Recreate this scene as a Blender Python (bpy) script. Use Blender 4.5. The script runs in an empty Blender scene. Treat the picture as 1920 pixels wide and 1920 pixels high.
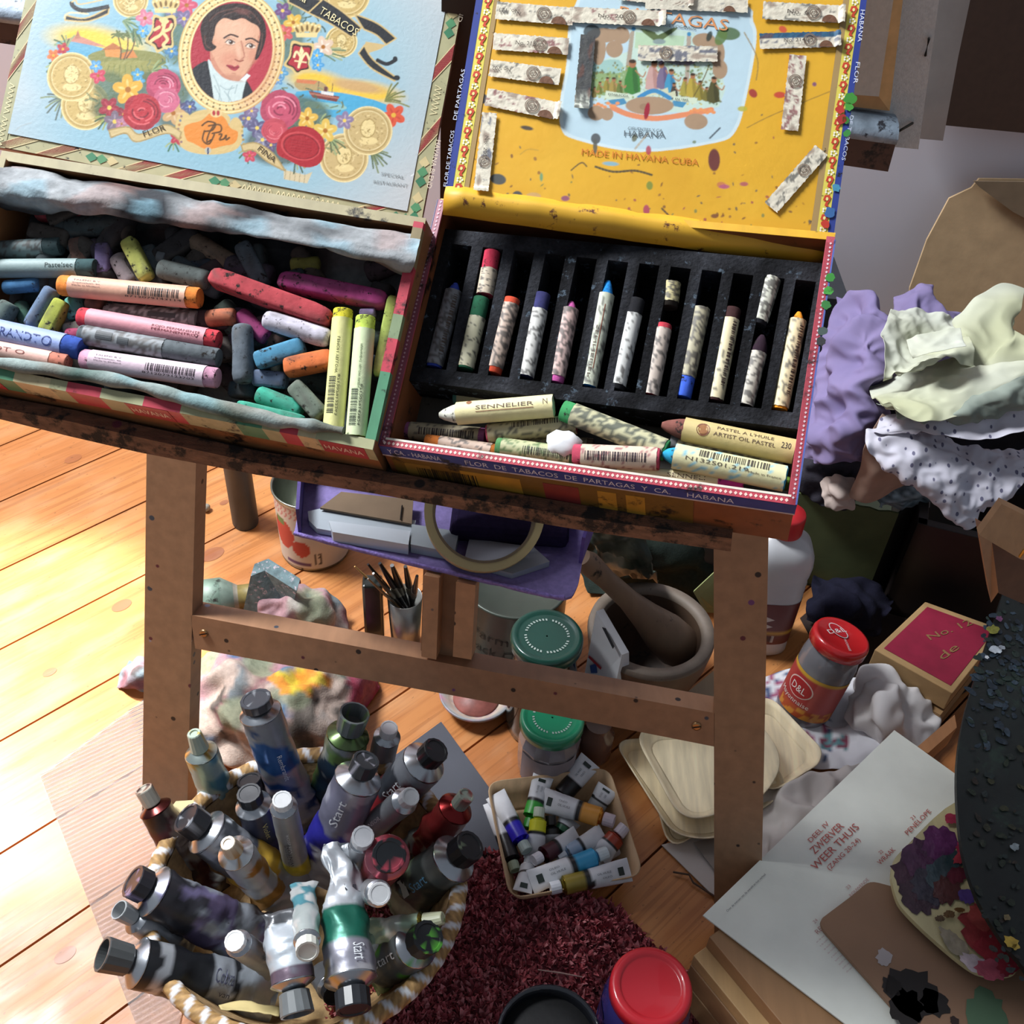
import bpy, math, random
import numpy as np
from mathutils import Vector, Matrix, noise
random.seed(7)
S = bpy.context.scene
COL = S.collection
PI = math.pi
def V(*a): return Vector(a[0] if len(a) == 1 else a)

# ------------------------------------------------------------ camera
F_PX = 2000.0
PIT, ROL = math.radians(42), math.radians(4)
CAM = V(0, 0, 1.0)
FW = V(0, math.cos(PIT), -math.sin(PIT)); R0 = V(1, 0, 0); U0 = V(0, math.sin(PIT), math.cos(PIT))
RT = R0*math.cos(ROL) + U0*math.sin(ROL); UP = U0*math.cos(ROL) - R0*math.sin(ROL)
cd = bpy.data.cameras.new('camera'); cam = bpy.data.objects.new('camera', cd); COL.objects.link(cam)
cd.sensor_width = 36; cd.lens = 36*F_PX/1920; cd.clip_start = .01
m = Matrix((RT, UP, -FW)).transposed().to_4x4(); m.translation = CAM; cam.matrix_world = m
S.camera = cam
# ------------------------------------------------------------ light
S.view_settings.view_transform = 'Standard'; S.view_settings.look = 'None'
S.view_settings.gamma = 1; S.view_settings.use_curve_mapping = False
S.view_settings.exposure = 1.05
w = bpy.data.worlds.new('world'); S.world = w; w.use_nodes = True
w.node_tree.nodes['Background'].inputs[0].default_value = (.78, .87, 1, 1)
w.node_tree.nodes['Background'].inputs[1].default_value = .125
def area(name, loc, target, sx, sy, power, col, spread=180):
    l = bpy.data.lights.new(name, 'AREA'); l.shape = 'RECTANGLE'; l.size = sx; l.size_y = sy
    l.energy = power; l.color = col; l.spread = math.radians(spread)
    o = bpy.data.objects.new(name, l); COL.objects.link(o); o.location = loc
    o.rotation_euler = (V(target)-V(loc)).to_track_quat('-Z', 'Y').to_euler()
    return o
area('window_daylight', (-1.42, 1.16, 2.35), (0, .68, .35), .62, .62, 60, (.95, .98, 1))
sl_ = bpy.data.lights.new('window_sunbeam', 'SPOT'); sl_.energy = 440; sl_.color = (1, .96, .9); sl_.spot_size = math.radians(13.5); sl_.spot_blend = .55; sl_.shadow_soft_size = .03
so_ = bpy.data.objects.new('window_sunbeam', sl_); COL.objects.link(so_); so_.location = (-1.75, 1.36, 2.0); so_.rotation_euler = (V(-.58, .76, 0)-so_.location).to_track_quat('-Z', 'Y').to_euler()

# ------------------------------------------------------------ pixel helpers (photo frame 1920)
def ray(x, y): return FW + RT*((x-960)/F_PX) - UP*((y-960)/F_PX)
def pz(x, y, z=0.0):
    d = ray(x, y); return CAM + d*((z-CAM.z)/d.z)
def py(x, y, Y):
    d = ray(x, y); return CAM + d*(Y/d.y)
def pp(x, y, P, N):
    d = ray(x, y); return CAM + d*((V(P)-CAM).dot(N)/d.dot(N))
def proj(P):
    d = P-CAM; z = d.dot(FW); return 960+F_PX*d.dot(RT)/z, 960-F_PX*d.dot(UP)/z
def mpp(P): return (P-CAM).dot(FW)/F_PX       # metres per photo pixel at P
class Fr:
    def __init__(s, t, X, Y, w=0, d=0):
        s.t = V(t); s.X = V(X).normalized(); s.N = s.X.cross(V(Y)).normalized(); s.Y = s.N.cross(s.X); s.w = w; s.d = d
    def pt(s, u, v, n=0): return s.t + s.X*u + s.Y*v + s.N*n
    def px(s, x, y, n=0): return pp(x, y, s.t+s.N*n, s.N)
    def uv(s, x, y, n=0):
        q = s.px(x, y, n)-s.t; return q.dot(s.X), q.dot(s.Y)

# ------------------------------------------------------------ colour
def lin(c):
    if isinstance(c, str):
        c = [int(c[i:i+2], 16)/255 for i in (0, 2, 4)]
    return tuple((x/12.92 if x <= .04045 else ((x+.055)/1.055)**2.4) for x in c)
def mix(a, b, t): return tuple(a[i]*(1-t)+b[i]*t for i in range(3))

# ------------------------------------------------------------ materials
_M = {}
def mat(rough=.6, metal=0, bump=0, bs=60, var=.15, vs=25, spec=.5, stretch=None, dirt=0, ds=40, dcol='1a1512', coat=0, trans=0, sub=0, speck=0):
    key = (rough, metal, bump, bs, var, vs, spec, stretch, dirt, ds, dcol, coat, trans, sub, speck)
    if key in _M: return _M[key]
    mt = bpy.data.materials.new('surface_%d' % len(_M)); mt.use_nodes = True; N = mt.node_tree.nodes; L = mt.node_tree.links
    b = N['Principled BSDF']; b.inputs['Roughness'].default_value = rough; b.inputs['Metallic'].default_value = metal
    b.inputs['Specular IOR Level'].default_value = spec; b.inputs['Coat Weight'].default_value = coat
    b.inputs['Transmission Weight'].default_value = trans; b.inputs['Subsurface Weight'].default_value = sub
    if sub: b.inputs['Subsurface Scale'].default_value = .01
    at = N.new('ShaderNodeAttribute'); at.attribute_name = 'Col'; out = at.outputs['Color']
    tc = N.new('ShaderNodeTexCoord'); mp = N.new('ShaderNodeMapping'); L.new(tc.outputs['Object'], mp.inputs[0])
    if stretch:
        mp.inputs['Scale'].default_value = stretch
    nz = N.new('ShaderNodeTexNoise'); nz.inputs['Scale'].default_value = vs; nz.inputs['Detail'].default_value = 6; L.new(mp.outputs[0], nz.inputs[0])
    mr = N.new('ShaderNodeMapRange'); mr.inputs[1].default_value = .3; mr.inputs[2].default_value = .7; mr.inputs[3].default_value = 1-var; mr.inputs[4].default_value = 1+var
    L.new(nz.outputs[0], mr.inputs[0])
    mx = N.new('ShaderNodeVectorMath'); mx.operation = 'MULTIPLY'; L.new(out, mx.inputs[0]); L.new(mr.outputs[0], mx.inputs[1]); out = mx.outputs[0]
    if dirt:
        n2 = N.new('ShaderNodeTexNoise'); n2.inputs['Scale'].default_value = ds; n2.inputs['Detail'].default_value = 8; n2.inputs['Roughness'].default_value = .7; L.new(tc.outputs['Object'], n2.inputs[0])
        cr = N.new('ShaderNodeMapRange'); cr.inputs[1].default_value = .62-dirt*.2; cr.inputs[2].default_value = .68-dirt*.16; L.new(n2.outputs[0], cr.inputs[0])
        m2 = N.new('ShaderNodeMix'); m2.data_type = 'RGBA'; L.new(cr.outputs[0], m2.inputs[0]); L.new(out, m2.inputs[6]); m2.inputs[7].default_value = (*lin(dcol), 1); out = m2.outputs[2]
    if speck:
        vo = N.new('ShaderNodeTexVoronoi'); vo.inputs['Scale'].default_value = speck; L.new(tc.outputs['Object'], vo.inputs[0])
        c2 = N.new('ShaderNodeMapRange'); c2.inputs[1].default_value = .16; c2.inputs[2].default_value = .12; L.new(vo.outputs['Distance'], c2.inputs[0])
        sp = N.new('ShaderNodeSeparateColor'); L.new(vo.outputs['Color'], sp.inputs[0])
        g = N.new('ShaderNodeMath'); g.operation = 'GREATER_THAN'; g.inputs[1].default_value = .48; L.new(sp.outputs[0], g.inputs[0])
        mm = N.new('ShaderNodeMath'); mm.operation = 'MULTIPLY'; L.new(c2.outputs[0], mm.inputs[0]); L.new(g.outputs[0], mm.inputs[1])
        rp = N.new('ShaderNodeValToRGB'); e = rp.color_ramp; e.interpolation = 'CONSTANT'
        for i, (p, c) in enumerate([(0, '241a18'), (.35, '3a4450'), (.5, '5b2030'), (.62, '8e93a8'), (.75, '1c1412'), (.9, '6a3a70')]):
            el = e.elements[i] if i < 2 else e.elements.new(p)
            el.position = p; el.color = (*lin(c), 1)
        L.new(sp.outputs[1], rp.inputs[0])
        m3 = N.new('ShaderNodeMix'); m3.data_type = 'RGBA'; L.new(mm.outputs[0], m3.inputs[0]); L.new(out, m3.inputs[6]); L.new(rp.outputs[0], m3.inputs[7]); out = m3.outputs[2]
    L.new(out, b.inputs['Base Color'])
    if bump:
        n3 = N.new('ShaderNodeTexNoise'); n3.inputs['Scale'].default_value = bs; n3.inputs['Detail'].default_value = 5; L.new(mp.outputs[0], n3.inputs[0])
        bp = N.new('ShaderNodeBump'); bp.inputs['Strength'].default_value = min(1, bump); bp.inputs['Distance'].default_value = .0005*max(1, bump); L.new(n3.outputs[0], bp.inputs['Height']); L.new(bp.outputs[0], b.inputs['Normal'])
    _M[key] = mt
    return mt
PAPER = lambda: mat(.75, var=.04, vs=30, bump=.15, bs=300)
CARD = lambda: mat(.85, var=.1, vs=40, bump=.2, bs=200)
PLAST = lambda: mat(.38, var=.05)
METAL = lambda: mat(.32, metal=.85, var=.12, vs=60, bump=.25, bs=90)
CHALK = lambda: mat(.9, var=.22, vs=140, bump=.6, bs=260, spec=.2, dirt=.28, ds=170, dcol='2a2624')
CLOTH = lambda: mat(.95, var=.15, vs=200, bump=.8, bs=500, spec=.1)
def wood(dirt=0, speck=0, stretch=(30, 2.5, 30), rough=.5, var=.12): return mat(rough, var=var, vs=3.2, bump=.15, bs=8, stretch=stretch, dirt=dirt, ds=30, speck=speck)

# ------------------------------------------------------------ mesh builder
class MB:
    def __init__(s): s.v = []; s.f = []; s.c = []; s.s = []
    def add(s, vs, fs, col, smooth=False, M=None):
        n = len(s.v); vs = [V(p) for p in vs]
        if M is not None: vs = [M @ p for p in vs]
        s.v += vs
        fn = callable(col)
        per = isinstance(col, list)
        if per: cl = {c: lin(c) for c in set(col) if isinstance(c, str)}
        elif not fn: col = lin(col) if isinstance(col, str) else tuple(col)
        for k, f in enumerate(fs):
            s.f.append([i+n for i in f]); s.s.append(smooth)
            s.c.append([cl.get(col[k], col[k])]*len(f) if per else [col(vs[i]) for i in f] if fn else [col]*len(f))
        return s
    def quad(s, a, b, c, d, col): return s.add([a, b, c, d], [(0, 1, 2, 3)], col)
    def hexa(s, b4, t4, col):          # bottom 4, top 4
        return s.add(list(b4)+list(t4), [(3, 2, 1, 0), (4, 5, 6, 7), (0, 1, 5, 4), (1, 2, 6, 5), (2, 3, 7, 6), (3, 0, 4, 7)], col)
    def box(s, F, u0, u1, v0, v1, n0, n1, col):
        return s.hexa([F.pt(u0, v0, n0), F.pt(u1, v0, n0), F.pt(u1, v1, n0), F.pt(u0, v1, n0)], [F.pt(u0, v0, n1), F.pt(u1, v0, n1), F.pt(u1, v1, n1), F.pt(u0, v1, n1)], col)
    def bbox(s, lo, hi, col):
        F = Fr((0, 0, 0), (1, 0, 0), (0, 1, 0)); return s.box(F, lo[0], hi[0], lo[1], hi[1], lo[2], hi[2], col)
    def slab(s, pts, nrm, th, col, side=None):     # polygon extruded along nrm by th
        n = len(pts); nrm = V(nrm).normalized()*th; top = [V(p)+nrm for p in pts]
        s.add(list(pts)+top, [list(range(n))[::-1], list(range(n, 2*n))], col)
        s.add(list(pts)+top, [(i, (i+1) % n, n+(i+1) % n, n+i) for i in range(n)], side or col)
        return s
    def rings(s, rings, col, smooth=True, cap0=True, cap1=True, cols=None):
        k = len(rings[0]); vs = [p for r in rings for p in r]
        fs = [(j*k+i, j*k+(i+1) % k, (j+1)*k+(i+1) % k, (j+1)*k+i) for j in range(len(rings)-1) for i in range(k)]
        s.add(vs, fs, [cols[j] for j in range(len(rings)-1) for i in range(k)] if cols else col, smooth)
        if cap0: s.add(rings[0], [list(range(k))[::-1]], cols[0] if cols else col)
        if cap1: s.add(rings[-1], [list(range(k))], cols[-1] if cols else col)
        return s
    def lathe(s, A, axis, prof, col=None, n=28, cols=None, cap0=True, cap1=True, smooth=True):
        ax = V(axis).normalized(); q = ax.to_track_quat('Z', 'Y'); A = V(A)
        R = [[A + q @ V(r*math.cos(2*PI*i/n), r*math.sin(2*PI*i/n), h) for i in range(n)] for r, h in prof]
        return s.rings(R, col, smooth, cap0, cap1, cols)
    def tube(s, path, r, col, n=8, smooth=True):
        P = [V(p) for p in path]; R = []
        for i, p in enumerate(P):
            t = (P[min(i+1, len(P)-1)]-P[max(i-1, 0)]).normalized(); q = t.to_track_quat('Z', 'Y'); rr = r[i] if isinstance(r, (list, tuple)) else r
            R.append([p+q @ V(rr*math.cos(2*PI*k/n), rr*math.sin(2*PI*k/n), 0) for k in range(n)])
        return s.rings(R, col, smooth)
    def grid(s, P, col, smooth=True, closeu=False):
        nr, nc = len(P), len(P[0]); vs = [p for r in P for p in r]
        fs = [(j*nc+i, j*nc+(i+1) % nc, (j+1)*nc+(i+1) % nc, (j+1)*nc+i) for j in range(nr-1) for i in range(nc if closeu else nc-1)]
        return s.add(vs, fs, col, smooth)
    def build(s, name, m, parent=None, loc=None, solid=0, bev=0, sub=0):
        me = bpy.data.meshes.new(name)
        if parent is not None: L = parent['_l'] if '_l' in parent else (0, 0, 0); L = V(L)
        elif loc is not None: L = V(loc)
        else:
            xs = np.array([tuple(v) for v in s.v]); L = V(float(xs[:, 0].mean()), float(xs[:, 1].mean()), float(xs[:, 2].min()))
        me.from_pydata([tuple(v-L) for v in s.v], [], s.f)
        at = me.color_attributes.new('Col', 'FLOAT_COLOR', 'CORNER')
        buf = np.ones((sum(len(f) for f in s.f), 4), np.float32); k = 0
        flat = [c for cc in s.c for c in cc]; buf[:, :3] = np.array(flat, np.float32).reshape(-1, 3)
        at.data.foreach_set('color', buf.ravel())
        me.polygons.foreach_set('use_smooth', s.s); me.materials.append(m() if callable(m) else m); me.validate()
        o = bpy.data.objects.new(name, me); COL.objects.link(o)
        if parent is not None: o.parent = parent; 
        else: o.location = L
        o['_l'] = tuple(L)
        if bev:
            b = o.modifiers.new('b', 'BEVEL'); b.width = bev; b.segments = 2; b.limit_method = 'ANGLE'
        if solid:
            b = o.modifiers.new('s', 'SOLIDIFY'); b.thickness = solid; b.offset = 0
        if sub:
            b = o.modifiers.new('u', 'SUBSURF'); b.levels = sub; b.render_levels = sub
        return o
def thing(name, label, cat, loc, group=None):
    o = bpy.data.objects.new(name, None); COL.objects.link(o); o.location = V(loc); o.empty_display_size = .02
    o['label'] = label; o['category'] = cat; o['_l'] = tuple(V(loc))
    if group: o['group'] = group
    return o
def tag(o, label, cat, group=None, kind=None):
    o['label'] = label; o['category'] = cat
    if group: o['group'] = group
    if kind: o['kind'] = kind
    return o
def struct(o, label=None):
    o['kind'] = 'structure'
    if label: o['label'] = label
    return o
# ------------------------------------------------------------ text as thin lettering
_T = {}
def text2d(t):
    if t in _T: return _T[t]
    cu = bpy.data.curves.new('t', 'FONT'); cu.body = t; cu.resolution_u = 2; cu.size = 1
    o = bpy.data.objects.new('t', cu); COL.objects.link(o); dg = bpy.context.evaluated_depsgraph_get(); dg.update()
    me = bpy.data.meshes.new_from_object(o.evaluated_get(dg)); me.calc_loop_triangles()
    vs = [(v.co.x, v.co.y) for v in me.vertices]; fs = [tuple(l.vertices) for l in me.loop_triangles]
    bpy.data.objects.remove(o); bpy.data.curves.remove(cu); bpy.data.meshes.remove(me)
    x0 = min(v[0] for v in vs); x1 = max(v[0] for v in vs)
    _T[t] = ([(v[0]-x0, v[1]) for v in vs], fs, x1-x0); return _T[t]
def put_text(mb, t, fn, width, height, col, u0=0, v0=0):
    """fn(u,v)->point ; text spans width x height (cap height)"""
    vs, fs, wd = text2d(t)
    P = [fn(u0+x/wd*width, v0+y/.7*height) for x, y in vs]
    mb.add(P, fs, col)
def text_px(mb, t, F, a, b, hpx, col, n=.0004):
    """text along photo points a->b on frame F"""
    A = F.px(*a, n); B = F.px(*b, n); d = (B-A); w = d.length; d.normalize(); up = F.N.cross(d)
    h = hpx*mpp(A)
    put_text(mb, t, lambda u, v: A+d*u+up*v, w, h, col)
def barcode(mb, fn, w, h, col, u0=0, v0=0, seed=1):
    r = random.Random(seed); u = 0
    while u < w:
        b = r.choice([.3, .5, .9])*w/34
        mb.add([fn(u0+u, v0), fn(u0+u+b, v0), fn(u0+u+b, v0+h), fn(u0+u, v0+h)], [(0, 1, 2, 3)], col); u += b+r.choice([.4, .6, .9])*w/34
def blob(mb, F, x, y, rpx, col, n=.0004, seed=0, asp=1, rot=0, k=14, rough=.35):
    """irregular paint spot on frame F at photo pixel"""
    c = F.px(x, y, n); r = rpx*mpp(c); rd = random.Random(seed*77+int(x)+int(y)*3)
    pts = []
    for i in range(k):
        a = 2*PI*i/k; q = r*(1-rough/2+rough*rd.random()); u = q*math.cos(a)*asp; v = q*math.sin(a)
        pts.append(c+F.X*(u*math.cos(rot)-v*math.sin(rot))+F.Y*(u*math.sin(rot)+v*math.cos(rot)))
    mb.add(pts, [list(range(k))], col)
# ------------------------------------------------------------ smooth control patches (cloth, paper)
def cr(p0, p1, p2, p3, t):
    return .5*((2*p1)+(p2-p0)*t+(2*p0-5*p1+4*p2-p3)*t*t+(3*p1-p0-3*p2+p3)*t**3)
def refine(P, k):
    n = len(P); out = []
    for i in range(n-1):
        a = P[max(i-1, 0)]; b = P[i]; c = P[i+1]; d = P[min(i+2, n-1)]
        for j in range(k): out.append(cr(a, b, c, d, j/k))
    out.append(P[-1]); return out
def patch(rows, k=8, amp=0, sc=20, ridge=True, seed=0, amp2=0):
    rows = [refine([V(p) for p in r], k) for r in rows]
    cols = [refine([r[i] for r in rows], k) for i in range(len(rows[0]))]
    G = [[cols[i][j] for i in range(len(cols))] for j in range(len(cols[0]))]
    if amp:
        nr, nc = len(G), len(G[0]); off = V(seed*13.7, seed*3.1, seed*7.7); H = []
        for j in range(nr):
            r = []
            for i in range(nc):
                du = G[j][min(i+1, nc-1)]-G[j][max(i-1, 0)]; dv = G[min(j+1, nr-1)][i]-G[max(j-1, 0)][i]
                n = du.cross(dv); n = n.normalized() if n.length > 1e-12 else V(0, 0, 1)
                p = G[j][i]; n = -n if n.dot(CAM-p) < 0 else n; h = noise.noise(p*sc+off)
                h2 = noise.noise(p*sc*2.3+off*2)
                if ridge: h = 1-2*abs(h)*1.4; h2 = 1-2*abs(h2)*1.4
                r.append(p+n*(amp*h+amp*.45*h2))
            H.append(r)
        G = H
    return G
def nz(p, s, o=0): return noise.noise(V(p)*s+V(o, o*2.1, o*3.3))
# ============================================================ SETTING
def floor_mat():
    mt = bpy.data.materials.new('pine_boards'); mt.use_nodes = True; N = mt.node_tree.nodes; L = mt.node_tree.links
    b = N['Principled BSDF']; b.inputs['Roughness'].default_value = .33; b.inputs['Specular IOR Level'].default_value = .35
    at = N.new('ShaderNodeAttribute'); at.attribute_name = 'Col'
    tc = N.new('ShaderNodeTexCoord'); mp = N.new('ShaderNodeMapping'); mp.inputs['Rotation'].default_value = (0, 0, math.radians(-46)); L.new(tc.outputs['Object'], mp.inputs[0])
    def nzn(sx, sy, sc, det, dist=0):
        m = N.new('ShaderNodeMapping'); m.inputs['Scale'].default_value = (sx, sy, 1); L.new(mp.outputs[0], m.inputs[0])
        n = N.new('ShaderNodeTexNoise'); n.inputs['Scale'].default_value = sc; n.inputs['Detail'].default_value = det; n.inputs['Distortion'].default_value = dist; L.new(m.outputs[0], n.inputs[0]); return n.outputs[0]
    def rng(i, a, bb, c, d):
        r = N.new('ShaderNodeMapRange'); r.inputs[1].default_value = a; r.inputs[2].default_value = bb; r.inputs[3].default_value = c; r.inputs[4].default_value = d; L.new(i, r.inputs[0]); return r.outputs[0]
    def mixc(f, a, col):
        m = N.new('ShaderNodeMix'); m.data_type = 'RGBA'; L.new(f, m.inputs[0]); L.new(a, m.inputs[6]); m.inputs[7].default_value = (*lin(col), 1); return m.outputs[2]
    c = at.outputs['Color']
    c = mixc(rng(nzn(1.2, 14, 2.2, 4, 1.5), .45, .62, 0, .55), c, 'a8683a')
    c = mixc(rng(nzn(1.5, 60, 3, 3, .6), .52, .62, 0, .4), c, '8f5630')
    c = mixc(rng(nzn(2, 5, 6, 6), .5, .75, 0, .22), c, 'd8b48a')
    c = mixc(rng(nzn(8, 16, 16, 6), .66, .7, 0, .55), c, '6a4a34')
    L.new(c, b.inputs['Base Color'])
    L.new(rng(nzn(2, 5, 6, 6), .3, .7, .26, .48), b.inputs['Roughness'])
    bp = N.new('ShaderNodeBump'); bp.inputs['Strength'].default_value = .25; bp.inputs['Distance'].default_value = .001; L.new(nzn(1.5, 60, 3, 3, .6), bp.inputs['Height']); L.new(bp.outputs[0], b.inputs['Normal'])
    return mt
fl = MB(); an = math.radians(46.5); dU = V(math.cos(an), math.sin(an), 0); dN = V(-math.sin(an), math.cos(an), 0)
seams = [-.75, -.63, -.51, -.39, -.27, -.16, -.05, .07, .165, .285, .40, .51, .62, .73, .86, .985, 1.11, 1.235, 1.35, 1.47, 1.59, 1.71, 1.83, 1.95, 2.07, 2.2, 2.33]
fr_ = random.Random(3)
for a, b_ in zip(seams, seams[1:]):
    col = mix(lin('c98a52'), lin('b87644'), fr_.random())
    fl.box(Fr((0, 0, -.02), dU, dN), -1.6, 3.6, a+.0013, b_-.0013, 0, .02, col)
fl.bbox((-2.4, -.6, -.03), (2.4, 1.62, -.018), '20140c')
for x, y, r in [(137, 860, 11), (228, 1135, 13), (398, 1039, 16), (93, 1260, 9), (122, 1790, 14), (420, 942, 6)]:   # knots
    c = pz(x, y, .0004); q = r*mpp(c)
    fl.add([c+dU*(q*1.5*math.cos(k*PI/8))+dN*(q*math.sin(k*PI/8)) for k in range(16)], [list(range(16))], '9a6044')
struct(fl.build('floor', floor_mat(), loc=(0, 0, 0)))
wb = MB(); wb.bbox((-2.4, 1.45, -.03), (2.4, 1.53, 2.6), 'e2e0ea'); struct(wb.build('wall_back', mat(.9, var=.03, vs=3, bump=.1, bs=60)))

# ============================================================ EASEL
EX = V(.985, -.17, 0).normalized(); P0 = V(.25, .52, .1)
EU = V(0, .27, 1).normalized(); EN = EX.cross(EU).normalized()      # EN points towards the viewer
if EN.y > 0: EN = -EN
def ep(x, y, off=0): return pp(x, y, P0-EN*off, EN)
WD = '9c785a'
easel = thing('painting_easel', 'brown wooden studio easel splattered with paint, carrying the two cigar boxes', 'easel', (0, .55, 0), None)
EASELW = wood(speck=55)
def ebar(pts, th, col=WD):
    m = MB(); q = [ep(*p) for p in pts]; m.slab(q, -EN, th, col); return m
def down(a, b):     # extend line a->b on easel plane to the floor
    A, B = ep(*a), ep(*b); d = B-A; return B+d*((0.0-B.z)/d.z)
for a, b, c, d in [((275, 835), (267, 1480), (352, 1480), (368, 850)), ((1338, 990), (1339, 1600), (1429, 1600), (1442, 960))]:
    m = MB(); A, D = ep(*a), ep(*d); B, C = down(a, b), down(d, c)
    m.slab([A, B, C, D], -EN, .022, WD); m.build('leg', EASELW, easel, bev=.0015)
m = MB(); q = [ep(357, 1153), ep(366, 1216), ep(893, 1312), ep(1340, 1400), ep(1340, 1337), ep(790, 1235)]
m.slab(q, -EN, .024, '9c7456'); o = m.build('crossbar', EASELW, easel, bev=.0015)
for x, y in ((382, 1188), (1306, 1362)):
    m = MB(); c = ep(x, y, -.0008); m.lathe(c, EN, [(.0, -.002), (.0042, -.002), (.0042, .0005), (.003, .001)], 'a8845c', 14)
    t = EX*.0038+EU*.0016; m.tube([c-t+EN*.0012, c+t+EN*.0012], .0006, '2a1c12', 5); m.build('screw', METAL(), easel)
# mast: two rails with a groove between
for x0, x1 in ((789, 818), (848, 884)):
    m = MB(); q0, q1 = ep(x0+1, 1231, -.004), ep(x1, 1237, -.004); zt = ep(836, 1080).z; m.slab([q0+EU*((zt-q0.z)/EU.z), q0, q1, q1+EU*((zt-q1.z)/EU.z)], -EN, .016, 'b08460'); m.build('mast_rail', EASELW, easel, bev=.001)
mt_ = MB(); A, B = ep(789, 1226, .012), ep(884, 1238, .012); TZ = ep(836, 1080).z; hh = (TZ-A.z)/EU.z; Ct = [A, B, B+EU*(hh-(B.z-A.z)/EU.z), A+EU*hh]; mt_.slab(Ct, -EN, .012, '8f6a4c'); mt_.build('mast', EASELW, easel)
# tray shelf in front of / under the boxes
LP = V(-.09, .528, .5); LX = V(.98, -.165, -.012).normalized(); LN = V(-.165, -.98, 0).normalized()
def lp(x, y, off=0): return pp(x, y, LP+LN*off, LN)
topl = [(-60, 752), (0, 766), (130, 790), (260, 820), (480, 868), (700, 903), (900, 938), (1100, 972), (1372, 1010)]
botl = [(-60, 770), (0, 786), (130, 818), (260, 848), (480, 890), (700, 925), (900, 962), (1100, 996), (1370, 1034)]
m = MB(); T = [lp(*p) for p in topl]; B = [lp(*p) for p in botl]; bk = -LN*.10+V(0, 0, .004)
n = len(T); G = []
for j, (off, src) in enumerate([(0, B), (0, T)]): G.append([p for p in src])
lipw = []
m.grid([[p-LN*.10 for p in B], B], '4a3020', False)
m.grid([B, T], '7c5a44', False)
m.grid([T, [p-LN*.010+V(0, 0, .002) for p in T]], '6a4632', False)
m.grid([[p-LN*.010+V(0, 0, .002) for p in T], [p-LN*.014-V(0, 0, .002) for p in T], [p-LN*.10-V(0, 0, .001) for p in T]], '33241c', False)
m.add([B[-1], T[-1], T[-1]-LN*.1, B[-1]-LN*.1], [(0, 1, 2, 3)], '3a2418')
m.build('tray_shelf', mat(.75, var=.35, vs=9, bump=1.5, bs=60, stretch=(8, 30, 30), dirt=.55, ds=45, dcol='1c1613', speck=38), easel)
# canvas ledge behind the lids
CY = .86
def cyp(x, y, o=0): return py(x, y, CY+o)
m = MB(); a0, a1 = cyp(-60, 30), cyp(1680, 268); b0, b1 = cyp(-60, 72), cyp(1665, 322)
a0 = a0; P_ = [a0, b0, b1, a1]; m.slab(P_, (0, 1, 0), .035, '5a4034')
m.build('canvas_ledge', wood(dirt=.35), easel, bev=.003)
m = MB(); ax = (a1-a0).normalized(); R = []
for p in (a0-V(0, 0, .0), a1+ax*.0):
    R.append([p+V(0, .0175, .002)+V(0, -.0205*math.cos(t), .013*math.sin(t)) for t in [k*PI/8-.2 for k in range(9)]+[PI+.2]])
m.rings(R, '9fb0c0', True); m.build('paint_crust', mat(.6, var=.4, vs=60, bump=3, bs=90, dirt=.4, ds=60, dcol='3a3c44'), easel)
# mast between lids (dark) and rear upright block
m = MB(); m.bbox((-.075, .80, .35), (-.035, .85, .95), '3c2a20'); m.build('mast_top', wood(), easel)

# ============================================================ CANVASES ON THE LEDGE
def flat(name, pts_px, Y, th, col, m, label, cat, slant=0, parent=None, back=1):
    P = [py(x, y, Y) for x, y in pts_px]
    mb = MB(); mb.slab(P, (0, 1, 0), th, col); 
    return mb
g = MB(); P = [py(x, y, .885) for x, y in [(1440, -80), (1772, -80), (1722, 280), (1440, 252)]]
g.slab(P, (0, 1, 0), .02, 'd2d2d0')
cv = thing('stretched_canvas', 'stapled grey canvas seen from behind, standing on the ledge right of the yellow lid', 'canvas', py(1600, 260, .885))
g.build('canvas_wrap', mat(.9, var=.1, vs=300, bump=1.2, bs=700), cv)
m = MB(); P = [py(x, y, .875) for x, y in [(1440, -60), (1700, -60), (1668, 208), (1440, 182)]]; Q = [py(x, y, .875) for x, y in [(1440, -60), (1684, -60), (1648, 181), (1440, 166)]]
m.slab([P[1], P[2], Q[2], Q[1]], (0, 1, 0), .01, 'dcb278', 'b88c58'); m.slab([P[2], P[3], Q[3], Q[2]], (0, 1, 0), .01, 'b98f5c', '8e6b42')
m.build('stretcher_bar', wood(), cv)
m = MB(); m.slab(Q, (0, 1, 0), .004, 'd0c8bc'); m.build('canvas_back', mat(.95, var=.06, vs=200, bump=.8, bs=500), cv)
for a, b_ in [((1742, 72), (1735, 104)), ((1682, 248), (1711, 231))]:
    m = MB(); m.tube([py(*a, .884), py(*a, .880), py(*b_, .880), py(*b_, .884)], .0011, '55524c', 6); m.build('staple', METAL(), cv)
m = MB(); P = [py(x, y, .93) for x, y in [(1700, -80), (1836, -80), (1796, 110), (1768, 264), (1700, 258)]]; m.slab(P, (0, 1, 0), .012, 'a5a19e')
tag(m.build('canvas_panel', CARD()), 'dark grey canvas panel behind the stapled canvas, top right', 'canvas')
m = MB(); P = [py(x, y, 1.40) for x, y in [(1700, -140), (2050, -140), (2050, 262), (1700, 228)]]; m.slab(P, (0, 1, 0), .03, '3a2a22')
tag(m.build('dark_board', wood()), 'large dark brown board hanging against the white wall in the top right corner', 'board')
m = MB(); P = [py(x, y, .90) for x, y in [(790, -80), (960, -80), (940, 100), (800, 72)]]; m.slab(P, (0, 1, 0), .018, 'c4c0ba')
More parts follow.
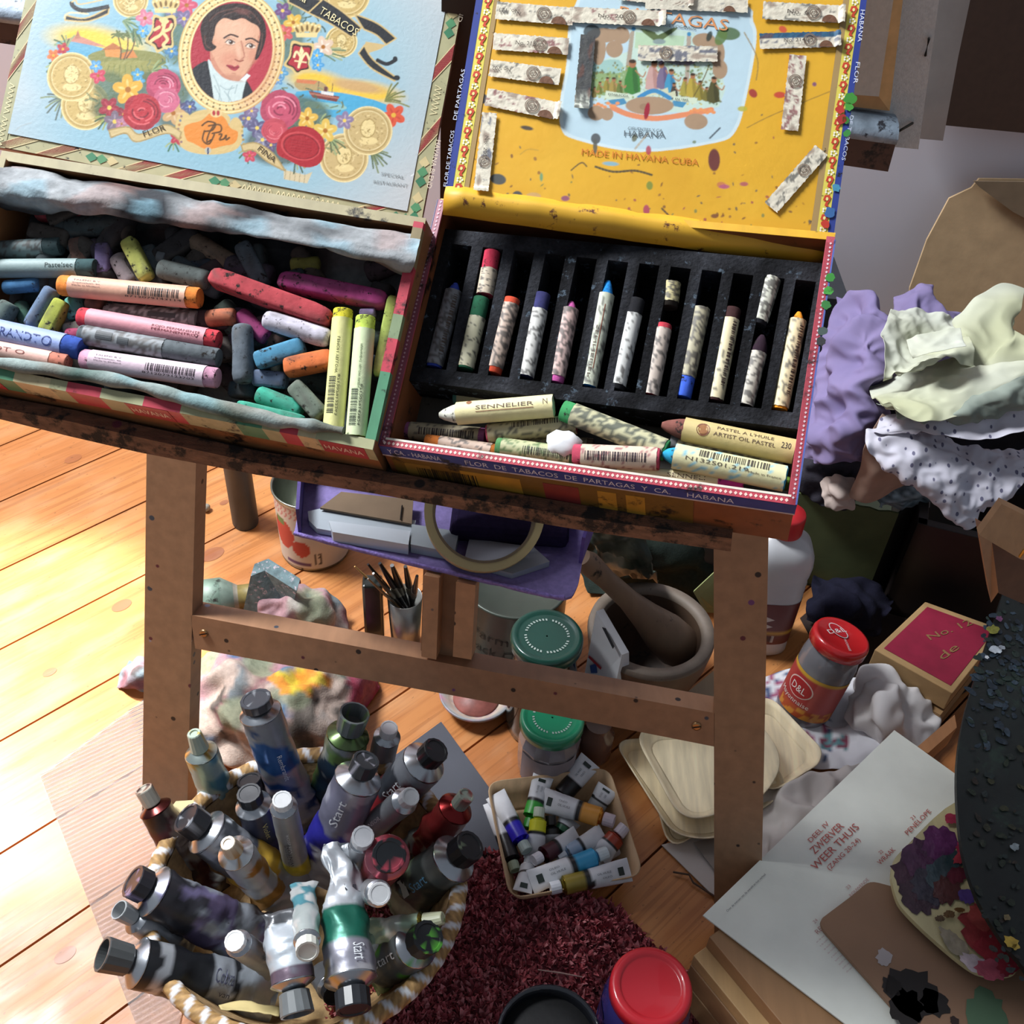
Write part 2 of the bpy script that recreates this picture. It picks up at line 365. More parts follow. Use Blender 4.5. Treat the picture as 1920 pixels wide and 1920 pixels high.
tag(m.build('primed_canvas', mat(.9, var=.08, vs=300, bump=1, bs=600)), 'pale grey canvas standing on the ledge, seen in the gap between the two lids', 'canvas')
m = MB(); P = [py(x, y, .90) for x, y in [(-80, -80), (160, -80), (130, 40), (-80, 22)]]; m.slab(P, (0, 1, 0), .018, 'bcb8b4')
tag(m.build('primed_canvas', mat(.9, var=.08, vs=300, bump=1, bs=600)), 'grey canvas edge at the far top left behind the portrait lid', 'canvas')
# leaning brown cardboard by the wall
m = MB(); th = .004
def ly(x, y, Y0, Y1, ya, yb): return py(x, y, Y0+(Y1-Y0)*(y-ya)/(yb-ya))
pts = [(1780, 372), (1822, 352), (1836, 335), (2040, 338), (2040, 760), (1690, 700), (1706, 540), (1738, 450)]
N_ = V(0, -1, .15).normalized(); PB = V(.7, 1.38, .2)
m.slab([pp(x, y, PB, N_) for x, y in pts], -N_, th, 'b89c78')
cb = thing('cardboard_sheet', 'torn sheet of brown cardboard leaning on the white wall behind the waste paper', 'cardboard', pp(1700, 680, PB, N_))
m.build('sheet', CARD(), cb)
m = MB(); m.slab([pp(x, y, PB-V(0, .012, 0), N_) for x, y in [(1826, 340), (2040, 342), (2040, 470), (1900, 398), (1838, 352)]], -N_, th, '6f5d49'); m.build('folded_flap', CARD(), cb)
# ============================================================ CIGAR BOXES
LB = Fr((-.385, .574, .577), (.984, -.18, -.002), (.135, .73, .67), .30, .154)
LL = Fr((-.376, .701, .675), (.993, -.043, -.111), (.109, .712, .694), .30, .20)
RB = Fr((-.087, .530, .572), (.971, -.221, .09), (.132, .812, .569), .259, .1786)
RL = Fr((-.058, .653, .686), (.996, -.09, -.028), (.084, .705, .704), .2515, .187)
SKD = .010
def skew(F, H): return Fr(F.t, F.X, F.N*H+F.Y*SKD)
def text_uv(mb, t_, F, u0, u1, v, h, col, n=.0006): put_text(mb, t_, lambda a, b: F.pt(u0+a, v+b, n), u1-u0, h, col)
def boxbase(F, H, t, parent, colin, colout, rim, m):
    w, d = F.w, F.d
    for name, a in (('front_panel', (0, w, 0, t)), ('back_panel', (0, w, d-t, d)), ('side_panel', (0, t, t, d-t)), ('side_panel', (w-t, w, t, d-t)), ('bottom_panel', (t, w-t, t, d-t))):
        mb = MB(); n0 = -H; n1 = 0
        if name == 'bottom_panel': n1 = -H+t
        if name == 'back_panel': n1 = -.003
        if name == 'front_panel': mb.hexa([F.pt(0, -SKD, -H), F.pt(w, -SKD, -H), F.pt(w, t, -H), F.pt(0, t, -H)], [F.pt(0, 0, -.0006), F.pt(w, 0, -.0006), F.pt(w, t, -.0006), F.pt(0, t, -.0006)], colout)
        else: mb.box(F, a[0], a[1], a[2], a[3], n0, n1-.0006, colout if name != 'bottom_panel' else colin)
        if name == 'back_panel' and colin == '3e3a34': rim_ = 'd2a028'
        else: rim_ = rim
        if name != 'bottom_panel': mb.box(F, a[0]-.0003, a[1]+.0003, a[2]-.0003, a[3]+.0003, n1-.0006, n1, rim_)
        yield name, mb
HB = .048
lbx = thing('cigar_box', 'open cigar box with a gentleman portrait in the lid, full of loose pastels', 'box', LB.pt(.15, 0, -HB))
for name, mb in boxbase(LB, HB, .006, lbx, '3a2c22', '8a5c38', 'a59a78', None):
    r = random.Random(5); SK = skew(LB, HB)
    if name in ('front_panel', 'side_panel'):          # printed paper edging
        if name == 'front_panel':
            u = 0
            while u < .298:
                L_ = r.choice([.012, .018, .026]); c = r.choice(['b8394a', 'a8a882', '4f8a68', 'a8a882', 'c3b48c'])
                mb.box(LB, u, min(u+L_, .3), -.0004, .0062, -.0004, .0004, c); mb.box(SK, u, min(u+L_, .3), -.019, .0, 0, .0004, c); u += L_
            for u_ in (.012, .135, .268): mb.box(SK, u_-.004, u_+.026, -.019, -.0, 0, .0007, 'a82c3a'); text_uv(mb, 'HAVANA', SK, u_-.002, u_+.024, -.013, .007, 'e8d8c8', .0009)
        elif mb.v[0].x > -.2:
            v = .006
            while v < .148:
                L_ = r.choice([.010, .016, .022]); c = r.choice(['b8394a', '7a8a68', '4f8a68', '8a7a58'])
                mb.box(LB, .2938, .3004, v, min(v+L_, .15), -.006, .0004, c); v += L_
    mb.build(name, wood(dirt=.2), lbx)
rbx = thing('cigar_box', 'open cigar box with yellow lid lining and torn wrappers glued on it', 'box', RB.pt(.13, 0, -HB))
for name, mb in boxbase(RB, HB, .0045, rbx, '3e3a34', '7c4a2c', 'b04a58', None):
    F = RB
    if name == 'front_panel':
        SK = skew(F, HB); mb.box(SK, -.0008, .2598, -.0105, .0, 0, .0005, '30418c'); mb.box(SK, -.0008, .2598, -.0120, -.0105, 0, .0006, 'b8b0b8')
        mb.box(F, -.0005, .2592, -.0002, .0042, -.001, .0006, 'b23c4c')
        mb.box(F, .003, .256, .0042, .0056, -.001, .0008, 'ddd3c4')
        mb.box(SK, .004, .200, -.046, -.0120, 0, .0004, '6e5320')
        for k, (a, b_) in enumerate([(.012, .03), (.05, .09), (.105, .128), (.14, .152), (.158, .170)]): mb.box(SK, a, b_, -.042, -.018, .0004, .0006, ['8a6a2c', 'a8802c', '7a2c2c', 'a8802c', 'a8802c'][k])
        barcode(mb, lambda a, b_: SK.pt(.02+a, -.040+b_, .0008), .04, .018, '2c2418')
        text_uv(mb, 'Y CA. - HABANA', SK, .004, .040, -.0082, .0055, 'd4d8e8'); text_uv(mb, 'FLOR  DE  TABACOS  DE  PARTAGAS  Y  CA.', SK, .056, .186, -.0082, .0055, 'd4d8e8'); text_uv(mb, 'HABANA', SK, .196, .224, -.0082, .0055, 'd4d8e8')
        for k in range(86): 
            c = F.pt(.003+k*.00295, .0020, .0008); mb.add([c+F.X*.0011, c+F.Y*.0012, c-F.X*.0011, c-F.Y*.0012], [(0, 1, 2, 3)], 'e8c8bc')
    if name == 'side_panel' and mb.v[0].x > 0:
        mb.box(F, .2545, .2598, .0, .17, -.004, .0006, '9a3844'); mb.box(F, .2590, .2600, .0, .172, -.009, .0009, '4a5a9a')
        for k in range(60): 
            c = F.pt(.2572, .004+k*.0028, .0009); mb.add([c+F.X*.0008, c+F.Y*.0009, c-F.X*.0008, c-F.Y*.0009], [(0, 1, 2, 3)], 'c8b0b8')
        for x, y, c in [(1557, 520, '2f7a2c'), (1553, 545, '3a8a34'), (1549, 572, '2c6a30'), (1542, 620, '3c4a46'), (1540, 640, '2a2a2c')]: blob(mb, Fr(F.pt(0, 0, .0012), F.X, F.Y), x, y, 9, c, .0004)
    if name == 'side_panel' and mb.v[0].x < 0:
        mb.box(F, -.0006, .0045, .0, .176, -.004, .0006, '8a4a5c'); mb.box(F, -.001, -.0004, .0, .176, -.008, .0008, '3c3c6a')
        for k in range(60): 
            c = F.pt(.002, .003+k*.0029, .0009); mb.add([c+F.X*.0008, c+F.Y*.0009, c-F.X*.0008, c-F.Y*.0009], [(0, 1, 2, 3)], 'c8a0ac')
    mb.build(name, wood(dirt=.15, rough=.45), rbx)
# yellow hinge strip
m = MB(); G = []
for (v, n) in [(-.008, -.004), (-.002, .0022), (.003, .0040), (.010, .0010)]:
    G.append([RL.pt(u/20*.2515, v-.004, n-.0005+.0006*math.sin(u*1.7)) for u in range(21)])
m.grid(G, 'd2a028'); m.build('hinge_strip', mat(.55, var=.1, dirt=.12, ds=90, dcol='5a2c18'), rbx, solid=.0008)

# ---------------- numpy painter working in photo pixels; its result colours a fine flat mesh
class Paint:
    def __init__(s, x0, y0, x1, y1, bg):
        s.x0, s.y0 = x0, y0; s.w, s.h = x1-x0, y1-y0; s.a = np.empty((s.h, s.w, 3)); s.a[:] = lin(bg)
        s.Y, s.X = np.mgrid[0:s.h, 0:s.w].astype(float); s.X += x0; s.Y += y0
    def blend(s, mask, c, al, k):
        c = np.array(lin(c) if isinstance(c, str) else c); mk = np.clip(mask, 0, 1)[..., None]*al; s.a[k] = s.a[k]*(1-mk)+c*mk
    def sub(s, x, y, R):
        a, b, c, d = [int(q) for q in (max(0, x-s.x0-R), min(s.w, x-s.x0+R), max(0, y-s.y0-R), min(s.h, y-s.y0+R))]
        return slice(c, max(c, d)), slice(a, max(a, b))
    def ell(s, x, y, rx, ry, c, rot=0, al=1, soft=1.):
        k = s.sub(x, y, max(rx, ry)*(1+soft/min(rx, ry))+3); X, Y = s.X[k], s.Y[k]
        r = math.radians(rot); u = (X-x)*math.cos(r)+(Y-y)*math.sin(r); v = -(X-x)*math.sin(r)+(Y-y)*math.cos(r)
        d = np.sqrt((u/rx)**2+(v/ry)**2); s.blend((1-d)*min(rx, ry)/soft+.5, c, al, k)
    def ring(s, x, y, rx, ry, wd, c, rot=0, al=1):
        k = s.sub(x, y, max(rx, ry)+wd+3); X, Y = s.X[k], s.Y[k]
        r = math.radians(rot); u = (X-x)*math.cos(r)+(Y-y)*math.sin(r); v = -(X-x)*math.sin(r)+(Y-y)*math.cos(r)
        d = np.abs(np.sqrt((u/rx)**2+(v/ry)**2)-1)*min(rx, ry); s.blend((wd/2-d)+.5, c, al, k)
    def poly(s, pts, c, al=1, smooth=0):
        if smooth:
            P = [V(p[0], p[1], 0) for p in pts]; n = len(P); o = []
            for i in range(n):
                for j in range(smooth): q = cr(P[i-1], P[i], P[(i+1) % n], P[(i+2) % n], j/smooth); o.append((q.x, q.y))
            pts = o
        xs = [p[0] for p in pts]; ys = [p[1] for p in pts]
        a, b, c0, d = max(0, int(min(xs)-s.x0-1)), min(s.w, int(max(xs)-s.x0+2)), max(0, int(min(ys)-s.y0-1)), min(s.h, int(max(ys)-s.y0+2))
        if a >= b or c0 >= d: return
        X = s.X[c0:d, a:b]; Y = s.Y[c0:d, a:b]; acc = np.zeros(X.shape)
        for ox, oy in ((-.25, -.25), (.25, .25), (-.25, .25), (.25, -.25)):
            ins = np.zeros(X.shape, bool); n = len(pts)
            for i in range(n):
                x1, y1 = pts[i]; x2, y2 = pts[(i+1) % n]
                if y1 == y2: continue
                cnd = ((y1 > Y+oy) != (y2 > Y+oy)) & (X+ox < (x2-x1)*(Y+oy-y1)/(y2-y1)+x1); ins ^= cnd
            acc += ins*.25
        cc = np.array(lin(c) if isinstance(c, str) else c); mk = acc[..., None]*al
        s.a[c0:d, a:b] = s.a[c0:d, a:b]*(1-mk)+cc*mk
    def line(s, pts, wd, c, al=1):
        for (x1, y1), (x2, y2) in zip(pts, pts[1:]):
            dx, dy = x2-x1, y2-y1; L = math.hypot(dx, dy)+1e-9; nx, ny = -dy/L*wd/2, dx/L*wd/2
            s.poly([(x1+nx, y1+ny), (x2+nx, y2+ny), (x2-nx, y2-ny), (x1-nx, y1-ny)], c, al)
            if wd > 2: s.ell(x2, y2, wd/2, wd/2, c, 0, al)
    def curve(s, pts, wd, c, al=1, k=6):
        P = refine([V(p[0], p[1], 0) for p in pts], k); s.line([(p.x, p.y) for p in P], wd, c, al)
    def get(s, x, y):
        x = np.clip(x-s.x0, 0, s.w-1.01); y = np.clip(y-s.y0, 0, s.h-1.01); i, j = x.astype(int), y.astype(int); fx, fy = (x-i)[:, None], (y-j)[:, None]; a = s.a
        return (a[j, i]*(1-fx)+a[j, i+1]*fx)*(1-fy)+(a[j+1, i]*(1-fx)+a[j+1, i+1]*fx)*fy
def painted_sheet(mb, F, u0, u1, v0, v1, n, P, parent, name, m, step=.00052):
    nu, nv = int((u1-u0)/step), int((v1-v0)/step); A = np.array
    U, W = np.meshgrid(np.linspace(u0, u1, nu+1), np.linspace(v0, v1, nv+1)); U = U.ravel()[:, None]; W = W.ravel()[:, None]
    C = A(F.t)+A(F.X)*U+A(F.Y)*W+A(F.N)*n; D = C-A(CAM); z = D@A(FW); cols = P.get(960+F_PX*(D@A(RT))/z, 960-F_PX*(D@A(UP))/z)
    J, I = np.meshgrid(np.arange(nv), np.arange(nu), indexing='ij'); k = (J*(nu+1)+I).ravel(); fc = np.stack([k, k+1, k+nu+2, k+nu+1], 1)
    nV, nF = len(C), len(fc); ex = sum(len(f) for f in mb.f); L = A(parent['_l'])
    me = bpy.data.meshes.new(name); V2 = np.concatenate([C, A([tuple(v) for v in mb.v]).reshape(-1, 3)])-L
    me.vertices.add(len(V2)); me.vertices.foreach_set('co', V2.astype(np.float32).ravel())
    loops = np.concatenate([fc.ravel(), A([i+nV for f in mb.f for i in f], int)]); me.loops.add(len(loops)); me.loops.foreach_set('vertex_index', loops.astype(np.int32))
    tot = A([4]*nF+[len(f) for f in mb.f]); st = np.concatenate([[0], np.cumsum(tot)[:-1]]); me.polygons.add(len(tot)); me.polygons.foreach_set('loop_start', st.astype(np.int32)); me.polygons.foreach_set('loop_total', tot.astype(np.int32))
    me.update(calc_edges=True); at = me.color_attributes.new('Col', 'FLOAT_COLOR', 'CORNER')
    cc = np.concatenate([cols[fc.ravel()], A([c for q in mb.c for c in q]).reshape(-1, 3)]); buf = np.ones((len(cc), 4), np.float32); buf[:, :3] = cc; at.data.foreach_set('color', buf.ravel())
    me.materials.append(m); o = bpy.data.objects.new(name, me); COL.objects.link(o); o.parent = parent; o['_l'] = tuple(L); return o
def flower(P, x, y, r, c, c2, ctr='e0b040', n=5, rot=0):
    for k in range(n):
        a = rot+2*PI*k/n; P.ell(x+r*.55*math.cos(a), y+r*.55*math.sin(a), r*.5, r*.36, c, math.degrees(a)); P.ell(x+r*.45*math.cos(a), y+r*.45*math.sin(a), r*.25, r*.08, c2, math.degrees(a), .6)
    P.ell(x, y, r*.2, r*.2, ctr)
def rose(P, x, y, r, c, hi, dk, seed=1):
    rd = random.Random(seed)
    for k in range(7):
        a = k*2*PI/7+rd.random()*.4; P.ell(x+r*.55*math.cos(a), y+r*.5*math.sin(a), r*.52, r*.42, mix(lin(c), lin(dk), rd.random()*.5), math.degrees(a)+90)
    P.ell(x, y, r*.7, r*.62, c)
    for k in range(9):
        a = rd.random()*6.28; q = r*(.15+.08*k); st = [(x+q*math.cos(a+t*.35), y+q*.85*math.sin(a+t*.35)) for t in range(6)]
        P.curve(st, max(1.6, r*.07), hi if k % 2 else dk, .75)
def palm(P, x, y, L, a0, a1, n, c='4f6a48', c2='9aa878'):
    for k in range(n):
        a = math.radians(a0+(a1-a0)*k/(n-1)); q = L*(.8+.2*math.sin(k*2.3)); P.curve([(x, y), (x+q*.5*math.cos(a), y+q*.5*math.sin(a)-2), (x+q*math.cos(a), y+q*math.sin(a)+2)], 3, c if k % 2 else c2, .95, 4)
def coin(P, x, y, r, c='c9ac6c', seed=0):
    P.ell(x, y, r, r, c); P.ring(x, y, r*.97, r*.97, 2, 'efdca4'); P.ring(x, y, r*.86, r*.86, 1.6, 'a88c50'); P.ring(x, y, r*.80, r*.80, 1, 'f0e0b0')
    rd = random.Random(seed)
    P.ell(x, y-r*.1, r*.3, r*.38, 'e6cf94', 10); P.ell(x+r*.02, y+r*.42, r*.38, r*.16, 'e6cf94'); P.ring(x, y-r*.1, r*.3, r*.38, 1.4, 'a08448', 10)
    for k in range(60):
        a = rd.random()*6.28; q = r*rd.random()*.72; P.curve([(x+q*math.cos(a), y+q*math.sin(a)), (x+q*math.cos(a)+rd.uniform(-6, 6), y+q*math.sin(a)+rd.uniform(-5, 5))], 1.6, rd.choice(['efdca4', '947840', 'a88c50']), .85, 2)
    for k in range(20):
        a = k*2*PI/20; P.ell(x+r*.7*math.cos(a), y+r*.7*math.sin(a), 1.2, 1.2, 'b89a5c')

P = Paint(-40, -240, 900, 460, 'c2c6c8')
# sky glow in the centre, pale margins
P.ell(420, 90, 390, 270, '9fbfca', 10, .95, 120); P.ell(400, 150, 300, 200, '88b4c6', 8, .75, 90)
P.ell(330, 300, 330, 62, '8fb8c8', 11, .75, 50)
# left landscape
P.ell(160, 72, 62, 24, 'ecc648', 5, 1, 22); P.ell(215, 84, 62, 20, 'eccb50', 8, .9, 18)
P.poly([(122, 74), (146, 66), (200, 88), (150, 84)], 'c98a78'); P.poly([(140, 72), (146, 56), (152, 72)], 'b57860')
P.poly([(112, 76), (200, 92), (196, 106), (118, 100)], '58a8cc', .9, 3); P.poly([(165, 104), (210, 92), (300, 100), (300, 125), (190, 120)], '8a8a50', 1, 3)
P.poly([(196, 92), (212, 84), (226, 94), (224, 108), (198, 106)], 'd8904c'); P.poly([(226, 100), (250, 94), (258, 108), (226, 110)], 'cf8448'); P.poly([(190, 94), (212, 80), (232, 92)], 'b87040')
P.poly([(180, 118), (290, 116), (300, 150), (240, 158), (196, 150)], '9a9658', 1, 3)
for k in range(8): P.curve([(205+k*10, 122), (196+k*13, 150)], 2, '6f7a44', .7)
for x0, y0, x1 in ((226, 112, 222), (232, 112, 240), (236, 110, 254)):
    P.curve([(x0, y0), ((x0+x1)/2+3, 92), (x1, 70)], 2.4, '6a4a3a'); palm(P, x1, 69, 15, 180, 380, 9, '5c6a40', '6f7a4c')
# right seascape
P.ell(600, 156, 60, 22, 'e8c040', 14, 1, 16); P.ell(690, 172, 58, 18, 'ecc348', 10, 1, 14); P.ell(670, 162, 50, 10, 'c9a070', 10, .9, 6)
P.poly([(556, 150), (600, 152), (616, 172), (560, 168)], 'b59a68', 1, 3); P.poly([(556, 148), (596, 152), (590, 158), (556, 155)], 'd07a50')
P.poly([(556, 172), (640, 174), (724, 196), (722, 222), (650, 224), (572, 204)], '4fa6cc', 1, 3); P.poly([(575, 190), (640, 196), (645, 206), (580, 202)], 'a8c8b0', .6, 3)
P.poly([(578, 170), (637, 181), (631, 191), (586, 183)], '7a3a34'); P.poly([(580, 173), (636, 183), (635, 186), (581, 177)], 'b0705c')
P.line([(596, 172), (598, 152)], 1.4, '6a4a44'); P.line([(622, 178), (624, 156)], 1.4, '6a4a44'); P.poly([(602, 170), (626, 174), (625, 180), (602, 176)], 'e0dcd8'); P.poly([(608, 162), (615, 163), (613, 172), (607, 171)], '6a3a3c')
# coins
coin(P, 245, 0, 33, seed=5); coin(P, 650, -10, 44, seed=6); coin(P, 640, 78, 30, seed=7)
palm(P, 125, 90, 30, 200, 300, 7); palm(P, 110, 120, 28, 90, 190, 6); flower(P, 100, 104, 12, 'd87840', 'c05030', rot=.3); flower(P, 118, 92, 12, 'b83a44', '8a2030')
palm(P, 118, 185, 42, 95, 200, 8, '5a6660', '86906c'); coin(P, 160, 198, 46, seed=2); coin(P, 134, 144, 46, seed=1)
palm(P, 722, 190, 46, -70, 10, 7, '6a7040', '8a8a50'); flower(P, 738, 216, 22, 'd8583c', 'b83a30', rot=.5); palm(P, 695, 285, 40, 0, 80, 8, '5a6a48', '7f8a60')
coin(P, 645, 296, 46, 'c8ae78', 4); coin(P, 690, 245, 46, 'c8ae78', 3)
P.poly([(532, 318), (572, 328), (586, 322), (576, 344), (532, 336)], 'cfc09c'); 
for k in range(5): P.line([(536+k*9, 316+k*2), (534+k*9, 336+k*2)], 1, '9a8a68')
# foliage bed
for k in range(240):
    rf_ = random.Random(k+900); a_ = rf_.uniform(0, 6.28); cx_, cy_, rx_, ry_ = rf_.choice([(270, 190, 110, 50), (560, 210, 90, 55), (300, 70, 45, 60), (560, 60, 50, 50), (560, 275, 70, 35)]); q_ = rf_.random()**.5; x_, y_ = cx_+rx_*q_*math.cos(a_), cy_+ry_*q_*math.sin(a_); b_ = rf_.uniform(0, 6.28); L_ = rf_.uniform(6, 15); P.curve([(x_, y_), (x_+L_*.5*math.cos(b_)+2, y_+L_*.5*math.sin(b_)), (x_+L_*math.cos(b_), y_+L_*math.sin(b_))], rf_.uniform(1.6, 3.2), rf_.choice(['4c6048', '6f7f58', '8a9468', '3f5244', '75805c']), .8, 2)
for (x, y, rx, ry, c) in [(230, 205, 60, 30, '4f6048'), (300, 170, 60, 40, '57664c'), (205, 160, 30, 26, '5f7050'), (560, 220, 60, 40, '56664c'), (330, 60, 30, 60, '56705c'), (545, 60, 26, 70, '5a7060'), (520, 270, 60, 40, '4f5a50'), (350, 225, 60, 20, '5a6250')]:
    P.ell(x, y, rx, ry, c, 0, .85, 10)
palm(P, 230, 40, 40, -20, 60, 7, '587a58', '93a680'); palm(P, 250, 55, 34, 10, 90, 6, '4a6a50', '86966a'); palm(P, 595, 100, 56, -15, 20, 6, '6a8060', '9aa880'); palm(P, 545, 20, 40, 220, 300, 6); palm(P, 285, 135, 34, -60, 10, 5, '62764c')
palm(P, 205, 220, 30, 120, 200, 6, '3f5a40', 'a0a860'); palm(P, 618, 262, 34, 10, 80, 6, '5a6a48'); palm(P, 600, 230, 26, -60, 30, 5, '4a5c44'); palm(P, 555, 300, 26, 40, 100, 4, '4a5c44'); palm(P, 325, 268, 18, 20, 160, 5, '3f7050'); palm(P, 465, 285, 20, 60, 180, 5, '3f7050')
for (x, y, r, c, c2) in [(272, 34, 17, 'd07a90', 'f0b0b8'), (350, 10, 20, 'c8546c', 'f09aa8'), (184, 142, 15, 'c8445c', 'e88090'), (180, 124, 12, '5c9cc8', 'b0d8ee'), (268, 58, 12, '5aa0cc', 'c0e0f0'), (322, 96, 13, '4a7fa8', '90c0dc'), (258, 140, 12, '4f9ac0', 'a0d0e8'), (262, 152, 10, '4f9ac0', 'a0d0e8'), (240, 168, 28, 'e0a840', 'f4d890'), (345, 35, 17, '76688c', 'b0a8c8'), (322, 24, 12, '6a7090', 'a0a0c0'), (550, 42, 18, 'd8ae48', 'f4dc90'), (534, 62, 16, 'cc5a58', 'e89090'), (530, 20, 16, '6a4a78', '9a7aa8'), (606, 88, 20, 'dcc0a8', 'f8ece0'), (594, 104, 13, '4fa0d0', 'b0dcf4'), (596, 122, 12, '4f9acc', 'a8d8f0'), (528, 136, 13, '5a98bc', 'b8d8ea'), (522, 150, 10, '5a8fb8', 'b8d8ea'), (205, 202, 20, '9a2c3c', 'c85060'), (232, 214, 14, '8a2c38', 'b05060'), (215, 228, 20, '7a6a78', 'b0a0b0'), (228, 232, 12, 'b07a90', 'd8a8b8'), (335, 205, 20, '5a5474', '9a98b8'), (356, 200, 13, '4f5a80', '98a0c8'), (466, 222, 18, '6a6484', 'a8a4c0'), (482, 240, 18, '5f5a7c', 'a4a0bc'), (472, 208, 13, '7a7494', 'b8b4cc'), (492, 262, 17, '7a7a94', 'c0c0d0'), (508, 272, 13, '5a5070', '9a90ac'), (576, 222, 20, 'dcb04c', 'f4dc98'), (610, 245, 22, 'dcb858', 'f6e4a8'), (646, 226, 17, '8a7a98', 'c8b8c8'), (332, 258, 14, 'b03848', 'd86a70'), (468, 292, 13, 'c04458', 'e88088'), (325, 212, 22, 'c8a070', 'e0c8a0')]:
    flower(P, x, y, r, c, c2, 'e8c860' if c2[0] in 'bc9a' else 'a86820', rot=x*.7)
rose(P, 306, 160, 34, 'c0506c', 'e89aac', '8a2c48', 3); rose(P, 312, 188, 26, 'cc6a84', 'f0b0bc', 'a04060', 4); rose(P, 266, 210, 38, 'b8323c', 'e0686c', '7a1c2c', 5)
rose(P, 526, 205, 40, 'c05068', 'e890a0', '8a3048', 6); rose(P, 515, 245, 26, 'c8505c', 'e88a90', 'a03848', 8)
# shields with crowns
def shield(pts, cc, em):
    P.poly(pts, 'd8bc7c', 1, 4); cx = sum(p[0] for p in pts)/len(pts); cy = sum(p[1] for p in pts)/len(pts)
    P.poly([(cx+(x-cx)*.84, cy+(y-cy)*.84) for x, y in pts], '3c1c1c', 1, 4); P.poly([(cx+(x-cx)*.72, cy+(y-cy)*.72) for x, y in pts], 'b02c38', 1, 4)
    x, y = cc
    for k in range(5): P.ell(x-19+k*9.5, y-12+abs(k-2)*2, 6, 10, 'd8bc7c', (k-2)*14); P.ell(x-19+k*9.5, y-10+abs(k-2)*2, 2.4, 6, '7a5c30', (k-2)*14)
    P.poly([(x-22, y), (x+20, y-1), (x+18, y+8), (x-20, y+8)], 'e4cc90'); 
    for k in range(8): P.ell(x-24+k*6.6, y-20+abs(k-3.5)*2.4, 2, 2, 'efdca4')
shield([(288, 28), (305, 32), (326, 28), (331, 45), (324, 62), (325, 88), (312, 90), (295, 99), (288, 88), (272, 76), (284, 56)], (311, 16), 0)
for q in ([(300, 36), (308, 46), (306, 58), (318, 54), (322, 46)], [(306, 58), (300, 66), (290, 72), (282, 78)], [(306, 62), (314, 74), (306, 84), (312, 90)], [(300, 50), (290, 56)], [(304, 48), (314, 40)]): P.curve(q, 5.5, 'e4cc90')
P.ell(309, 38, 6, 5, 'e4cc90')
shield([(547, 77), (566, 80), (588, 82), (586, 100), (580, 118), (582, 132), (566, 136), (556, 141), (546, 130), (532, 122), (542, 104)], (576, 62), 1)
P.poly([(565, 86), (570, 96), (566, 106), (561, 97)], 'f0dca8'); P.curve([(551, 108), (556, 97), (564, 108), (561, 120)], 4, 'f0dca8'); P.curve([(580, 112), (574, 100), (567, 108), (562, 120)], 4, 'f0dca8'); P.curve([(564, 106), (560, 126)], 4.5, 'f0dca8'); P.line([(552, 114), (574, 117)], 2.4, 'f0dca8')
# ribbons
def ribbon(pts_top, pts_bot, c='2a2c30', edge='d0b47a'):
    A = refine([V(*p, 0) for p in pts_top], 6); B = refine([V(*p, 0) for p in pts_bot], 6); q = [(p.x, p.y) for p in A]+[(p.x, p.y) for p in B[::-1]]
    P.poly(q, c); P.line(q+[q[0]], 2.6, edge)
ribbon([(122, 28), (160, 34), (205, 14)], [(122, 38), (165, 40), (203, 26)]); P.curve([(205, 12), (160, 20), (140, 14), (134, 6)], 8, '2a2c30'); P.curve([(120, 34), (130, 24), (165, 26)], 3, 'e0d0a8'); P.curve([(134, 4), (142, 1), (150, 8), (200, -2)], 2.4, 'd8bc84')
ribbon([(600, -6), (640, 20), (678, 52)], [(578, 24), (620, 45), (659, 70)]); ribbon([(545, -16), (570, -8), (604, 0)], [(540, 4), (560, 14), (578, 24)])
ribbon([(664, 26), (708, 44), (743, 72)], [(682, 55), (706, 66), (724, 84)]); P.poly([(686, 78), (724, 84), (714, 92), (690, 100), (682, 88)], 'cdb27c'); 
ribbon([(683, 85), (700, 112), (744, 146)], [(672, 100), (696, 128), (740, 152)]); P.curve([(706, 112), (725, 120), (742, 112)], 7, '2a2c30'); P.ell(741, 110, 4.5, 4.5, '2a2c30'); P.ell(744, 146, 6, 5, '2a2c30')
# medallion
P.ell(434, 98, 99, 117, 'cfae6c', 12); P.ring(434, 98, 95, 113, 3, 'f0dca4', 12); P.ring(434, 98, 78, 97, 3, 'f0dca4', 12)
for k in range(44):
    a = 2*PI*k/44; r_ = math.radians(12); u, v = 87*math.cos(a), 105*math.sin(a); x, y = 434+u*math.cos(r_)-v*math.sin(r_), 98+u*math.sin(r_)+v*math.cos(r_)
    P.ell(x, y, 8, 4.5, 'ecd49c', math.degrees(a)+100); P.ell(x+3*math.cos(a), y+3*math.sin(a), 2, 2, '6a5430'); P.ell(x-4*math.cos(a), y-4*math.sin(a), 1.5, 1.5, '6a5430')
P.ell(434, 97, 76, 95, 'ab2c3c', 12); P.ell(480, 140, 34, 60, 'bf4450', 20, .4, 30)
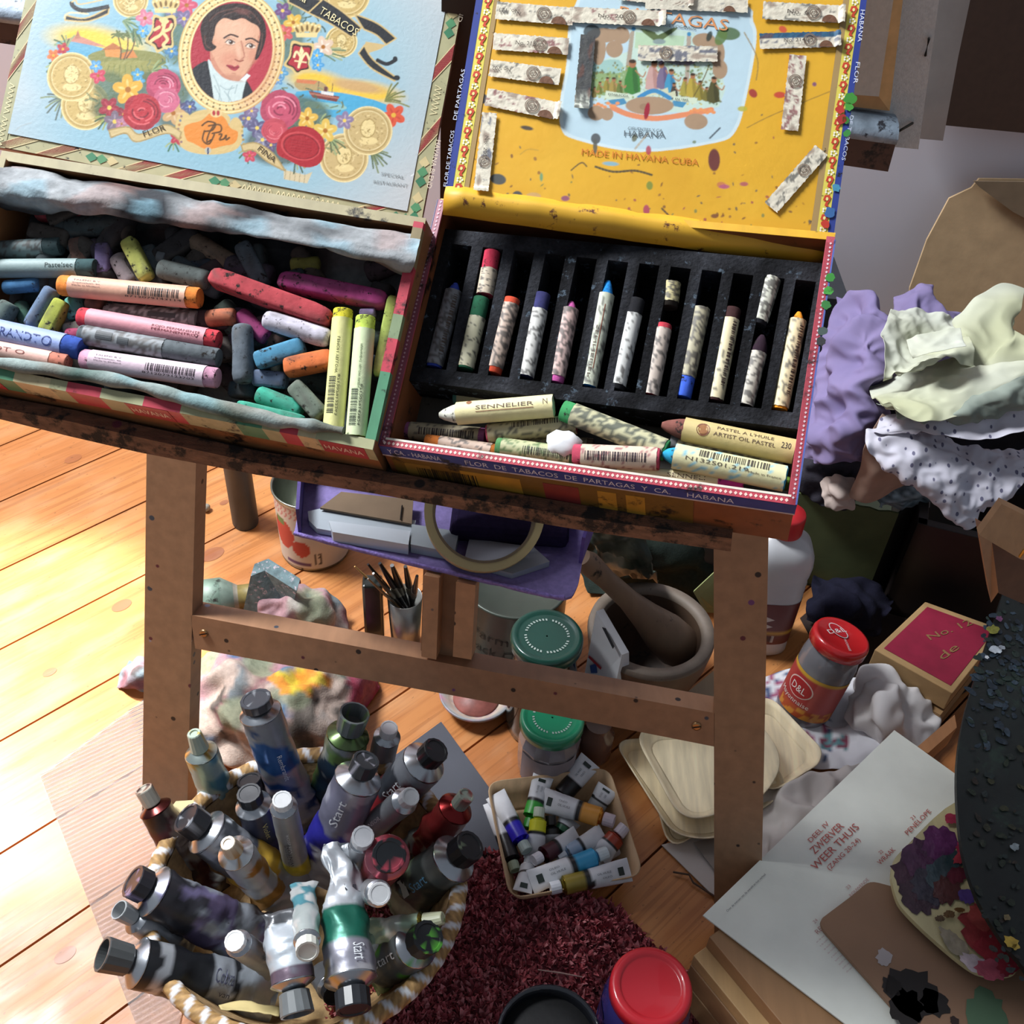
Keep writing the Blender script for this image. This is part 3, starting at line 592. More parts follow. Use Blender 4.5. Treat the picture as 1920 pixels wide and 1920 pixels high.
# the figure: coat, cravat, face, hair
clip = P.a.copy()
P.poly([(352, 150), (362, 128), (392, 114), (402, 150), (408, 200), (380, 192), (360, 176)], '24262c', 1, 3); P.poly([(452, 148), (462, 150), (476, 182), (456, 196), (440, 204), (446, 170)], '24262c', 1, 3)
P.poly([(390, 112), (402, 124), (425, 146), (452, 150), (463, 142), (455, 176), (450, 200), (425, 208), (405, 200), (396, 150)], 'c9d6d4', 1, 4)
for q in ([(400, 140), (412, 170), (408, 196)], [(412, 160), (425, 168), (440, 164)], [(420, 170), (430, 186), (424, 200)], [(436, 160), (428, 176), (434, 190)], [(402, 160), (414, 184), (418, 202)], [(445, 158), (440, 176)]): P.curve(q, 2, '8fa3a6', .7)
P.poly([(398, 92), (396, 118), (412, 140), (430, 150), (452, 150), (440, 128)], 'c98a70', 1, 3)
skin = [(397, 60), (402, 42), (422, 33), (452, 34), (482, 44), (487, 62), (485, 84), (478, 106), (468, 128), (455, 144), (442, 151), (424, 142), (410, 126), (400, 106), (394, 88)]
P.poly(skin, 'd8a284', 1, 4); P.ell(436, 58, 34, 22, 'e4b698', 0, .7, 16); P.ell(432, 112, 18, 14, 'd28c72', 0, .7, 12); P.ell(474, 104, 9, 13, 'cf8a70', 0, .7, 8); P.ell(440, 146, 20, 6, 'b87860', 10, .6, 5)
P.curve([(486, 66), (480, 104), (462, 138)], 4, 'b4745c', .5)
P.ell(396, 84, 6, 9, 'cf9478', 10)
hair = [(395, 96), (384, 92), (378, 70), (376, 50), (386, 28), (410, 12), (440, 6), (472, 12), (492, 32), (499, 56), (496, 82), (486, 106), (478, 112), (482, 92), (488, 66), (484, 50), (470, 42), (455, 34), (438, 38), (420, 34), (406, 46), (402, 64), (398, 80), (406, 88)]
P.poly(hair, '2c1e1c', 1, 4)
for q in ([(392, 40), (410, 24), (440, 16)], [(440, 14), (470, 22), (488, 44)], [(384, 66), (386, 84), (396, 92)], [(492, 62), (490, 84), (484, 102)], [(420, 28), (450, 20), (470, 34)]): P.curve(q, 2.4, '5c3c34', .8)
P.ell(455, 22, 14, 5, '7a4a44', 10, .6, 4)
for ex, ey, tl in ((432, 79, -4), (470, 86, 6)):
    P.ell(ex, ey, 9, 4.5, 'e8d4c4', 8); P.ell(ex+1, ey, 4.2, 4.2, '5a3a28'); P.ell(ex+1, ey, 2, 2, '140c0a'); P.ell(ex-.4, ey-1.4, 1, 1, 'ffffff')
    P.curve([(ex-10, ey+1), (ex-2, ey-5), (ex+9, ey+1)], 2, '3a201a'); P.curve([(ex-9, ey+4), (ex, ey+6), (ex+8, ey+4)], 1.2, 'a8705a', .8); P.curve([(ex-9, ey-6), (ex, ey-9), (ex+9, ey-5)], 1.4, 'b07a60', .8)
P.curve([(419, 72), (432, 65), (446, 69)], 3.2, '3c2620'); P.curve([(460, 74), (472, 72), (484, 79)], 3.2, '3c2620')
P.curve([(452, 76), (456, 94), (458, 106), (450, 113)], 2.6, 'b87a62', .9); P.curve([(440, 111), (449, 115), (456, 113)], 2.2, '96503c'); P.ell(447, 96, 4, 13, 'e8bca0', -10, .6, 4)
P.poly([(424, 122), (434, 122), (440, 125), (446, 122), (449, 126), (441, 133), (432, 130)], 'a83844', 1, 3); P.curve([(424, 123), (436, 127), (449, 126)], 1.4, '6a1c24'); P.curve([(434, 137), (442, 138)], 2, 'b4745c', .7)
P.poly([(450, 150), (463, 138), (470, 142), (460, 152)], 'dfe6e2')
d = np.sqrt((((P.X-434)*math.cos(math.radians(12))+(P.Y-97)*math.sin(math.radians(12)))/76)**2+((-(P.X-434)*math.sin(math.radians(12))+(P.Y-97)*math.cos(math.radians(12)))/95)**2)
P.a = np.where((d > 1)[..., None], clip, P.a)
# cartouche
for x, y, rx, ry in ((345, 236, 16, 26), (442, 246, 14, 26), (394, 270, 56, 20), (392, 225, 40, 20), (360, 262, 24, 20), (430, 262, 24, 18)): P.ell(x, y, rx, ry, 'd4b87c')
P.poly([(345, 240), (356, 232), (378, 226), (396, 212), (420, 220), (432, 240), (446, 248), (440, 268), (416, 274), (388, 280), (362, 268), (350, 262)], 'e08a38', 1, 4); P.poly([(345, 240), (356, 232), (378, 226), (396, 212), (420, 220), (432, 240), (446, 248), (440, 268), (416, 274), (388, 280), (362, 268), (350, 262)], 'e08a38', 1, 4)
for q in ([(378, 236), (390, 228), (404, 232), (398, 244), (384, 246)], [(404, 230), (392, 250), (388, 266), (396, 262)], [(384, 244), (380, 262), (392, 270), (402, 252)], [(390, 236), (412, 234), (414, 246), (398, 250)], [(410, 252), (416, 252), (412, 262), (420, 260), (424, 254), (424, 262), (430, 258)]): P.curve(q, 3, '5a3c1c')
P.ell(405, 212, 11, 8, 'e0c68c'); P.ell(401, 212, 3, 5, 'b02c38'); P.ell(409, 212, 3, 5, 'b02c38')
for k in range(7): P.ell(334+2*abs(k-3), 218+k*8, 2.4, 2.4, ['8a6a70', '6a7a8a', 'b07040'][k % 3]); P.ell(454+abs(k-3), 222+k*8, 2.4, 2.4, ['b8a060', '5a6a80', 'a08040'][k % 3])
P.ell(390, 282, 6, 6, 'b8b8a8'); P.line([(390, 277), (390, 288)], 3, '2c3a6a')
rb = lambda a, b_: ribbon(a, b_, 'cdb684', 'a8905c')
rb([(204, 244), (240, 238), (262, 252), (310, 234), (340, 248)], [(208, 258), (236, 250), (256, 266), (312, 250), (336, 262)])
rb([(452, 272), (480, 268), (510, 286), (535, 320)], [(456, 284), (476, 282), (500, 302), (528, 318)])
# wax seal
P.poly([(522, 262), (545, 240), (580, 238), (604, 256), (609, 278), (600, 306), (572, 314), (540, 300), (520, 288)], 'a8242e', 1, 4); P.ring(564, 274, 36, 25, 2.6, 'c8484c', 12); P.ring(565, 275, 33, 22, 1.4, '7a1420', 12)
for k in range(5): P.curve([(545, 262+k*5), (585, 268+k*5)], 1.4, '8a1824', .7)
# gentle creases / stains at the paper margins
P.curve([(28, 246), (40, 236), (60, 230)], 2, 'a8aeb0', .7); P.curve([(770, 330), (790, 320)], 2.4, 'e6eaea', .8)

lid = MB(); F = LL
lid.box(F, 0, .30, .0, .20, -.006, 0, '7c4a30')
lidL = lid.build('lid', wood(), lbx, bev=.001)
trim = MB(); r = random.Random(11)
def strip(F, mb, u0, u1, v0, v1, n, along, seed, dark=0):
    r = random.Random(seed); t = 0; L_ = (u1-u0) if along == 'u' else (v1-v0); base = ['a8a882', '9fa27c', 'b9a67c']
    q = [F.pt(u0, v0, n), F.pt(u1, v0, n), F.pt(u1, v1, n), F.pt(u0, v1, n)]; mb.add(q, [(0, 1, 2, 3)], 'aaa680')
    W = (v1-v0) if along == 'u' else (u1-u0)
    def pt(a, b): return F.pt(u0+a, v0+b*W, n+.0003) if along == 'u' else F.pt(u0+b*W, v0+a, n+.0003)
    while t < L_-.01:
        k = r.random()
        if k < .35:      # red band arc with gold edges
            w = .030
            for c, e in (('d8c898', .0012), ('a82c3a', 0)):
                mb.add([pt(min(L_, max(0, t-e+w*.0)), 0), pt(min(L_, t+w*.35+e), 0), pt(min(L_, t+w+e), 1), pt(min(L_, max(0, t+w*.6-e)), 1)], [(0, 1, 2, 3)], c)
            t += w
        elif k < .7:
            for j in range(3):
                a = t+j*.007+.003; mb.add([pt(min(L_, a), .5), pt(min(L_, a+.004), .85), pt(min(L_, a+.009), .5), pt(min(L_, a+.004), .15)], [(0, 1, 2, 3)], ['3a7a58', '4f8a60', 'c8b888'][j])
            t += .026
        else:
            for j in range(6):
                a = min(L_, t+j*.0036); b_ = min(L_, a+.0018); c_ = min(L_, a+.0036)
                mb.add([pt(a, .25), pt(b_, .7), pt(min(L_, b_+.0006), .7), pt(min(L_, a+.0006), .25)], [(0, 1, 2, 3)], 'e8dcae'); mb.add([pt(b_, .7), pt(c_, .25), pt(min(L_, c_+.0006), .25), pt(min(L_, b_+.0006), .7)], [(0, 1, 2, 3)], 'e8dcae')
            t += .024
strip(F, trim, .0, .30, .0005, .0105, .0004, 'u', 4); strip(F, trim, .2885, .2995, .0, .195, .0007, 'v', 9); strip(F, trim, .0005, .0085, .0, .195, .0007, 'v', 2)
text_px(trim, 'HAVANA BLEND', F, (818, 262), (800, 352), 9, 'e8d8c0', .0014); text_px(trim, 'BLEND', F, (868, -6), (858, 40), 8, 'e8d8c0', .0014); text_px(trim, 'J.CORTES', F, (700, 400), (760, 415), 7, 'e8d8c0', .0014)
trim.build('edge_trim', mat(.5, var=.12, vs=60, dirt=.06, ds=160), lidL)
lab = MB()
u_, v_ = F.uv(18, 256); 
for t_, a, b_, h_, c in [('TABACOS', (597, 24), (666, 67), 15, 'e2d4a4'), ('SPECIAL', (714, 328), (757, 335), 6, '8f9698'), ('RESTAURANT', (700, 343), (764, 351), 6, '8f9698'), ('FLOR', (270, 256), (311, 243), 11, '4a3c28'), ('FINA', (482, 281), (513, 305), 11, '4a3c28'), ('ana', (548, -8), (572, 6), 10, 'e2d4a4')]:
    text_px(lab, t_, F, a, b_, h_, c, .0016)
painted_sheet(lab, F, .0085, .2885, .0105, .175, .0012, P, lidL, 'portrait_label', mat(.42, var=.02, vs=20, bump=.3, bs=400))

# ---------------- right lid
F = RL; lid = MB(); lid.box(F, 0, .2515, 0, .2, -.006, 0, '8a6438'); lidR = lid.build('lid', wood(), rbx, bev=.001)
P = Paint(820, -120, 1660, 500, 'dfa92c')
for k in range(40):
    rd = random.Random(k); P.ell(rd.uniform(850, 1600), rd.uniform(0, 460), rd.uniform(30, 90), rd.uniform(10, 40), rd.choice(['e3b034', 'd89f26', 'dca62c']), rd.uniform(0, 180), .35, 20)
lp_ = [(1078, 10), (1120, -12), (1380, 6), (1412, 40), (1418, 80), (1400, 180), (1380, 245), (1340, 268), (1200, 285), (1080, 262), (1052, 240), (1050, 190), (1062, 120), (1066, 50)]
P.poly(lp_, 'cfe0e4', 1, 4); P.poly([(1234+(x-1234)*.965, 132+(y-132)*.965) for x, y in lp_], 'bcd4de', 1, 4)
# scene: columns, sky, figures
P.poly([(1184, 52), (1300, 60), (1352, 130), (1348, 200), (1240, 210), (1106, 176), (1112, 120), (1180, 96)], 'c3d8cc', 1, 2); P.poly([(1182, 60), (1190, 56), (1176, 180), (1166, 178)], 'a89a88'); P.poly([(1288, 66), (1296, 68), (1290, 190), (1282, 188)], 'b0a090'); P.ell(1188, 54, 4, 4, '3c8ab8'); P.ell(1292, 64, 4, 4, '3c8ab8')
P.poly([(1192, 60), (1284, 68), (1280, 96), (1190, 90)], 'b6cfae'); P.poly([(1106, 128), (1176, 134), (1170, 180), (1106, 170)], '8aa470', 1, 3); P.poly([(1112, 118), (1160, 112), (1166, 136), (1112, 134)], '9cc0b8', 1, 3)
rd = random.Random(2)
for k in range(420): x, y = rd.uniform(1106, 1354), rd.uniform(118, 196); P.ell(x, y, rd.uniform(1, 3), rd.uniform(1, 3), rd.choice(['6a7a34', '8a9a3c', 'a8a044', '4f6a3c', 'c8b84c', '7a6a30', 'a8c0a0', '5a7a5c']), rd.uniform(0, 90), .8)
def fig(x, y, h, c1, c2, lean=0):
    w_ = h*.2; P.poly([(x-w_*.6, y-h*.75), (x+w_*.6, y-h*.75), (x+w_*1.2, y), (x-w_*1.3, y)], c1, 1, 2); P.poly([(x, y-h*.72), (x+w_*.5, y-h*.72), (x+w_*.9, y-2), (x+w_*.2, y-2)], c2, .7, 2)
    P.ell(x+lean, y-h*.85, w_*.55, w_*.65, 'a8704c'); P.curve([(x+w_*.4, y-h*.65), (x+w_*1.5+lean, y-h*.45), (x+w_*2+lean, y-h*.6)], 2.2, 'b07c58'); P.ell(x+lean, y-h*.92, w_*.55, w_*.3, '3c2c1c')
fig(1186, 172, 62, '3f8038', '2c5c2c'); fig(1224, 166, 54, 'c8a098', 'a87870', 3); fig(1244, 164, 50, '7a6c88', '5a4c70', -4); fig(1257, 172, 44, '4494b8', '2c6c94', 2); fig(1264, 184, 30, '4a4038', '2c2420')
for x, y, h, a, b_ in [(1124, 176, 24, '7a8038', '5a6028'), (1138, 172, 28, '9a8a3c', '6a6a30'), (1150, 178, 34, 'a8904c', '7a6a34'), (1162, 176, 26, '6a7a3c', '4c5c2c'), (1114, 182, 20, '8a7a3c', '6a5c30'), (1284, 178, 34, 'a89a44', '7a7030'), (1298, 180, 44, 'b8a040', '8a7830'), (1312, 186, 36, '9a8a38', '6a6028'), (1324, 188, 26, '7a7034', '54501f'), (1338, 190, 48, '54502a', '38361c')]: fig(x, y, h, a, b_, 1)
P.curve([(1300, 182), (1318, 150), (1330, 122)], 2, '6a5a2c'); P.ell(1270, 112, 34, 9, '6f6078', 8, .8); P.curve([(1236, 120), (1262, 104), (1300, 116)], 4, '7c6c84')
for x, y in [(1200, 176), (1214, 172), (1236, 170), (1250, 176)]: P.poly([(x, y), (x+16, y-6), (x+18, y+6), (x, y+8)], 'cfd0b0')
P.poly([(1136, 170), (1186, 178), (1184, 190), (1134, 184)], 'd0dcc4'); P.poly([(1262, 180), (1308, 184), (1306, 194), (1262, 192)], 'd0dcc4')
P.curve([(1196, 184), (1226, 170), (1256, 184)], 8, '3f88b8'); P.poly([(1140, 188), (1170, 184), (1176, 194), (1150, 200)], '4a8cb0'); P.poly([(1262, 188), (1288, 192), (1280, 202), (1260, 198)], '4a8cb0')
P.curve([(1145, 200), (1180, 215), (1230, 222), (1290, 214), (1334, 206)], 10, 'e08a60'); 
for k in range(8): P.ell(1116+k*6, 196+rd.uniform(-3, 6), 4, 3, 'e8955c'); P.ell(1296+k*6, 208+rd.uniform(-4, 6), 4, 3, 'e8955c')
P.poly([(1218, 70), (1200, 54), (1228, 60), (1234, 66), (1262, 52), (1270, 54), (1246, 72), (1234, 80)], '5a6a40', 1, 2); P.ell(1236, 78, 12, 5, '8a9a98')
for x, y, a, b_ in [(1130, 66, 30, 14), (1122, 90, 14, 32), (1152, 92, 16, 16), (1165, 66, 16, 16), (1320, 76, 22, 14), (1345, 100, 14, 26), (1350, 130, 14, 18), (1218, 198, 45, 17), (1118, 212, 16, 14), (1138, 214, 12, 12), (1305, 228, 22, 15)]: P.ell(x, y, a, b_, 'a98c70')
P.ell(1208, 200, 9, 6, '9a7c62'); P.ell(1213, 208, 5, 16, '9a2034', 10)
P.ell(1148, 60, 26, 6, 'a98c70')
# stray paint marks
for x, y, a, b_, c, r_ in [(1339, 300, 11, 21, '5c1c34', 0), (906, 185, 11, 9, '28384f', 20), (1104, 20, 7, 5, '3a3c30', 0), (1366, 63, 22, 12, '4f6a3a', 4), (1352, 70, 10, 16, '5f7a40', 30), (1330, 68, 5, 10, '2c3a34', 20), (1110, 60, 16, 14, '3c4448', 0), (934, 336, 15, 10, '2c4450', 10), (970, 368, 10, 10, '33434e', 0), (965, 374, 5, 7, '2a3a44', 0), (1412, 175, 9, 7, '9c2434', 50), (1462, 178, 11, 6, 'c23a34', 0), (1216, 282, 5, 9, 'b03a50', 0), (1392, 204, 9, 5, 'b8b040', 0), (1353, 347, 9, 6, 'c87a4c', 10), (1358, 350, 10, 4, 'b45a78', 0), (1395, 345, 8, 4, 'b05a60', 0), (1218, 348, 6, 8, '7a8a3c', 0), (1060, 372, 8, 5, '8a4a70', 0), (1212, 394, 6, 10, 'a83c5c', 0), (896, 74, 15, 12, 'c0343c', 0), (884, 118, 6, 6, 'b83a30', 0), (1468, 55, 8, 6, 'd0503c', 30), (1480, 242, 3, 3, '6a5a90', 0), (1527, 158, 4, 4, '7a4a70', 0), (1145, 307, 15, 4, '7fb0c0', 4), (1020, 400, 20, 3, '7aa0a0', 6), (1000, 368, 14, 7, 'c9a068', 0), (1015, 332, 3, 8, '6a9a70', 0), (1168, 405, 8, 5, '6a4a68', 0), (1208, 416, 6, 6, '8a4a4c', 0), (1050, 405, 8, 4, '7a3c3c', 0), (1340, 405, 7, 4, '7a4a34', 0), (1117, 260, 9, 10, '4a4a4a', 0), (1116, 275, 4, 14, '5a5a50', 0), (988, 240, 12, 4, '2c3038', 10), (1190, 258, 5, 8, '6a6a50', 20)]:
    P.ell(x, y, a, b_, c, r_, .92, 1.6)
P.curve([(1115, 312), (1150, 322), (1190, 320), (1222, 328)], 4, '4a4434', .9); P.curve([(1070, 320), (1090, 305), (1100, 312)], 2.6, '5a4a34', .8); P.curve([(1240, 390), (1262, 412)], 3.4, '4a3a34', .9); P.curve([(1190, 280), (1215, 250)], 4, 'b8a890', .7); P.curve([(1330, 260), (1350, 240)], 3, '556068', .9)
P.curve([(1395, 60), (1420, 110), (1418, 150)], 2.4, '9a7c3c', .8); P.curve([(1400, 240), (1450, 215), (1560, 170)], 2, '8a6a34', .7); P.curve([(975, 290), (990, 280), (1010, 282)], 2, 'b08a38', .7)
for k in range(170):
    rd = random.Random(k+500); x, y = rd.uniform(860, 1560), 470-abs(rd.gauss(0, 90)); P.ell(x, y, rd.uniform(1, 4.5), rd.uniform(1, 3), rd.choice(['7a4a2c', '8a5a34', '6a3c34', '4a4a4c', '9a3c4c', '6a7a4c', 'a8702c']), rd.uniform(0, 180), .8)
lab = MB()
T = lambda t_, a, b_, h_, c: text_px(lab, t_, F, a, b_, h_, c, .0013)
T('PARTAGAS', (1160, 32), (1364, 58), 22, 'd8905c'); T('TABACOS Y CIGARROS', (1222, 46), (1304, 56), 5, '5a5a4c'); T('CIFUENTES Y CA', (1177, 243), (1242, 248), 6, '5f6a70'); T('HABANA', (1170, 255), (1247, 258), 11, '5f6a70')
T('MADE IN HAVANA CUBA', (1090, 290), (1309, 310), 12, 'd07c2c'); T('ESTABLECIDA', (1140, 178), (1178, 182), 4, '40483c'); T('EN 1845', (1266, 187), (1290, 189), 4, '40483c')
painted_sheet(lab, F, .0, .2515, .0, .19, .0008, P, lidR, 'yellow_lining', mat(.5, var=.04, vs=30, bump=.3, bs=180))
# printed side strips: kraft band, yellow/red flowers, blue edge with lettering
for sd, (ua, ub, uc, ud) in enumerate([(.2365, .2405, .2475, .2515), (.0150, .0118, .0045, .0)]):
    mb = MB(); lo, hi = min(ua, ub), max(ua, ub)
    def q(a, b_, n, c): a, b_ = min(a, b_), max(a, b_); mb.add([F.pt(a, .0, n), F.pt(b_, .0, n), F.pt(b_, .19, n), F.pt(a, .19, n)], [(0, 1, 2, 3)], c)
    q(ua, ub, .0012, 'a88a58'); q(ub, uc, .0013, 'dccc58'); q(uc, ud, .0014, '30408c')
    um = (ub+uc)/2; hw = abs(uc-ub)/2
    for k in range(15):
        v = .004+k*.0126
        a = [(-.7, -.0), (-.5, .0035), (.3, .004), (.7, .0025), (.5, .0), (.2, -.002), (.5, -.0038), (-.3, -.0035), (-.1, 0)]
        mb.add([F.pt(um+x*hw, v+y, .0017) for x, y in a], [list(range(len(a)))], 'c8442c'); mb.add([F.pt(um+hw*.25*math.cos(t), v+.0012+.0012*math.sin(t), .0019) for t in [i*PI/4 for i in range(8)]], [list(range(8))], 'e8dc90')
        for j in range(5): t = j*2*PI/5; mb.add([F.pt(um+hw*(.45*math.cos(t)+.2*math.cos(s)), v+.0063+.0014*math.sin(t)+.0008*math.sin(s), .0017) for s in [i*PI/3 for i in range(6)]], [list(range(6))], 'f0ead8')
    if sd == 0:
        text_px(mb, 'HABANA', F, (1614, 18), (1608, 78), 8, 'd8dcea', .0018); text_px(mb, 'FLOR', F, (1605, 116), (1600, 156), 8, 'd8dcea', .0018); text_px(mb, 'DE TABACOS', F, (1594, 216), (1578, 300), 7, 'c8cee0', .0018)
        for x, y, r_, c in [(1594, 185, 12, '3f8a34'), (1592, 200, 8, '4a9a3c'), (1578, 224, 10, 'a8302c'), (1575, 205, 8, 'c03a30'), (1586, 225, 7, '3c7a34'), (1556, 398, 10, '3c68a0'), (1548, 420, 8, 'c23c2c'), (1588, 250, 7, '3c8a40'), (1568, 352, 8, '4a90b0')]: blob(mb, F, x, y, r_, c, .0022)
    else:
        text_px(mb, 'FLOR DE TABACOS', F, (838, 350), (852, 245), 7, 'c8cee0', .0018); text_px(mb, 'DE PARTAGAS', F, (856, 225), (872, 130), 7, 'c8cee0', .0018)
    mb.build('printed_edge', mat(.5, var=.06, dirt=.03, ds=120), lidR)
# wrappers glued to the lid
WR = [((930, 20), (1075, 32), 34, 'No. 123', 1), ((1068, 28), (1248, 36), 30, 'No. 20', 1), ((1210, 5), (1402, 12), 26, '', 0), ((1430, 20), (1583, 28), 34, 'No. 6', 1), ((925, 78), (1066, 88), 32, 'No. 213', 1), ((1424, 78), (1575, 74), 30, 'No. 214', 1), ((918, 128), (1050, 145), 32, 'No. 202', 1), ((912, 182), (1050, 210), 34, '', 1), ((1196, 100), (1345, 102), 30, '', 1), ((1103, 66), (1090, 206), 28, '', 0), ((1496, 104), (1480, 245), 32, '', 1), ((918, 212), (902, 360), 28, 'No. 203', 1), ((1540, 282), (1445, 390), 30, '', 1), ((1160, -12), (1300, 2), 26, '', 0)]
for i, (a, b_, wd, tx, cir) in enumerate(WR):
    mb = MB(); A = F.px(*a, .0018); B = F.px(*b_, .0018); d = B-A; L_ = d.length; d.normalize(); up = F.N.cross(d); h = wd*mpp(A); rd = random.Random(i+30)
    nu, nv = 46, 10; off = V(i*3.3, 0, 0); tone = [('4a4a48', 3), ('7a1c34', 6), ('2c3c60', 5)][i % 3]
    G = []
    for j in range(nv+1):
        row = []
        for k in range(nu+1):
            e = .0006*noise.noise(V(k*.9, j*3, i)); x = (k/nu+(.01*noise.noise(V(j*1.3, i, 2)) if k in (0, nu) else 0))*L_; y = (j/nv-.5)*h+(.0008*noise.noise(V(k*.7, i, 5)) if j in (0, nv) else 0)
            row.append(A+d*x+up*y+F.N*(.0006+e*.5+(.0022*(k/nu > .94)*(i % 2))))
        G.append(row)
    base = lin('ddd4c0'); dk = lin(tone[0]); br = lin('6a4030'); heavy = {7: .15, 8: -.02, 9: -.2, 12: .05, 10: .05, 5: .12}.get(i, .22)
    def cf(p, A=A, d=d, up=up, i=i, L_=L_, h=h, base=base, dk=dk, heavy=heavy):
        q = (p-A); u, v = q.dot(d), q.dot(up); n_ = noise.noise(V(u*90, v*260, i*7)); n2 = noise.noise(V(u*500, v*500, i*9)); c = base
        if i == 9: c = mix(lin('3c3e40'), lin('d8dccc'), max(0, min(1, (u/L_-.72)*5)))
        if i == 5 and v > h*.15: c = lin('2c5a78')
        c = mix(c, dk, max(0, min(.8, (n_+.7*n2-heavy-.06)*3.5)))
        c = mix(c, br, max(0, min(.6, (-n_-.22)*3)))
        return c
    mb.grid(G, cf, True)
    if cir:
        cx = L_*.62 if i not in (8, 10, 12) else L_*.35
        for rr in (.40, .33, .2):
            for k in range(20): a0, a1 = k*PI/10, (k+1)*PI/10; mb.add([A+d*(cx+h*r2*math.cos(t))+up*(h*r2*math.sin(t))+F.N*.0012 for r2, t in ((rr, a0), (rr, a1), (rr-.05, a1), (rr-.05, a0))], [(0, 1, 2, 3)], '7a6858')
        put_text(mb, 'AP', lambda u, v: A+d*(cx-h*.16+u)+up*(v-h*.1)+F.N*.0013, h*.32, h*.2, '6a5848')
    if i < 8: # brown half disc at the lower edge
        cx = L_*.82; mb.add([A+d*(cx+h*.42*math.cos(t))+up*(-h*.5+h*.42*math.sin(t))+F.N*.0013 for t in [k*PI/10 for k in range(11)]], [list(range(11))], '6f4a34')
    if tx:
        sg = -1 if i in (0, 6) else 1
        put_text(mb, tx, lambda u, v: A+d*(L_*.3+sg*u)+up*(sg*v-sg*h*.12)+F.N*.0013, L_*.26, h*.24, '4a4038')
    mb.build('glued_wrapper', mat(.7, var=.12, vs=200, bump=.8, bs=300), lidR)
# ============================================================ PASTELS, FOAM, LINING CLOTH
def stick(mb, A, B, r, col, N, kind='bar', rot=0, seed=0, taper=0, dust=None):
    d = (B-A); L_ = d.length; d.normalize(); s = N.cross(d).normalized(); n = d.cross(s)
    rd = random.Random(seed); rot = rot+rd.uniform(-.15, .15); K = 20 if kind == 'bar' else 18; R = []
    ex = .45 if kind == 'bar' else 1
    prof = [(-.0, .55), (.02, .8), (.06, .95), (.15, 1), (.5, 1), (.85, 1), (.94, .95), (.98, .8), (1, .55)] if kind != 'core' else [(0, .93), (.012, 1), (.5, 1), (.988, 1), (1, .93)]
    if taper: prof = [(0, .25), (.04, .5), (.12, .8), (.22, 1), (.5, 1), (.85, 1), (.97, .97), (1, .9)]
    for t, q in prof:
        ring = []
        for k in range(K):
            a = 2*PI*k/K; c, sn = math.cos(a), math.sin(a)
            x = math.copysign(abs(c)**ex, c); y = math.copysign(abs(sn)**ex, sn)
            if kind == 'bar': x *= .88; y *= .88
            rr = r*q; u, v = x*rr, y*rr; u, v = u*math.cos(rot)-v*math.sin(rot), u*math.sin(rot)+v*math.cos(rot)
            p = A+d*(L_*t)+s*u+n*v
            if kind != 'core': p = p+(s*u+n*v)*(.09*noise.noise(p*140+V(seed, 0, 0)))
            ring.append(p)
        R.append(ring)
    c0 = lin(col) if isinstance(col, str) else col; c1 = lin(dust) if dust else mix(c0, lin('55504c'), .55)
    cf = (lambda p: mix(c0, c1, max(0, min(1, (noise.noise(p*260+V(seed, 3, 1))-.12)*3.0)))) if kind != 'core' else c0
    mb.rings(R, cf, True)
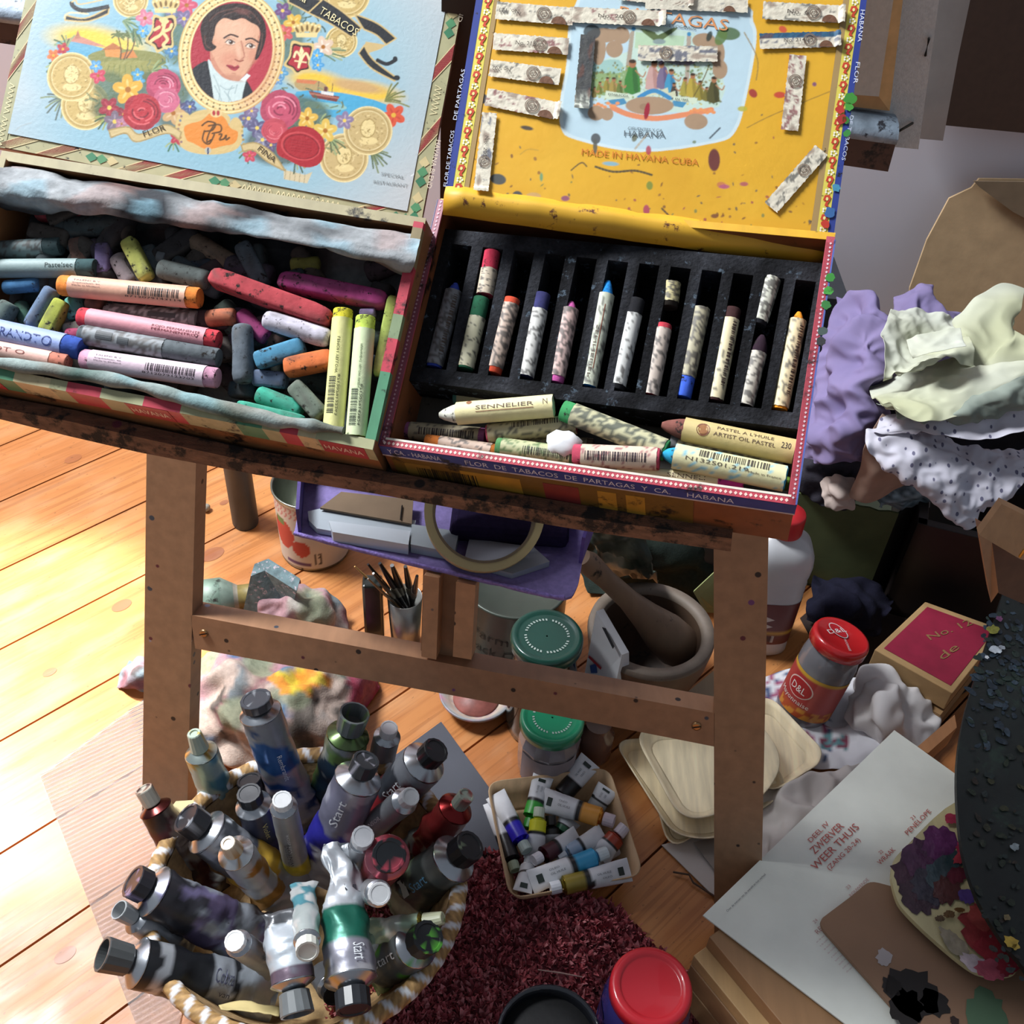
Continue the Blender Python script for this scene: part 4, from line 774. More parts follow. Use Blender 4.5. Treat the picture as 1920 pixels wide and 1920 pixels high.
def oil_pastel(F, a, b, wpx, n, tip, wrap, label, group=None, t0=.07, t1=.93, deco=None, mottle=0, mc='4a4644', seed=0, cat='pastel', tap=0, n2=None, name='wrapped_pastel', text=None, tcol='5a4a40', mat_w=None, codepos=.5, flip=False, side=0):
    A = F.px(*a, n); B = F.px(*b, n if n2 is None else n2); r = wpx/2*mpp(A); d = (B-A).normalized(); L_ = (B-A).length
    t = thing(name, label, cat, (A+B)/2-F.N*r, group)
    mb = MB(); stick(mb, A, B, r*.97, tip, F.N, 'core', seed=seed, taper=tap); mb.build('pastel_stick', CHALK(), t)
    s = F.N.cross(d).normalized(); nn = d.cross(s)
    if nn.dot(F.N) < 0: nn = -nn
    def sf(u, ang, q=1.0): return A+d*u+(s*math.sin(ang)+nn*math.cos(ang))*(r*q)
    w = MB(); nu = 30; K = 24; G = []
    for j in range(nu+1):
        u = L_*(t0+(t1-t0)*j/nu); e = 0
        G.append([sf(u+(.0006*noise.noise(V(k*.8, seed, j)) if j in (0, nu) else 0), 2*PI*k/K, 1.02) for k in range(K)])
    wc = lin(wrap); m_ = lin(mc)
    def cf(p):
        x = noise.noise(p*340+V(seed*3, 1, 2))+.6*noise.noise(p*900+V(seed, 1, 2))
        return mix(wc, m_, .85) if x > .52-mottle else mix(wc, lin('ffffff'), .12*max(0, noise.noise(p*50)))
    w.grid(G, cf if mottle else wrap, True, closeu=True)
    sg = -1 if flip else 1
    up = 1 if (F.N.cross(d)).dot(UP) > 0 else -1          # angle sense towards the top of the picture
    # screen-up angle direction
    def dec(u, v): return sf((L_*.5+sg*u), (v*sg*up)/r+side, 1.045)
    if d.dot(RT) < -0.2: pass
    if deco:
        for kind_, u0, v0, w_, h_, val, c_ in deco:
            w0, h0 = w_*L_, h_*r; uu = (u0-.5)*L_*1.0; vv = v0*r
            if kind_ == 'bar':
                q = random.Random(seed+9); x = 0
                while x < w0:
                    bw = q.choice([.3, .5, .9])*w0/30; ys = [vv+h0*k/3 for k in range(4)]
                    for ya, yb in zip(ys, ys[1:]): w.add([dec(uu+x, ya), dec(uu+x+bw, ya), dec(uu+x+bw, yb), dec(uu+x, yb)], [(0, 1, 2, 3)], c_)
                    x += bw+q.choice([.4, .6, .9])*w0/30
            elif kind_ == 'txt': put_text(w, val, lambda a_, b_: dec(uu+a_, vv+b_), w0, h0, c_)
            elif kind_ == 'rect': 
                for k in range(4): w.add([dec(uu, vv+h0*k/4), dec(uu+w0, vv+h0*k/4), dec(uu+w0, vv+h0*(k+1)/4), dec(uu, vv+h0*(k+1)/4)], [(0, 1, 2, 3)], c_)
            elif kind_ == 'dot': w.add([dec(uu+h0*.5*math.cos(x), vv+h0*.5*math.sin(x)) for x in [k*PI/8 for k in range(16)]], [list(range(16))], c_)
    w.build('wrapper', mat_w or mat(.6, var=.06, vs=150, bump=.3, bs=400), t)
    return t
q = lambda X, Y: (X/2.4, 360+Y/2.4)       # left box reading grid
F = LB
BAR = lambda c='2c2826': ('bar', .42, -.55, .36, .75, None, c)
def info(c='6a5a58'): return [('txt', .12, .35, .2, .16, 'TALENS B.V.', c), ('txt', .12, .08, .2, .12, 'Sophialaan 46', c), ('txt', .12, -.16, .2, .12, 'Made in Holland', c)]
W = [((275, 420), (900, 478), 96, -.009, 'd8803c', 'd8a48c', 'wrapped orange pastel with a barcode, topmost of the wrapped ones', dict(t0=.08, t1=.92, deco=[('bar', .52, -.5, .36, .8, None, '3c302c'), ('txt', .5, -.75, .4, .18, '8712079143114', '4a3c38')]+info())),
     ((480, 540), (890, 575), 84, -.020, '8f8f8c', 'a8a6a2', 'worn white-grey wrapped pastel tucked below the orange one', dict(mottle=.55, deco=[('rect', .5, -.3, .3, .5, None, '4a4a48')])),
     ((362, 562), (985, 668), 90, -.010, 'c8404a', 'cf8e98', 'wrapped red pastel with pink paper and a permanent red name', dict(t0=.07, t1=.92, deco=[('txt', .55, .1, .34, .22, 'ROJO PERMANENTE', '7a2c38'), ('txt', .55, -.22, .34, .22, 'PERMANENTROT', '7a2c38'), ('dot', .87, -.1, .1, .34, None, '5a2c34'), ('dot', .87, -.1, .1, .2, None, 'cf8e98')])),
     ((365, 640), (985, 748), 90, -.008, '5c6266', '7b8084', 'dark grey pastel in torn grey paper between the red and pink ones', dict(t0=.04, t1=.62, mottle=.4, deco=[('rect', .14, -.3, .12, .8, None, '3a3e42'), ('rect', .3, -.5, .08, .7, None, '44484c')])),
     ((375, 752), (980, 838), 96, -.006, 'c08ea4', 'c9b2be', 'wrapped pale pink pastel with a barcode, in front of the grey one', dict(t0=.07, t1=.92, deco=[('bar', .5, -.35, .36, .7, None, '3a2c34'), ('txt', .48, -.66, .38, .2, '8712079123703', '3a2c34')]+info('5c4a54'))),
     ((-40, 618), (372, 708), 104, -.006, '3c58a8', '8c9ccc', 'wrapped deep blue pastel at the left edge, large dark lettering', dict(t0=.0, t1=.82, deco=[('txt', .1, -.45, .5, .75, 'BRANDT', '2c3c78'), ('dot', .68, -.1, .1, .9, None, '2c3c78'), ('dot', .68, -.1, .1, .6, None, '8c9ccc')])),
     ((-40, 702), (308, 768), 78, -.004, 'd08470', 'd8aca0', 'wrapped salmon pastel in the front left corner below the blue one', dict(t0=.0, t1=.8, deco=[('txt', .1, -.2, .4, .5, 'DT O', '7a3c34')])),
     ((1545, 530), (1500, 1066), 92, -.006, 'd8cc3c', 'd9d590', 'wrapped lemon yellow pastel standing across the right side, left of two', dict(t0=.08, t1=1.0, deco=[('txt', .25, -.2, .3, .25, 'LEMON YELLOW', '6a6a3c'), ('bar', .58, -.1, .3, .7, None, '4a4a34'), ('txt', .56, -.5, .34, .24, '8712079122263', '4a4a34')])),
     ((1646, 562), (1602, 1100), 92, -.005, 'b4c858', 'ccd8ac', 'wrapped yellow-green pastel standing beside the lemon one', dict(t0=.11, t1=1.0, deco=[('txt', .25, -.2, .36, .2, 'PERMANENT YELLOW GREEN', '5a6a44'), ('bar', .62, -.1, .3, .7, None, '3c4634'), ('txt', .58, -.5, .34, .24, '8712079143824', '3c4634')])),
     ((-60, 345), (432, 342), 84, -.014, '3f5658', '7f9292', 'wrapped dark teal pastel at the left, dark lettering near its right end', dict(t0=.0, t1=.85, deco=[('txt', .58, -.2, .25, .5, 'Pastelsec', '2c3c3c')], flip=False)),
     ((-60, 268), (276, 244), 84, -.020, '4a5a5c', '66787a', 'wrapped grey-teal pastel in the dark at the upper left', dict(t0=.0, t1=.8, mottle=.3))]
for i, (a, b, wd, n, tip, wrap, lab_, kw) in enumerate(W):
    oil_pastel(F, q(*a), q(*b), wd/2.4, n, tip, wrap, lab_, 'wrapped pastels in the portrait box', seed=i+1, **kw)
Bz = [((165, 98), (490, 112), 74, -.026, 'b04c54', 'bar', 'long dusty red pastel stick at the back under the cloth'),
 ((18, 430), (180, 415), 66, -.018, '4a78a4', 'round', 'rounded cornflower blue pastel lump near the left edge'), ((140, 190), (220, 185), 60, -.03, '5a80b4', 'round', 'small sky blue pastel end in the upper left shadow'),
 ((575, 215), (665, 395), 82, -.014, 'aeb060', 'bar', 'lime yellow square pastel leaning upright behind the orange one'), ((470, 235), (466, 375), 78, -.020, '6c6084', 'bar', 'dull violet square pastel behind the lime one'),
 ((530, 290), (600, 420), 92, -.022, '8c8286', 'round', 'mauve grey pastel stub left of the lime stick'), ((715, 345), (945, 400), 92, -.014, '5c6260', 'round', 'thick slate grey pastel lying right of the lime stick'),
 ((862, 210), (1085, 345), 86, -.024, '84705f', 'round', 'brownish worn pastel slanting near the back cloth'), ((1090, 235), (1185, 425), 92, -.020, '5e6870', 'bar', 'blue-grey square pastel stub slanting at the back'),
 ((950, 380), (1490, 575), 100, -.008, 'a8444a', 'bar', 'long brick red pastel bar slanting across the middle'), ((1258, 398), (1740, 492), 96, -.014, 'a8447c', 'bar', 'long magenta pastel bar at the upper right'),
 ((930, 570), (1062, 560), 78, -.016, 'b06a50', 'round', 'rounded rust pastel ball below the brick red bar'), ((1075, 548), (1205, 660), 78, -.02, '9c4474', 'round', 'magenta pastel stub next to the white one'),
 ((1190, 570), (1485, 662), 92, -.008, 'c2bcc8', 'round', 'thick white chalky pastel with lilac dust'), ((1090, 598), (1098, 860), 98, -.012, '5c646c', 'round', 'upright slate grey pastel left of the blue one'),
 ((1152, 765), (1370, 690), 94, -.010, '4f86a4', 'bar', 'bright cerulean blue pastel block'), ((1282, 795), (1500, 750), 98, -.010, 'c0683c', 'bar', 'bright orange pastel block below the blue one'),
 ((1142, 836), (1292, 850), 88, -.016, '5a6880', 'bar', 'slate blue pastel block below the orange one'), ((1158, 908), (1360, 990), 84, -.014, '3f9c84', 'round', 'sea green rounded pastel near the front rim'),
 ((1070, 955), (1370, 1025), 46, -.010, '4aa48c', 'bar', 'thin sea green pastel sliver at the front rim'), ((1320, 868), (1450, 1010), 92, -.010, '6a7468', 'bar', 'grey-green pastel block leaning left of the lemon stick'),
 ((1035, 890), (1160, 892), 86, -.022, '34414a', 'bar', 'dark navy pastel end in the front shadow'), ((1770, 470), (1700, 830), 58, -.010, '9aa858', 'bar', 'dusty lime pastel bar along the right box wall'),
 ((1620, 550), (1690, 545), 50, -.014, '8c7aa4', 'round', 'small lilac pastel end between the yellow sticks'), ((285, 490), (205, 640), 84, -.014, '9aa048', 'bar', 'olive lime pastel block above the blue wrapper'),
 ((240, 435), (135, 610), 78, -.014, '5f7088', 'round', 'grey-blue pastel slanting left of the olive one'), ((335, 478), (350, 575), 88, -.022, '5a9690', 'round', 'pale teal pastel end behind the red wrapper'),
 ((50, 500), (-10, 610), 92, -.016, '5c6a66', 'round', 'dark grey-green pastel at the left edge'), ((90, 500), (125, 600), 70, -.026, '4a6a5c', 'round', 'dull green pastel end between the grey ones'),
 ((785, 165), (795, 300), 86, -.026, '4a4648', 'round', 'charcoal pastel standing in the upper middle shadow'), ((1310, 330), (1440, 322), 66, -.024, '8a8444', 'round', 'dull yellow pastel end at the upper right shadow'),
 ((1075, 245), (1120, 255), 46, -.022, 'a08448', 'round', 'small ochre pastel tip behind the blue-grey stub'), ((300, 640), (400, 645), 60, -.018, '9c4460', 'round', 'crimson pastel sliver behind the blue wrapper'),
 ((395, 490), (470, 520), 70, -.022, '8a5f50', 'round', 'reddish brown pastel end left of the white-grey one'), ((712, 290), (748, 300), 60, -.022, '7a7f84', 'round', 'small grey pastel ball above the slate stick'),
 ((290, 620), (420, 600), 60, -.02, '7a7a70', 'bar', 'pale stone grey pastel behind the red wrapper'), ((1000, 660), (1030, 760), 80, -.024, '5c5450', 'round', 'dark brown grey pastel end beside the upright slate one'),
 ((860, 335), (960, 330), 62, -.024, '3c4450', 'round', 'dark blue pastel end behind the slate stick'), ((0, 300), (60, 296), 40, -.03, '2c3c44', 'round', 'black-teal pastel end between the two teal wrappers')]
for i, (a, b, wd, n, c, k, lb_) in enumerate(Bz):
    mb = MB(); A, B = F.px(*q(*a), n), F.px(*q(*b), n); stick(mb, A, B, wd/4.8*mpp(A), c, F.N, k, seed=i*3+1)
    tag(mb.build('soft_pastel', CHALK()), lb_, 'pastel', 'bare pastel sticks in the portrait box')
rd = random.Random(21)
fc = ['3c3a3c', '4a4440', '40484a', '4a3c40', '3a4448', '564a44', '44504a', '4c4450', '6a5048', '505a60']
for i in range(64):
    u, v = rd.uniform(.02, .28), rd.uniform(.016, .128); a = rd.uniform(0, PI); L_ = rd.uniform(.022, .045); r = rd.uniform(.006, .0085)
    n = -.033+rd.uniform(0, .004)+(.006 if v > .06 else 0); A = F.pt(u-L_/2*math.cos(a), v-L_/2*math.sin(a), n-.002*rd.random()); B = F.pt(u+L_/2*math.cos(a), v+L_/2*math.sin(a), n)
    mb = MB(); stick(mb, A, B, r, rd.choice(fc), F.N, rd.choice(['bar', 'round']), seed=i*5+2)
    tag(mb.build('soft_pastel', CHALK()), 'dark dusty pastel stick half buried in the bottom layer of the portrait box', 'pastel', 'buried pastel sticks')
# lining cloth: roll along the hinge side, sheet on the bottom, rolled edge on the front rim
def fx(x, y, n): return F.px(x, y, n)
rows = [[fx(x, y, n) for x, y, n in r_] for r_ in [
 [(-60, 300, -.006), (80, 322, -.006), (200, 345, -.006), (400, 380, -.006), (600, 418, -.006), (790, 446, -.006)],
 [(-60, 325, .004), (80, 348, .006), (200, 362, .008), (400, 402, .008), (600, 440, .008), (785, 468, .006)],
 [(-60, 350, .004), (80, 372, .008), (200, 382, .010), (400, 424, .011), (600, 462, .012), (778, 494, .008)],
 [(-60, 368, -.004), (60, 392, -.004), (180, 400, .002), (380, 428, .004), (560, 450, .004), (768, 512, -.002)],
 [(-60, 372, -.02), (60, 396, -.02), (190, 392, -.018), (380, 424, -.02), (570, 446, -.02), (764, 510, -.02)],
 [(-60, 366, -.042), (60, 386, -.042), (190, 386, -.042), (380, 410, -.042), (570, 440, -.042), (758, 490, -.042)]]]
def clothcol(p):
    x = noise.noise(p*22+V(1, 2, 3)); y = noise.noise(p*34+V(8, 2, 3)); c = lin('8f9294')
    c = mix(c, lin('2c2e32'), max(0, min(.95, (x+.10)*3.2))); c = mix(c, lin('7a9eac'), max(0, min(.5, (y-.2)*3))); return mix(c, lin('8f6c64'), max(0, min(.4, (noise.noise(p*26+V(3, 9, 1))-.22)*4)))
mb = MB(); mb.grid(patch(rows, 9, .0022, 60, True, 3), clothcol)
mb.grid([[F.pt(.006+.288*i/30, .006+.14*j/16, -.0415+.0008*math.sin(i*1.3+j)) for i in range(31)] for j in range(17)], clothcol)
pth = [fx(x, y, .003) for x, y in [(-60, 668), (0, 680), (110, 696), (230, 716), (330, 742), (430, 770), (520, 790), (600, 800), (644, 809)]]
pth = refine(pth, 6); mb.tube([p+V(0, 0, .0015*noise.noise(p*90)) for p in pth], [.0048+.0022*noise.noise(p*60)+(-.002 if i > len(pth)-8 else 0) for i, p in enumerate(pth)], lambda p: mix(clothcol(p), lin('6f9a88'), .25), 10)
tag(mb.build('lining_cloth', CLOTH(), sub=1), 'paint-stained grey waffle cloth lining the portrait box, bunched along its hinge', 'cloth')

# ---------------- foam insert with twelve slots
F = RB; g = lambda X, Y: (700+X/2.1818, 440+Y/2.1818); nT = -.012
foam = thing('foam_insert', 'black foam insert with twelve slots holding short oil pastels', 'insert', F.pt(.13, .1, -.04))
top = lambda i: (362+(1770-362)*(i)/11, 42+(188-42)*i/11)
bot = lambda i: (254+(1672-254)*i/11, 548+(722-548)*i/11)
C4 = [F.uv(*g(*c), nT) for c in [(135, 595), (1772, 800), (1872, 120), (228, -30)]]
def L2(a, b, t): return (a[0]+(b[0]-a[0])*t, a[1]+(b[1]-a[1])*t)
# foam as ribs between slots plus bars at both ends
sl = []
for i in range(12):
    (tx, ty), (bx, by) = top(i), bot(i)
    sl.append([F.uv(*g(X, Y), nT) for X, Y in [(bx-44, by-5), (bx+44, by+5), (tx+41, ty+5), (tx-41, ty-5)]])
mb = MB()
def foamcol(p):
    x = noise.noise(p*900); return mix(lin('161618'), lin('34353a'), max(0, min(1, x*1.3+.3)))
def prism(uvs, n0, n1):
    pts = [F.pt(u, v, n0) for u, v in uvs]; mb.slab(pts, F.N, n1-n0, foamcol)
nb = -.036
edgeL = [C4[0], C4[3]]; edgeR = [C4[1], C4[2]]
def frontpt(t): return L2(C4[0], C4[1], t)
def backpt(t): return L2(C4[3], C4[2], t)
def tproj(pt, A, B):
    d = (B[0]-A[0], B[1]-A[1]); return ((pt[0]-A[0])*d[0]+(pt[1]-A[1])*d[1])/(d[0]**2+d[1]**2)
ribs = []
for i in range(13):
    lb_ = sl[i-1][1] if i else edgeL[0]; lt = sl[i-1][2] if i else edgeL[1]; rb_ = sl[i][0] if i < 12 else edgeR[0]; rt = sl[i][3] if i < 12 else edgeR[1]
    prism([lb_, rb_, rt, lt], nb, nT)
for i in range(13):
    a = sl[i-1][1] if i else C4[0]; b = sl[i][0] if i < 12 else C4[1]
for i in range(12):    # front and back bars in pieces above each slot + rib
    a, b, c, d_ = sl[i]
    for (p, s_, E0, E1) in ((a, b, C4[0], C4[1]), (d_, c, C4[3], C4[2])):
        t0, t1 = tproj(p, E0, E1), tproj(s_, E0, E1); e0, e1 = L2(E0, E1, t0), L2(E0, E1, t1)
        qd = [e0, e1, s_, p] if E0 is C4[0] else [p, s_, e1, e0]; prism(qd, nb, nT)
for i in range(13):
    for k, (E0, E1) in enumerate(((C4[0], C4[1]), (C4[3], C4[2]))):
        l = (sl[i-1][1] if k == 0 else sl[i-1][2]) if i else (E0); r_ = (sl[i][0] if k == 0 else sl[i][3]) if i < 12 else E1
        if i == 0: e0 = E0; l = E0
        else: e0 = L2(E0, E1, tproj(l, E0, E1))
        e1 = L2(E0, E1, tproj(r_, E0, E1)) if i < 12 else E1
        qd = [e0, e1, r_, l] if k == 0 else [l, r_, e1, e0]
        if i == 0: qd = [e0, e1, r_] if k == 0 else [e0, r_, e1]
        if i == 12: qd = [e0, E1, l] if k == 0 else [l, E1, e0]
        prism(qd, nb, nT)
mb.slab([F.pt(u, v, nb-.005) for u, v in C4], F.N, .005, '0c0c0e')
mb.build('foam_block', mat(.95, var=.3, vs=300, bump=2, bs=500, spec=.1, dirt=.12, ds=120, dcol='4a5560'), foam)
SN = lambda c='5a4434': [('bar', .2, -.5, .5, .5, None, c)]
TX = lambda: [('txt', .2, -.1, .6, .3, 'SENNELIER', '6a4a3c')]
SLOT = [((338, 200), (248, 545), '3446a0', '77787c', .10, .98, .45, 'bar', 'blue oil pastel in a grey wrapper in the leftmost foam slot'),
 ((487, 72), (455, 250), 'c03850', 'cfbfa8', .42, 1, .3, None, 'short raspberry red oil pastel at the top of the second slot'),
 ((443, 262), (374, 552), '2c6448', 'd0caa8', .28, .98, .2, None, 'dark green tipped oil pastel at the foot of the second slot'),
 ((568, 265), (488, 570), 'c84c34', 'bfa898', .08, .93, .5, None, 'worn oil pastel with vermilion tip in the third slot'),
 ((692, 245), (620, 584), '343460', 'cfcdc8', .20, 1, .3, None, 'indigo tipped oil pastel in a white wrapper, fourth slot'),
 ((812, 275), (744, 608), 'c05a9c', 'c8a8a0', .10, .93, .5, None, 'pink tipped oil pastel with crimson foot, fifth slot'),
 ((962, 190), (878, 624), '2484d0', 'bcc0ac', .14, 1, .25, 'txt', 'long sky blue oil pastel with a ruled wrapper, sixth slot'),
 ((1078, 268), (992, 638), '1c1c20', 'd0d0cc', .17, .95, .2, None, 'black oil pastel in a white wrapper, seventh slot'),
 ((1222, 200), (1210, 300), '2a2420', 'b8ac7c', .0, .8, .5, None, 'tiny cream oil pastel stub at the top of the eighth slot'),
 ((1188, 370), (1130, 660), 'b03844', 'bfb0a4', .07, 1, .35, None, 'crimson tipped oil pastel at the foot of the eighth slot'),
 ((1342, 305), (1264, 668), '4468d8', 'a8a084', .0, .78, .5, None, 'mottled oil pastel with a blue foot in the ninth slot'),
 ((1470, 305), (1394, 684), '3c2424', 'd8cba4', .12, .98, .2, 'bar', 'dark brown tipped oil pastel in a cream wrapper, tenth slot'),
 ((1632, 182), (1572, 372), '24242a', 'c2c2b0', .0, .92, .5, None, 'mottled grey oil pastel at the top of the eleventh slot'),
 ((1592, 412), (1518, 702), '2c1c28', 'bdb6a8', .26, 1, .45, None, 'plum black oil pastel in a worn wrapper at the foot of the eleventh slot'),
 ((1742, 318), (1660, 718), 'e8962c', 'd8c8a0', .09, .98, .25, 'bar', 'orange tipped oil pastel in the rightmost slot')]
for i, (a, b, tip, wr, t0, t1, mo, de, lb_) in enumerate(SLOT):
    deco = [('bar', .16, -.9, .7, .5, None, '4a3c34')] if de == 'bar' else [('txt', .45, -.1, .5, .3, 'SENNELIER', '5a4a3c'), ('rect', .25, -.35, .6, .08, None, '8a4a34')] if de == 'txt' else None
    oil_pastel(F, g(*a), g(*b), 72/2.18, -.0165, tip, wr, lb_, 'oil pastels in the foam slots', t0=t0, t1=t1, mottle=mo, seed=i+40, tap=1 if i in (0, 5, 6, 13, 14) else 0, deco=deco, name='oil_pastel', n2=-.0175)
LO = [((330, 668), (560, 672), 56, -.034, '3f6a64', '8a866c', 'dull teal oil pastel half hidden behind the cream one', dict(deco=[('txt', .3, -.2, .6, .4, 'ARTIST OIL', '5a5440')])),
 ((270, 738), (738, 700), 92, -.012, 'd4d2c4', 'e4d8a4', 'cream wrapped oil pastel with a white tip, lying behind the loose row', dict(t0=.16, t1=1, tap=1, deco=[('txt', .34, -.12, .5, .34, 'SENNELIER', '5a4434'), ('rect', .34, -.35, .5, .06, None, '8a5a44'), ('txt', .92, -.1, .04, .5, 'N', '5a4434'), ('dot', .28, .7, .1, .5, None, '8a5a3c')])),
 ((130, 800), (460, 828), 74, -.030, '9a5c88', 'a89c80', 'oil pastel with a barcode and pink end in the front left corner', dict(mottle=.2, deco=[('bar', .2, -.6, .66, .8, None, '3c302c')])),
 ((465, 815), (830, 775), 82, -.022, 'b85068', 'b8aa88', 'oil pastel with a barcode and pink rim lying under the cream one', dict(t0=.02, t1=1, mottle=.3, deco=[('bar', .3, .0, .6, .6, None, '4a3c34')])),
 ((775, 718), (1200, 885), 92, -.010, '3c8a54', 'bcb894', 'green tipped mottled oil pastel slanting in the middle', dict(t0=.1, t1=.98, mottle=.55, mc='3c4440')),
 ((1180, 778), (1722, 888), 98, -.012, '7a4c44', 'c9b47c', 'brown tipped oil pastel printed Artist Oil Pastel 230, at the right', dict(t0=.17, t1=1, tap=1, deco=[('txt', .42, .25, .42, .28, "PASTEL A L'HUILE", '5a4430'), ('txt', .4, -.3, .46, .3, 'ARTIST OIL PASTEL', '5a4430'), ('txt', .9, -.2, .07, .5, '230', '3c302c'), ('dot', .32, -.0, .1, 1.1, None, '7a4a34'), ('dot', .32, .0, .1, .8, None, '99663c')])),
 ((1215, 850), (1680, 915), 62, -.020, '6a6a6c', 'a89c80', 'grey mottled oil pastel squeezed behind the blue tipped one', dict(mottle=.6)),
 ((505, 868), (832, 912), 80, -.014, '4a7a4c', 'b0b088', 'green tinted oil pastel with a barcode in the front row', dict(mottle=.25, mc='4a6a3c', deco=[('bar', .35, -.6, .6, .8, None, '3c3c30')])),
 ((215, 845), (505, 888), 62, -.020, 'b0642c', 'b8a090', 'orange ended oil pastel at the front left', dict(t0=.2, mottle=.35)),
 ((1182, 895), (1690, 1000), 104, -.006, '2c94b8', 'd3cda0', 'turquoise tipped oil pastel with a long barcode, front right', dict(t0=.1, t1=.99, tap=1, mottle=.12, mc='6ab0c8', deco=[('bar', .3, .1, .55, .6, None, '4a4438'), ('txt', .2, -.35, .5, .28, 'N132501.219', '5a5040'), ('txt', .7, -.4, .26, .16, 'Made in France', '5a5040')])),
 ((818, 902), (1172, 918), 94, -.006, 'b04458', 'cfb8a4', 'rose ended oil pastel with a barcode lying in the front middle', dict(t0=.1, t1=.97, mottle=.2, mc='8a3c4c', deco=[('bar', .15, -.65, .7, .8, None, '3a2c30')])),
 ((1000, 965), (1515, 1022), 56, -.012, 'c03c90', 'd8cca4', 'magenta tipped oil pastel along the front rim, lettering upside down', dict(t0=0, t1=.8, deco=[('txt', .4, -.3, .3, .6, 'SENNELI', '5a4434')])),
 ((560, 850), (900, 862), 60, -.030, '5a4a3c', '8a7c60', 'dark wrapped oil pastel deep under the middle of the loose row', dict(mottle=.4)),
 ((1500, 985), (1700, 1020), 60, -.020, '6a8a34', 'a89c6c', 'green stained oil pastel end in the front right corner', dict(mottle=.4, mc='4f8a2c'))]
for i, (a, b, wd, n, tip, wrap, lb_, kw) in enumerate(LO):
    oil_pastel(F, g(*a), g(*b), wd/2.18, n, tip, wrap, lb_, 'loose oil pastels in front of the foam', seed=i+70, name='oil_pastel', **kw)
mb = MB(); c = F.px(*g(778, 852), -.008); q_ = .0088; R = []
for j in range(9):
    th_ = PI*j/8; R.append([c+(F.X*math.cos(a)*1.25+F.Y*math.sin(a)*.95)*q_*math.sin(th_+.001)*(1+.25*noise.noise(V(math.cos(a)*2, math.sin(a)*2, j*.5)))+F.N*q_*.5*math.cos(th_) for a in [2*PI*k/18 for k in range(18)]])
mb.rings(R, 'd6d6d8'); tag(mb.build('kneaded_eraser', mat(.6, var=.05, bump=.5, bs=80)), 'irregular white putty lump on the loose oil pastels', 'eraser')
# ============================================================ BASKET AND PAINT TUBES
bc = pz(575, 1655, .10); BX, BY = bc.x, bc.y; RB_ = .137
bk = thing('woven_basket', 'round woven straw basket with a white-striped rim, crammed with paint tubes', 'basket', (BX, BY, 0))
def bcol(p):
    a = math.atan2(p.y-BY, p.x-BX); s = .5+.5*math.sin(a*95+p.z*0)*math.sin(p.z*900); return mix(lin('7a5c3a'), lin('c0a070'), s)
mb = MB(); prof = [(.088, .002), (.10, .02), (.115, .05), (.127, .08), (.135, .098)]; n = 64
R = [[V(BX+r*math.cos(2*PI*i/n), BY+r*math.sin(2*PI*i/n), z) for i in range(n)] for r, z in prof]; mb.rings(R, bcol, True, True, False)
Ri = [[V(BX+(r-.006)*math.cos(2*PI*i/n), BY+(r-.006)*math.sin(2*PI*i/n), max(z, .006)) for i in range(n)] for r, z in prof[::-1]]; mb.rings(Ri, bcol, True, False, True)
mb.build('basket_body', mat(.8, var=.3, vs=120, bump=2, bs=200), bk)
mb = MB(); G = []
for i in range(400):
    a = 2*PI*i/400; ctr = V(BX+RB_*math.cos(a), BY+RB_*math.sin(a), .1); row = []
    for k in range(12):
        t = 2*PI*k/12; rr = .0078*(1+.05*math.sin(a*50+t*1)); row.append(ctr+V(math.cos(a), math.sin(a), 0)*rr*math.cos(t)+V(0, 0, rr*math.sin(t)))
    G.append(row)
G.append(G[0])
def rimc(p):
    a = math.atan2(p.y-BY, p.x-BX); r = math.hypot(p.x-BX, p.y-BY)-RB_; t = math.atan2(p.z-.1, r); s = math.sin(a*50+t)
    return lin('dcdee2') if s > .55 else mix(lin('8a6a42'), lin('b8925c'), .5+.5*math.sin(a*300+t*5))
mb.grid(G, rimc, True, closeu=True); mb.build('wrapped_rim', mat(.7, var=.15, vs=120, bump=1, bs=220), bk)

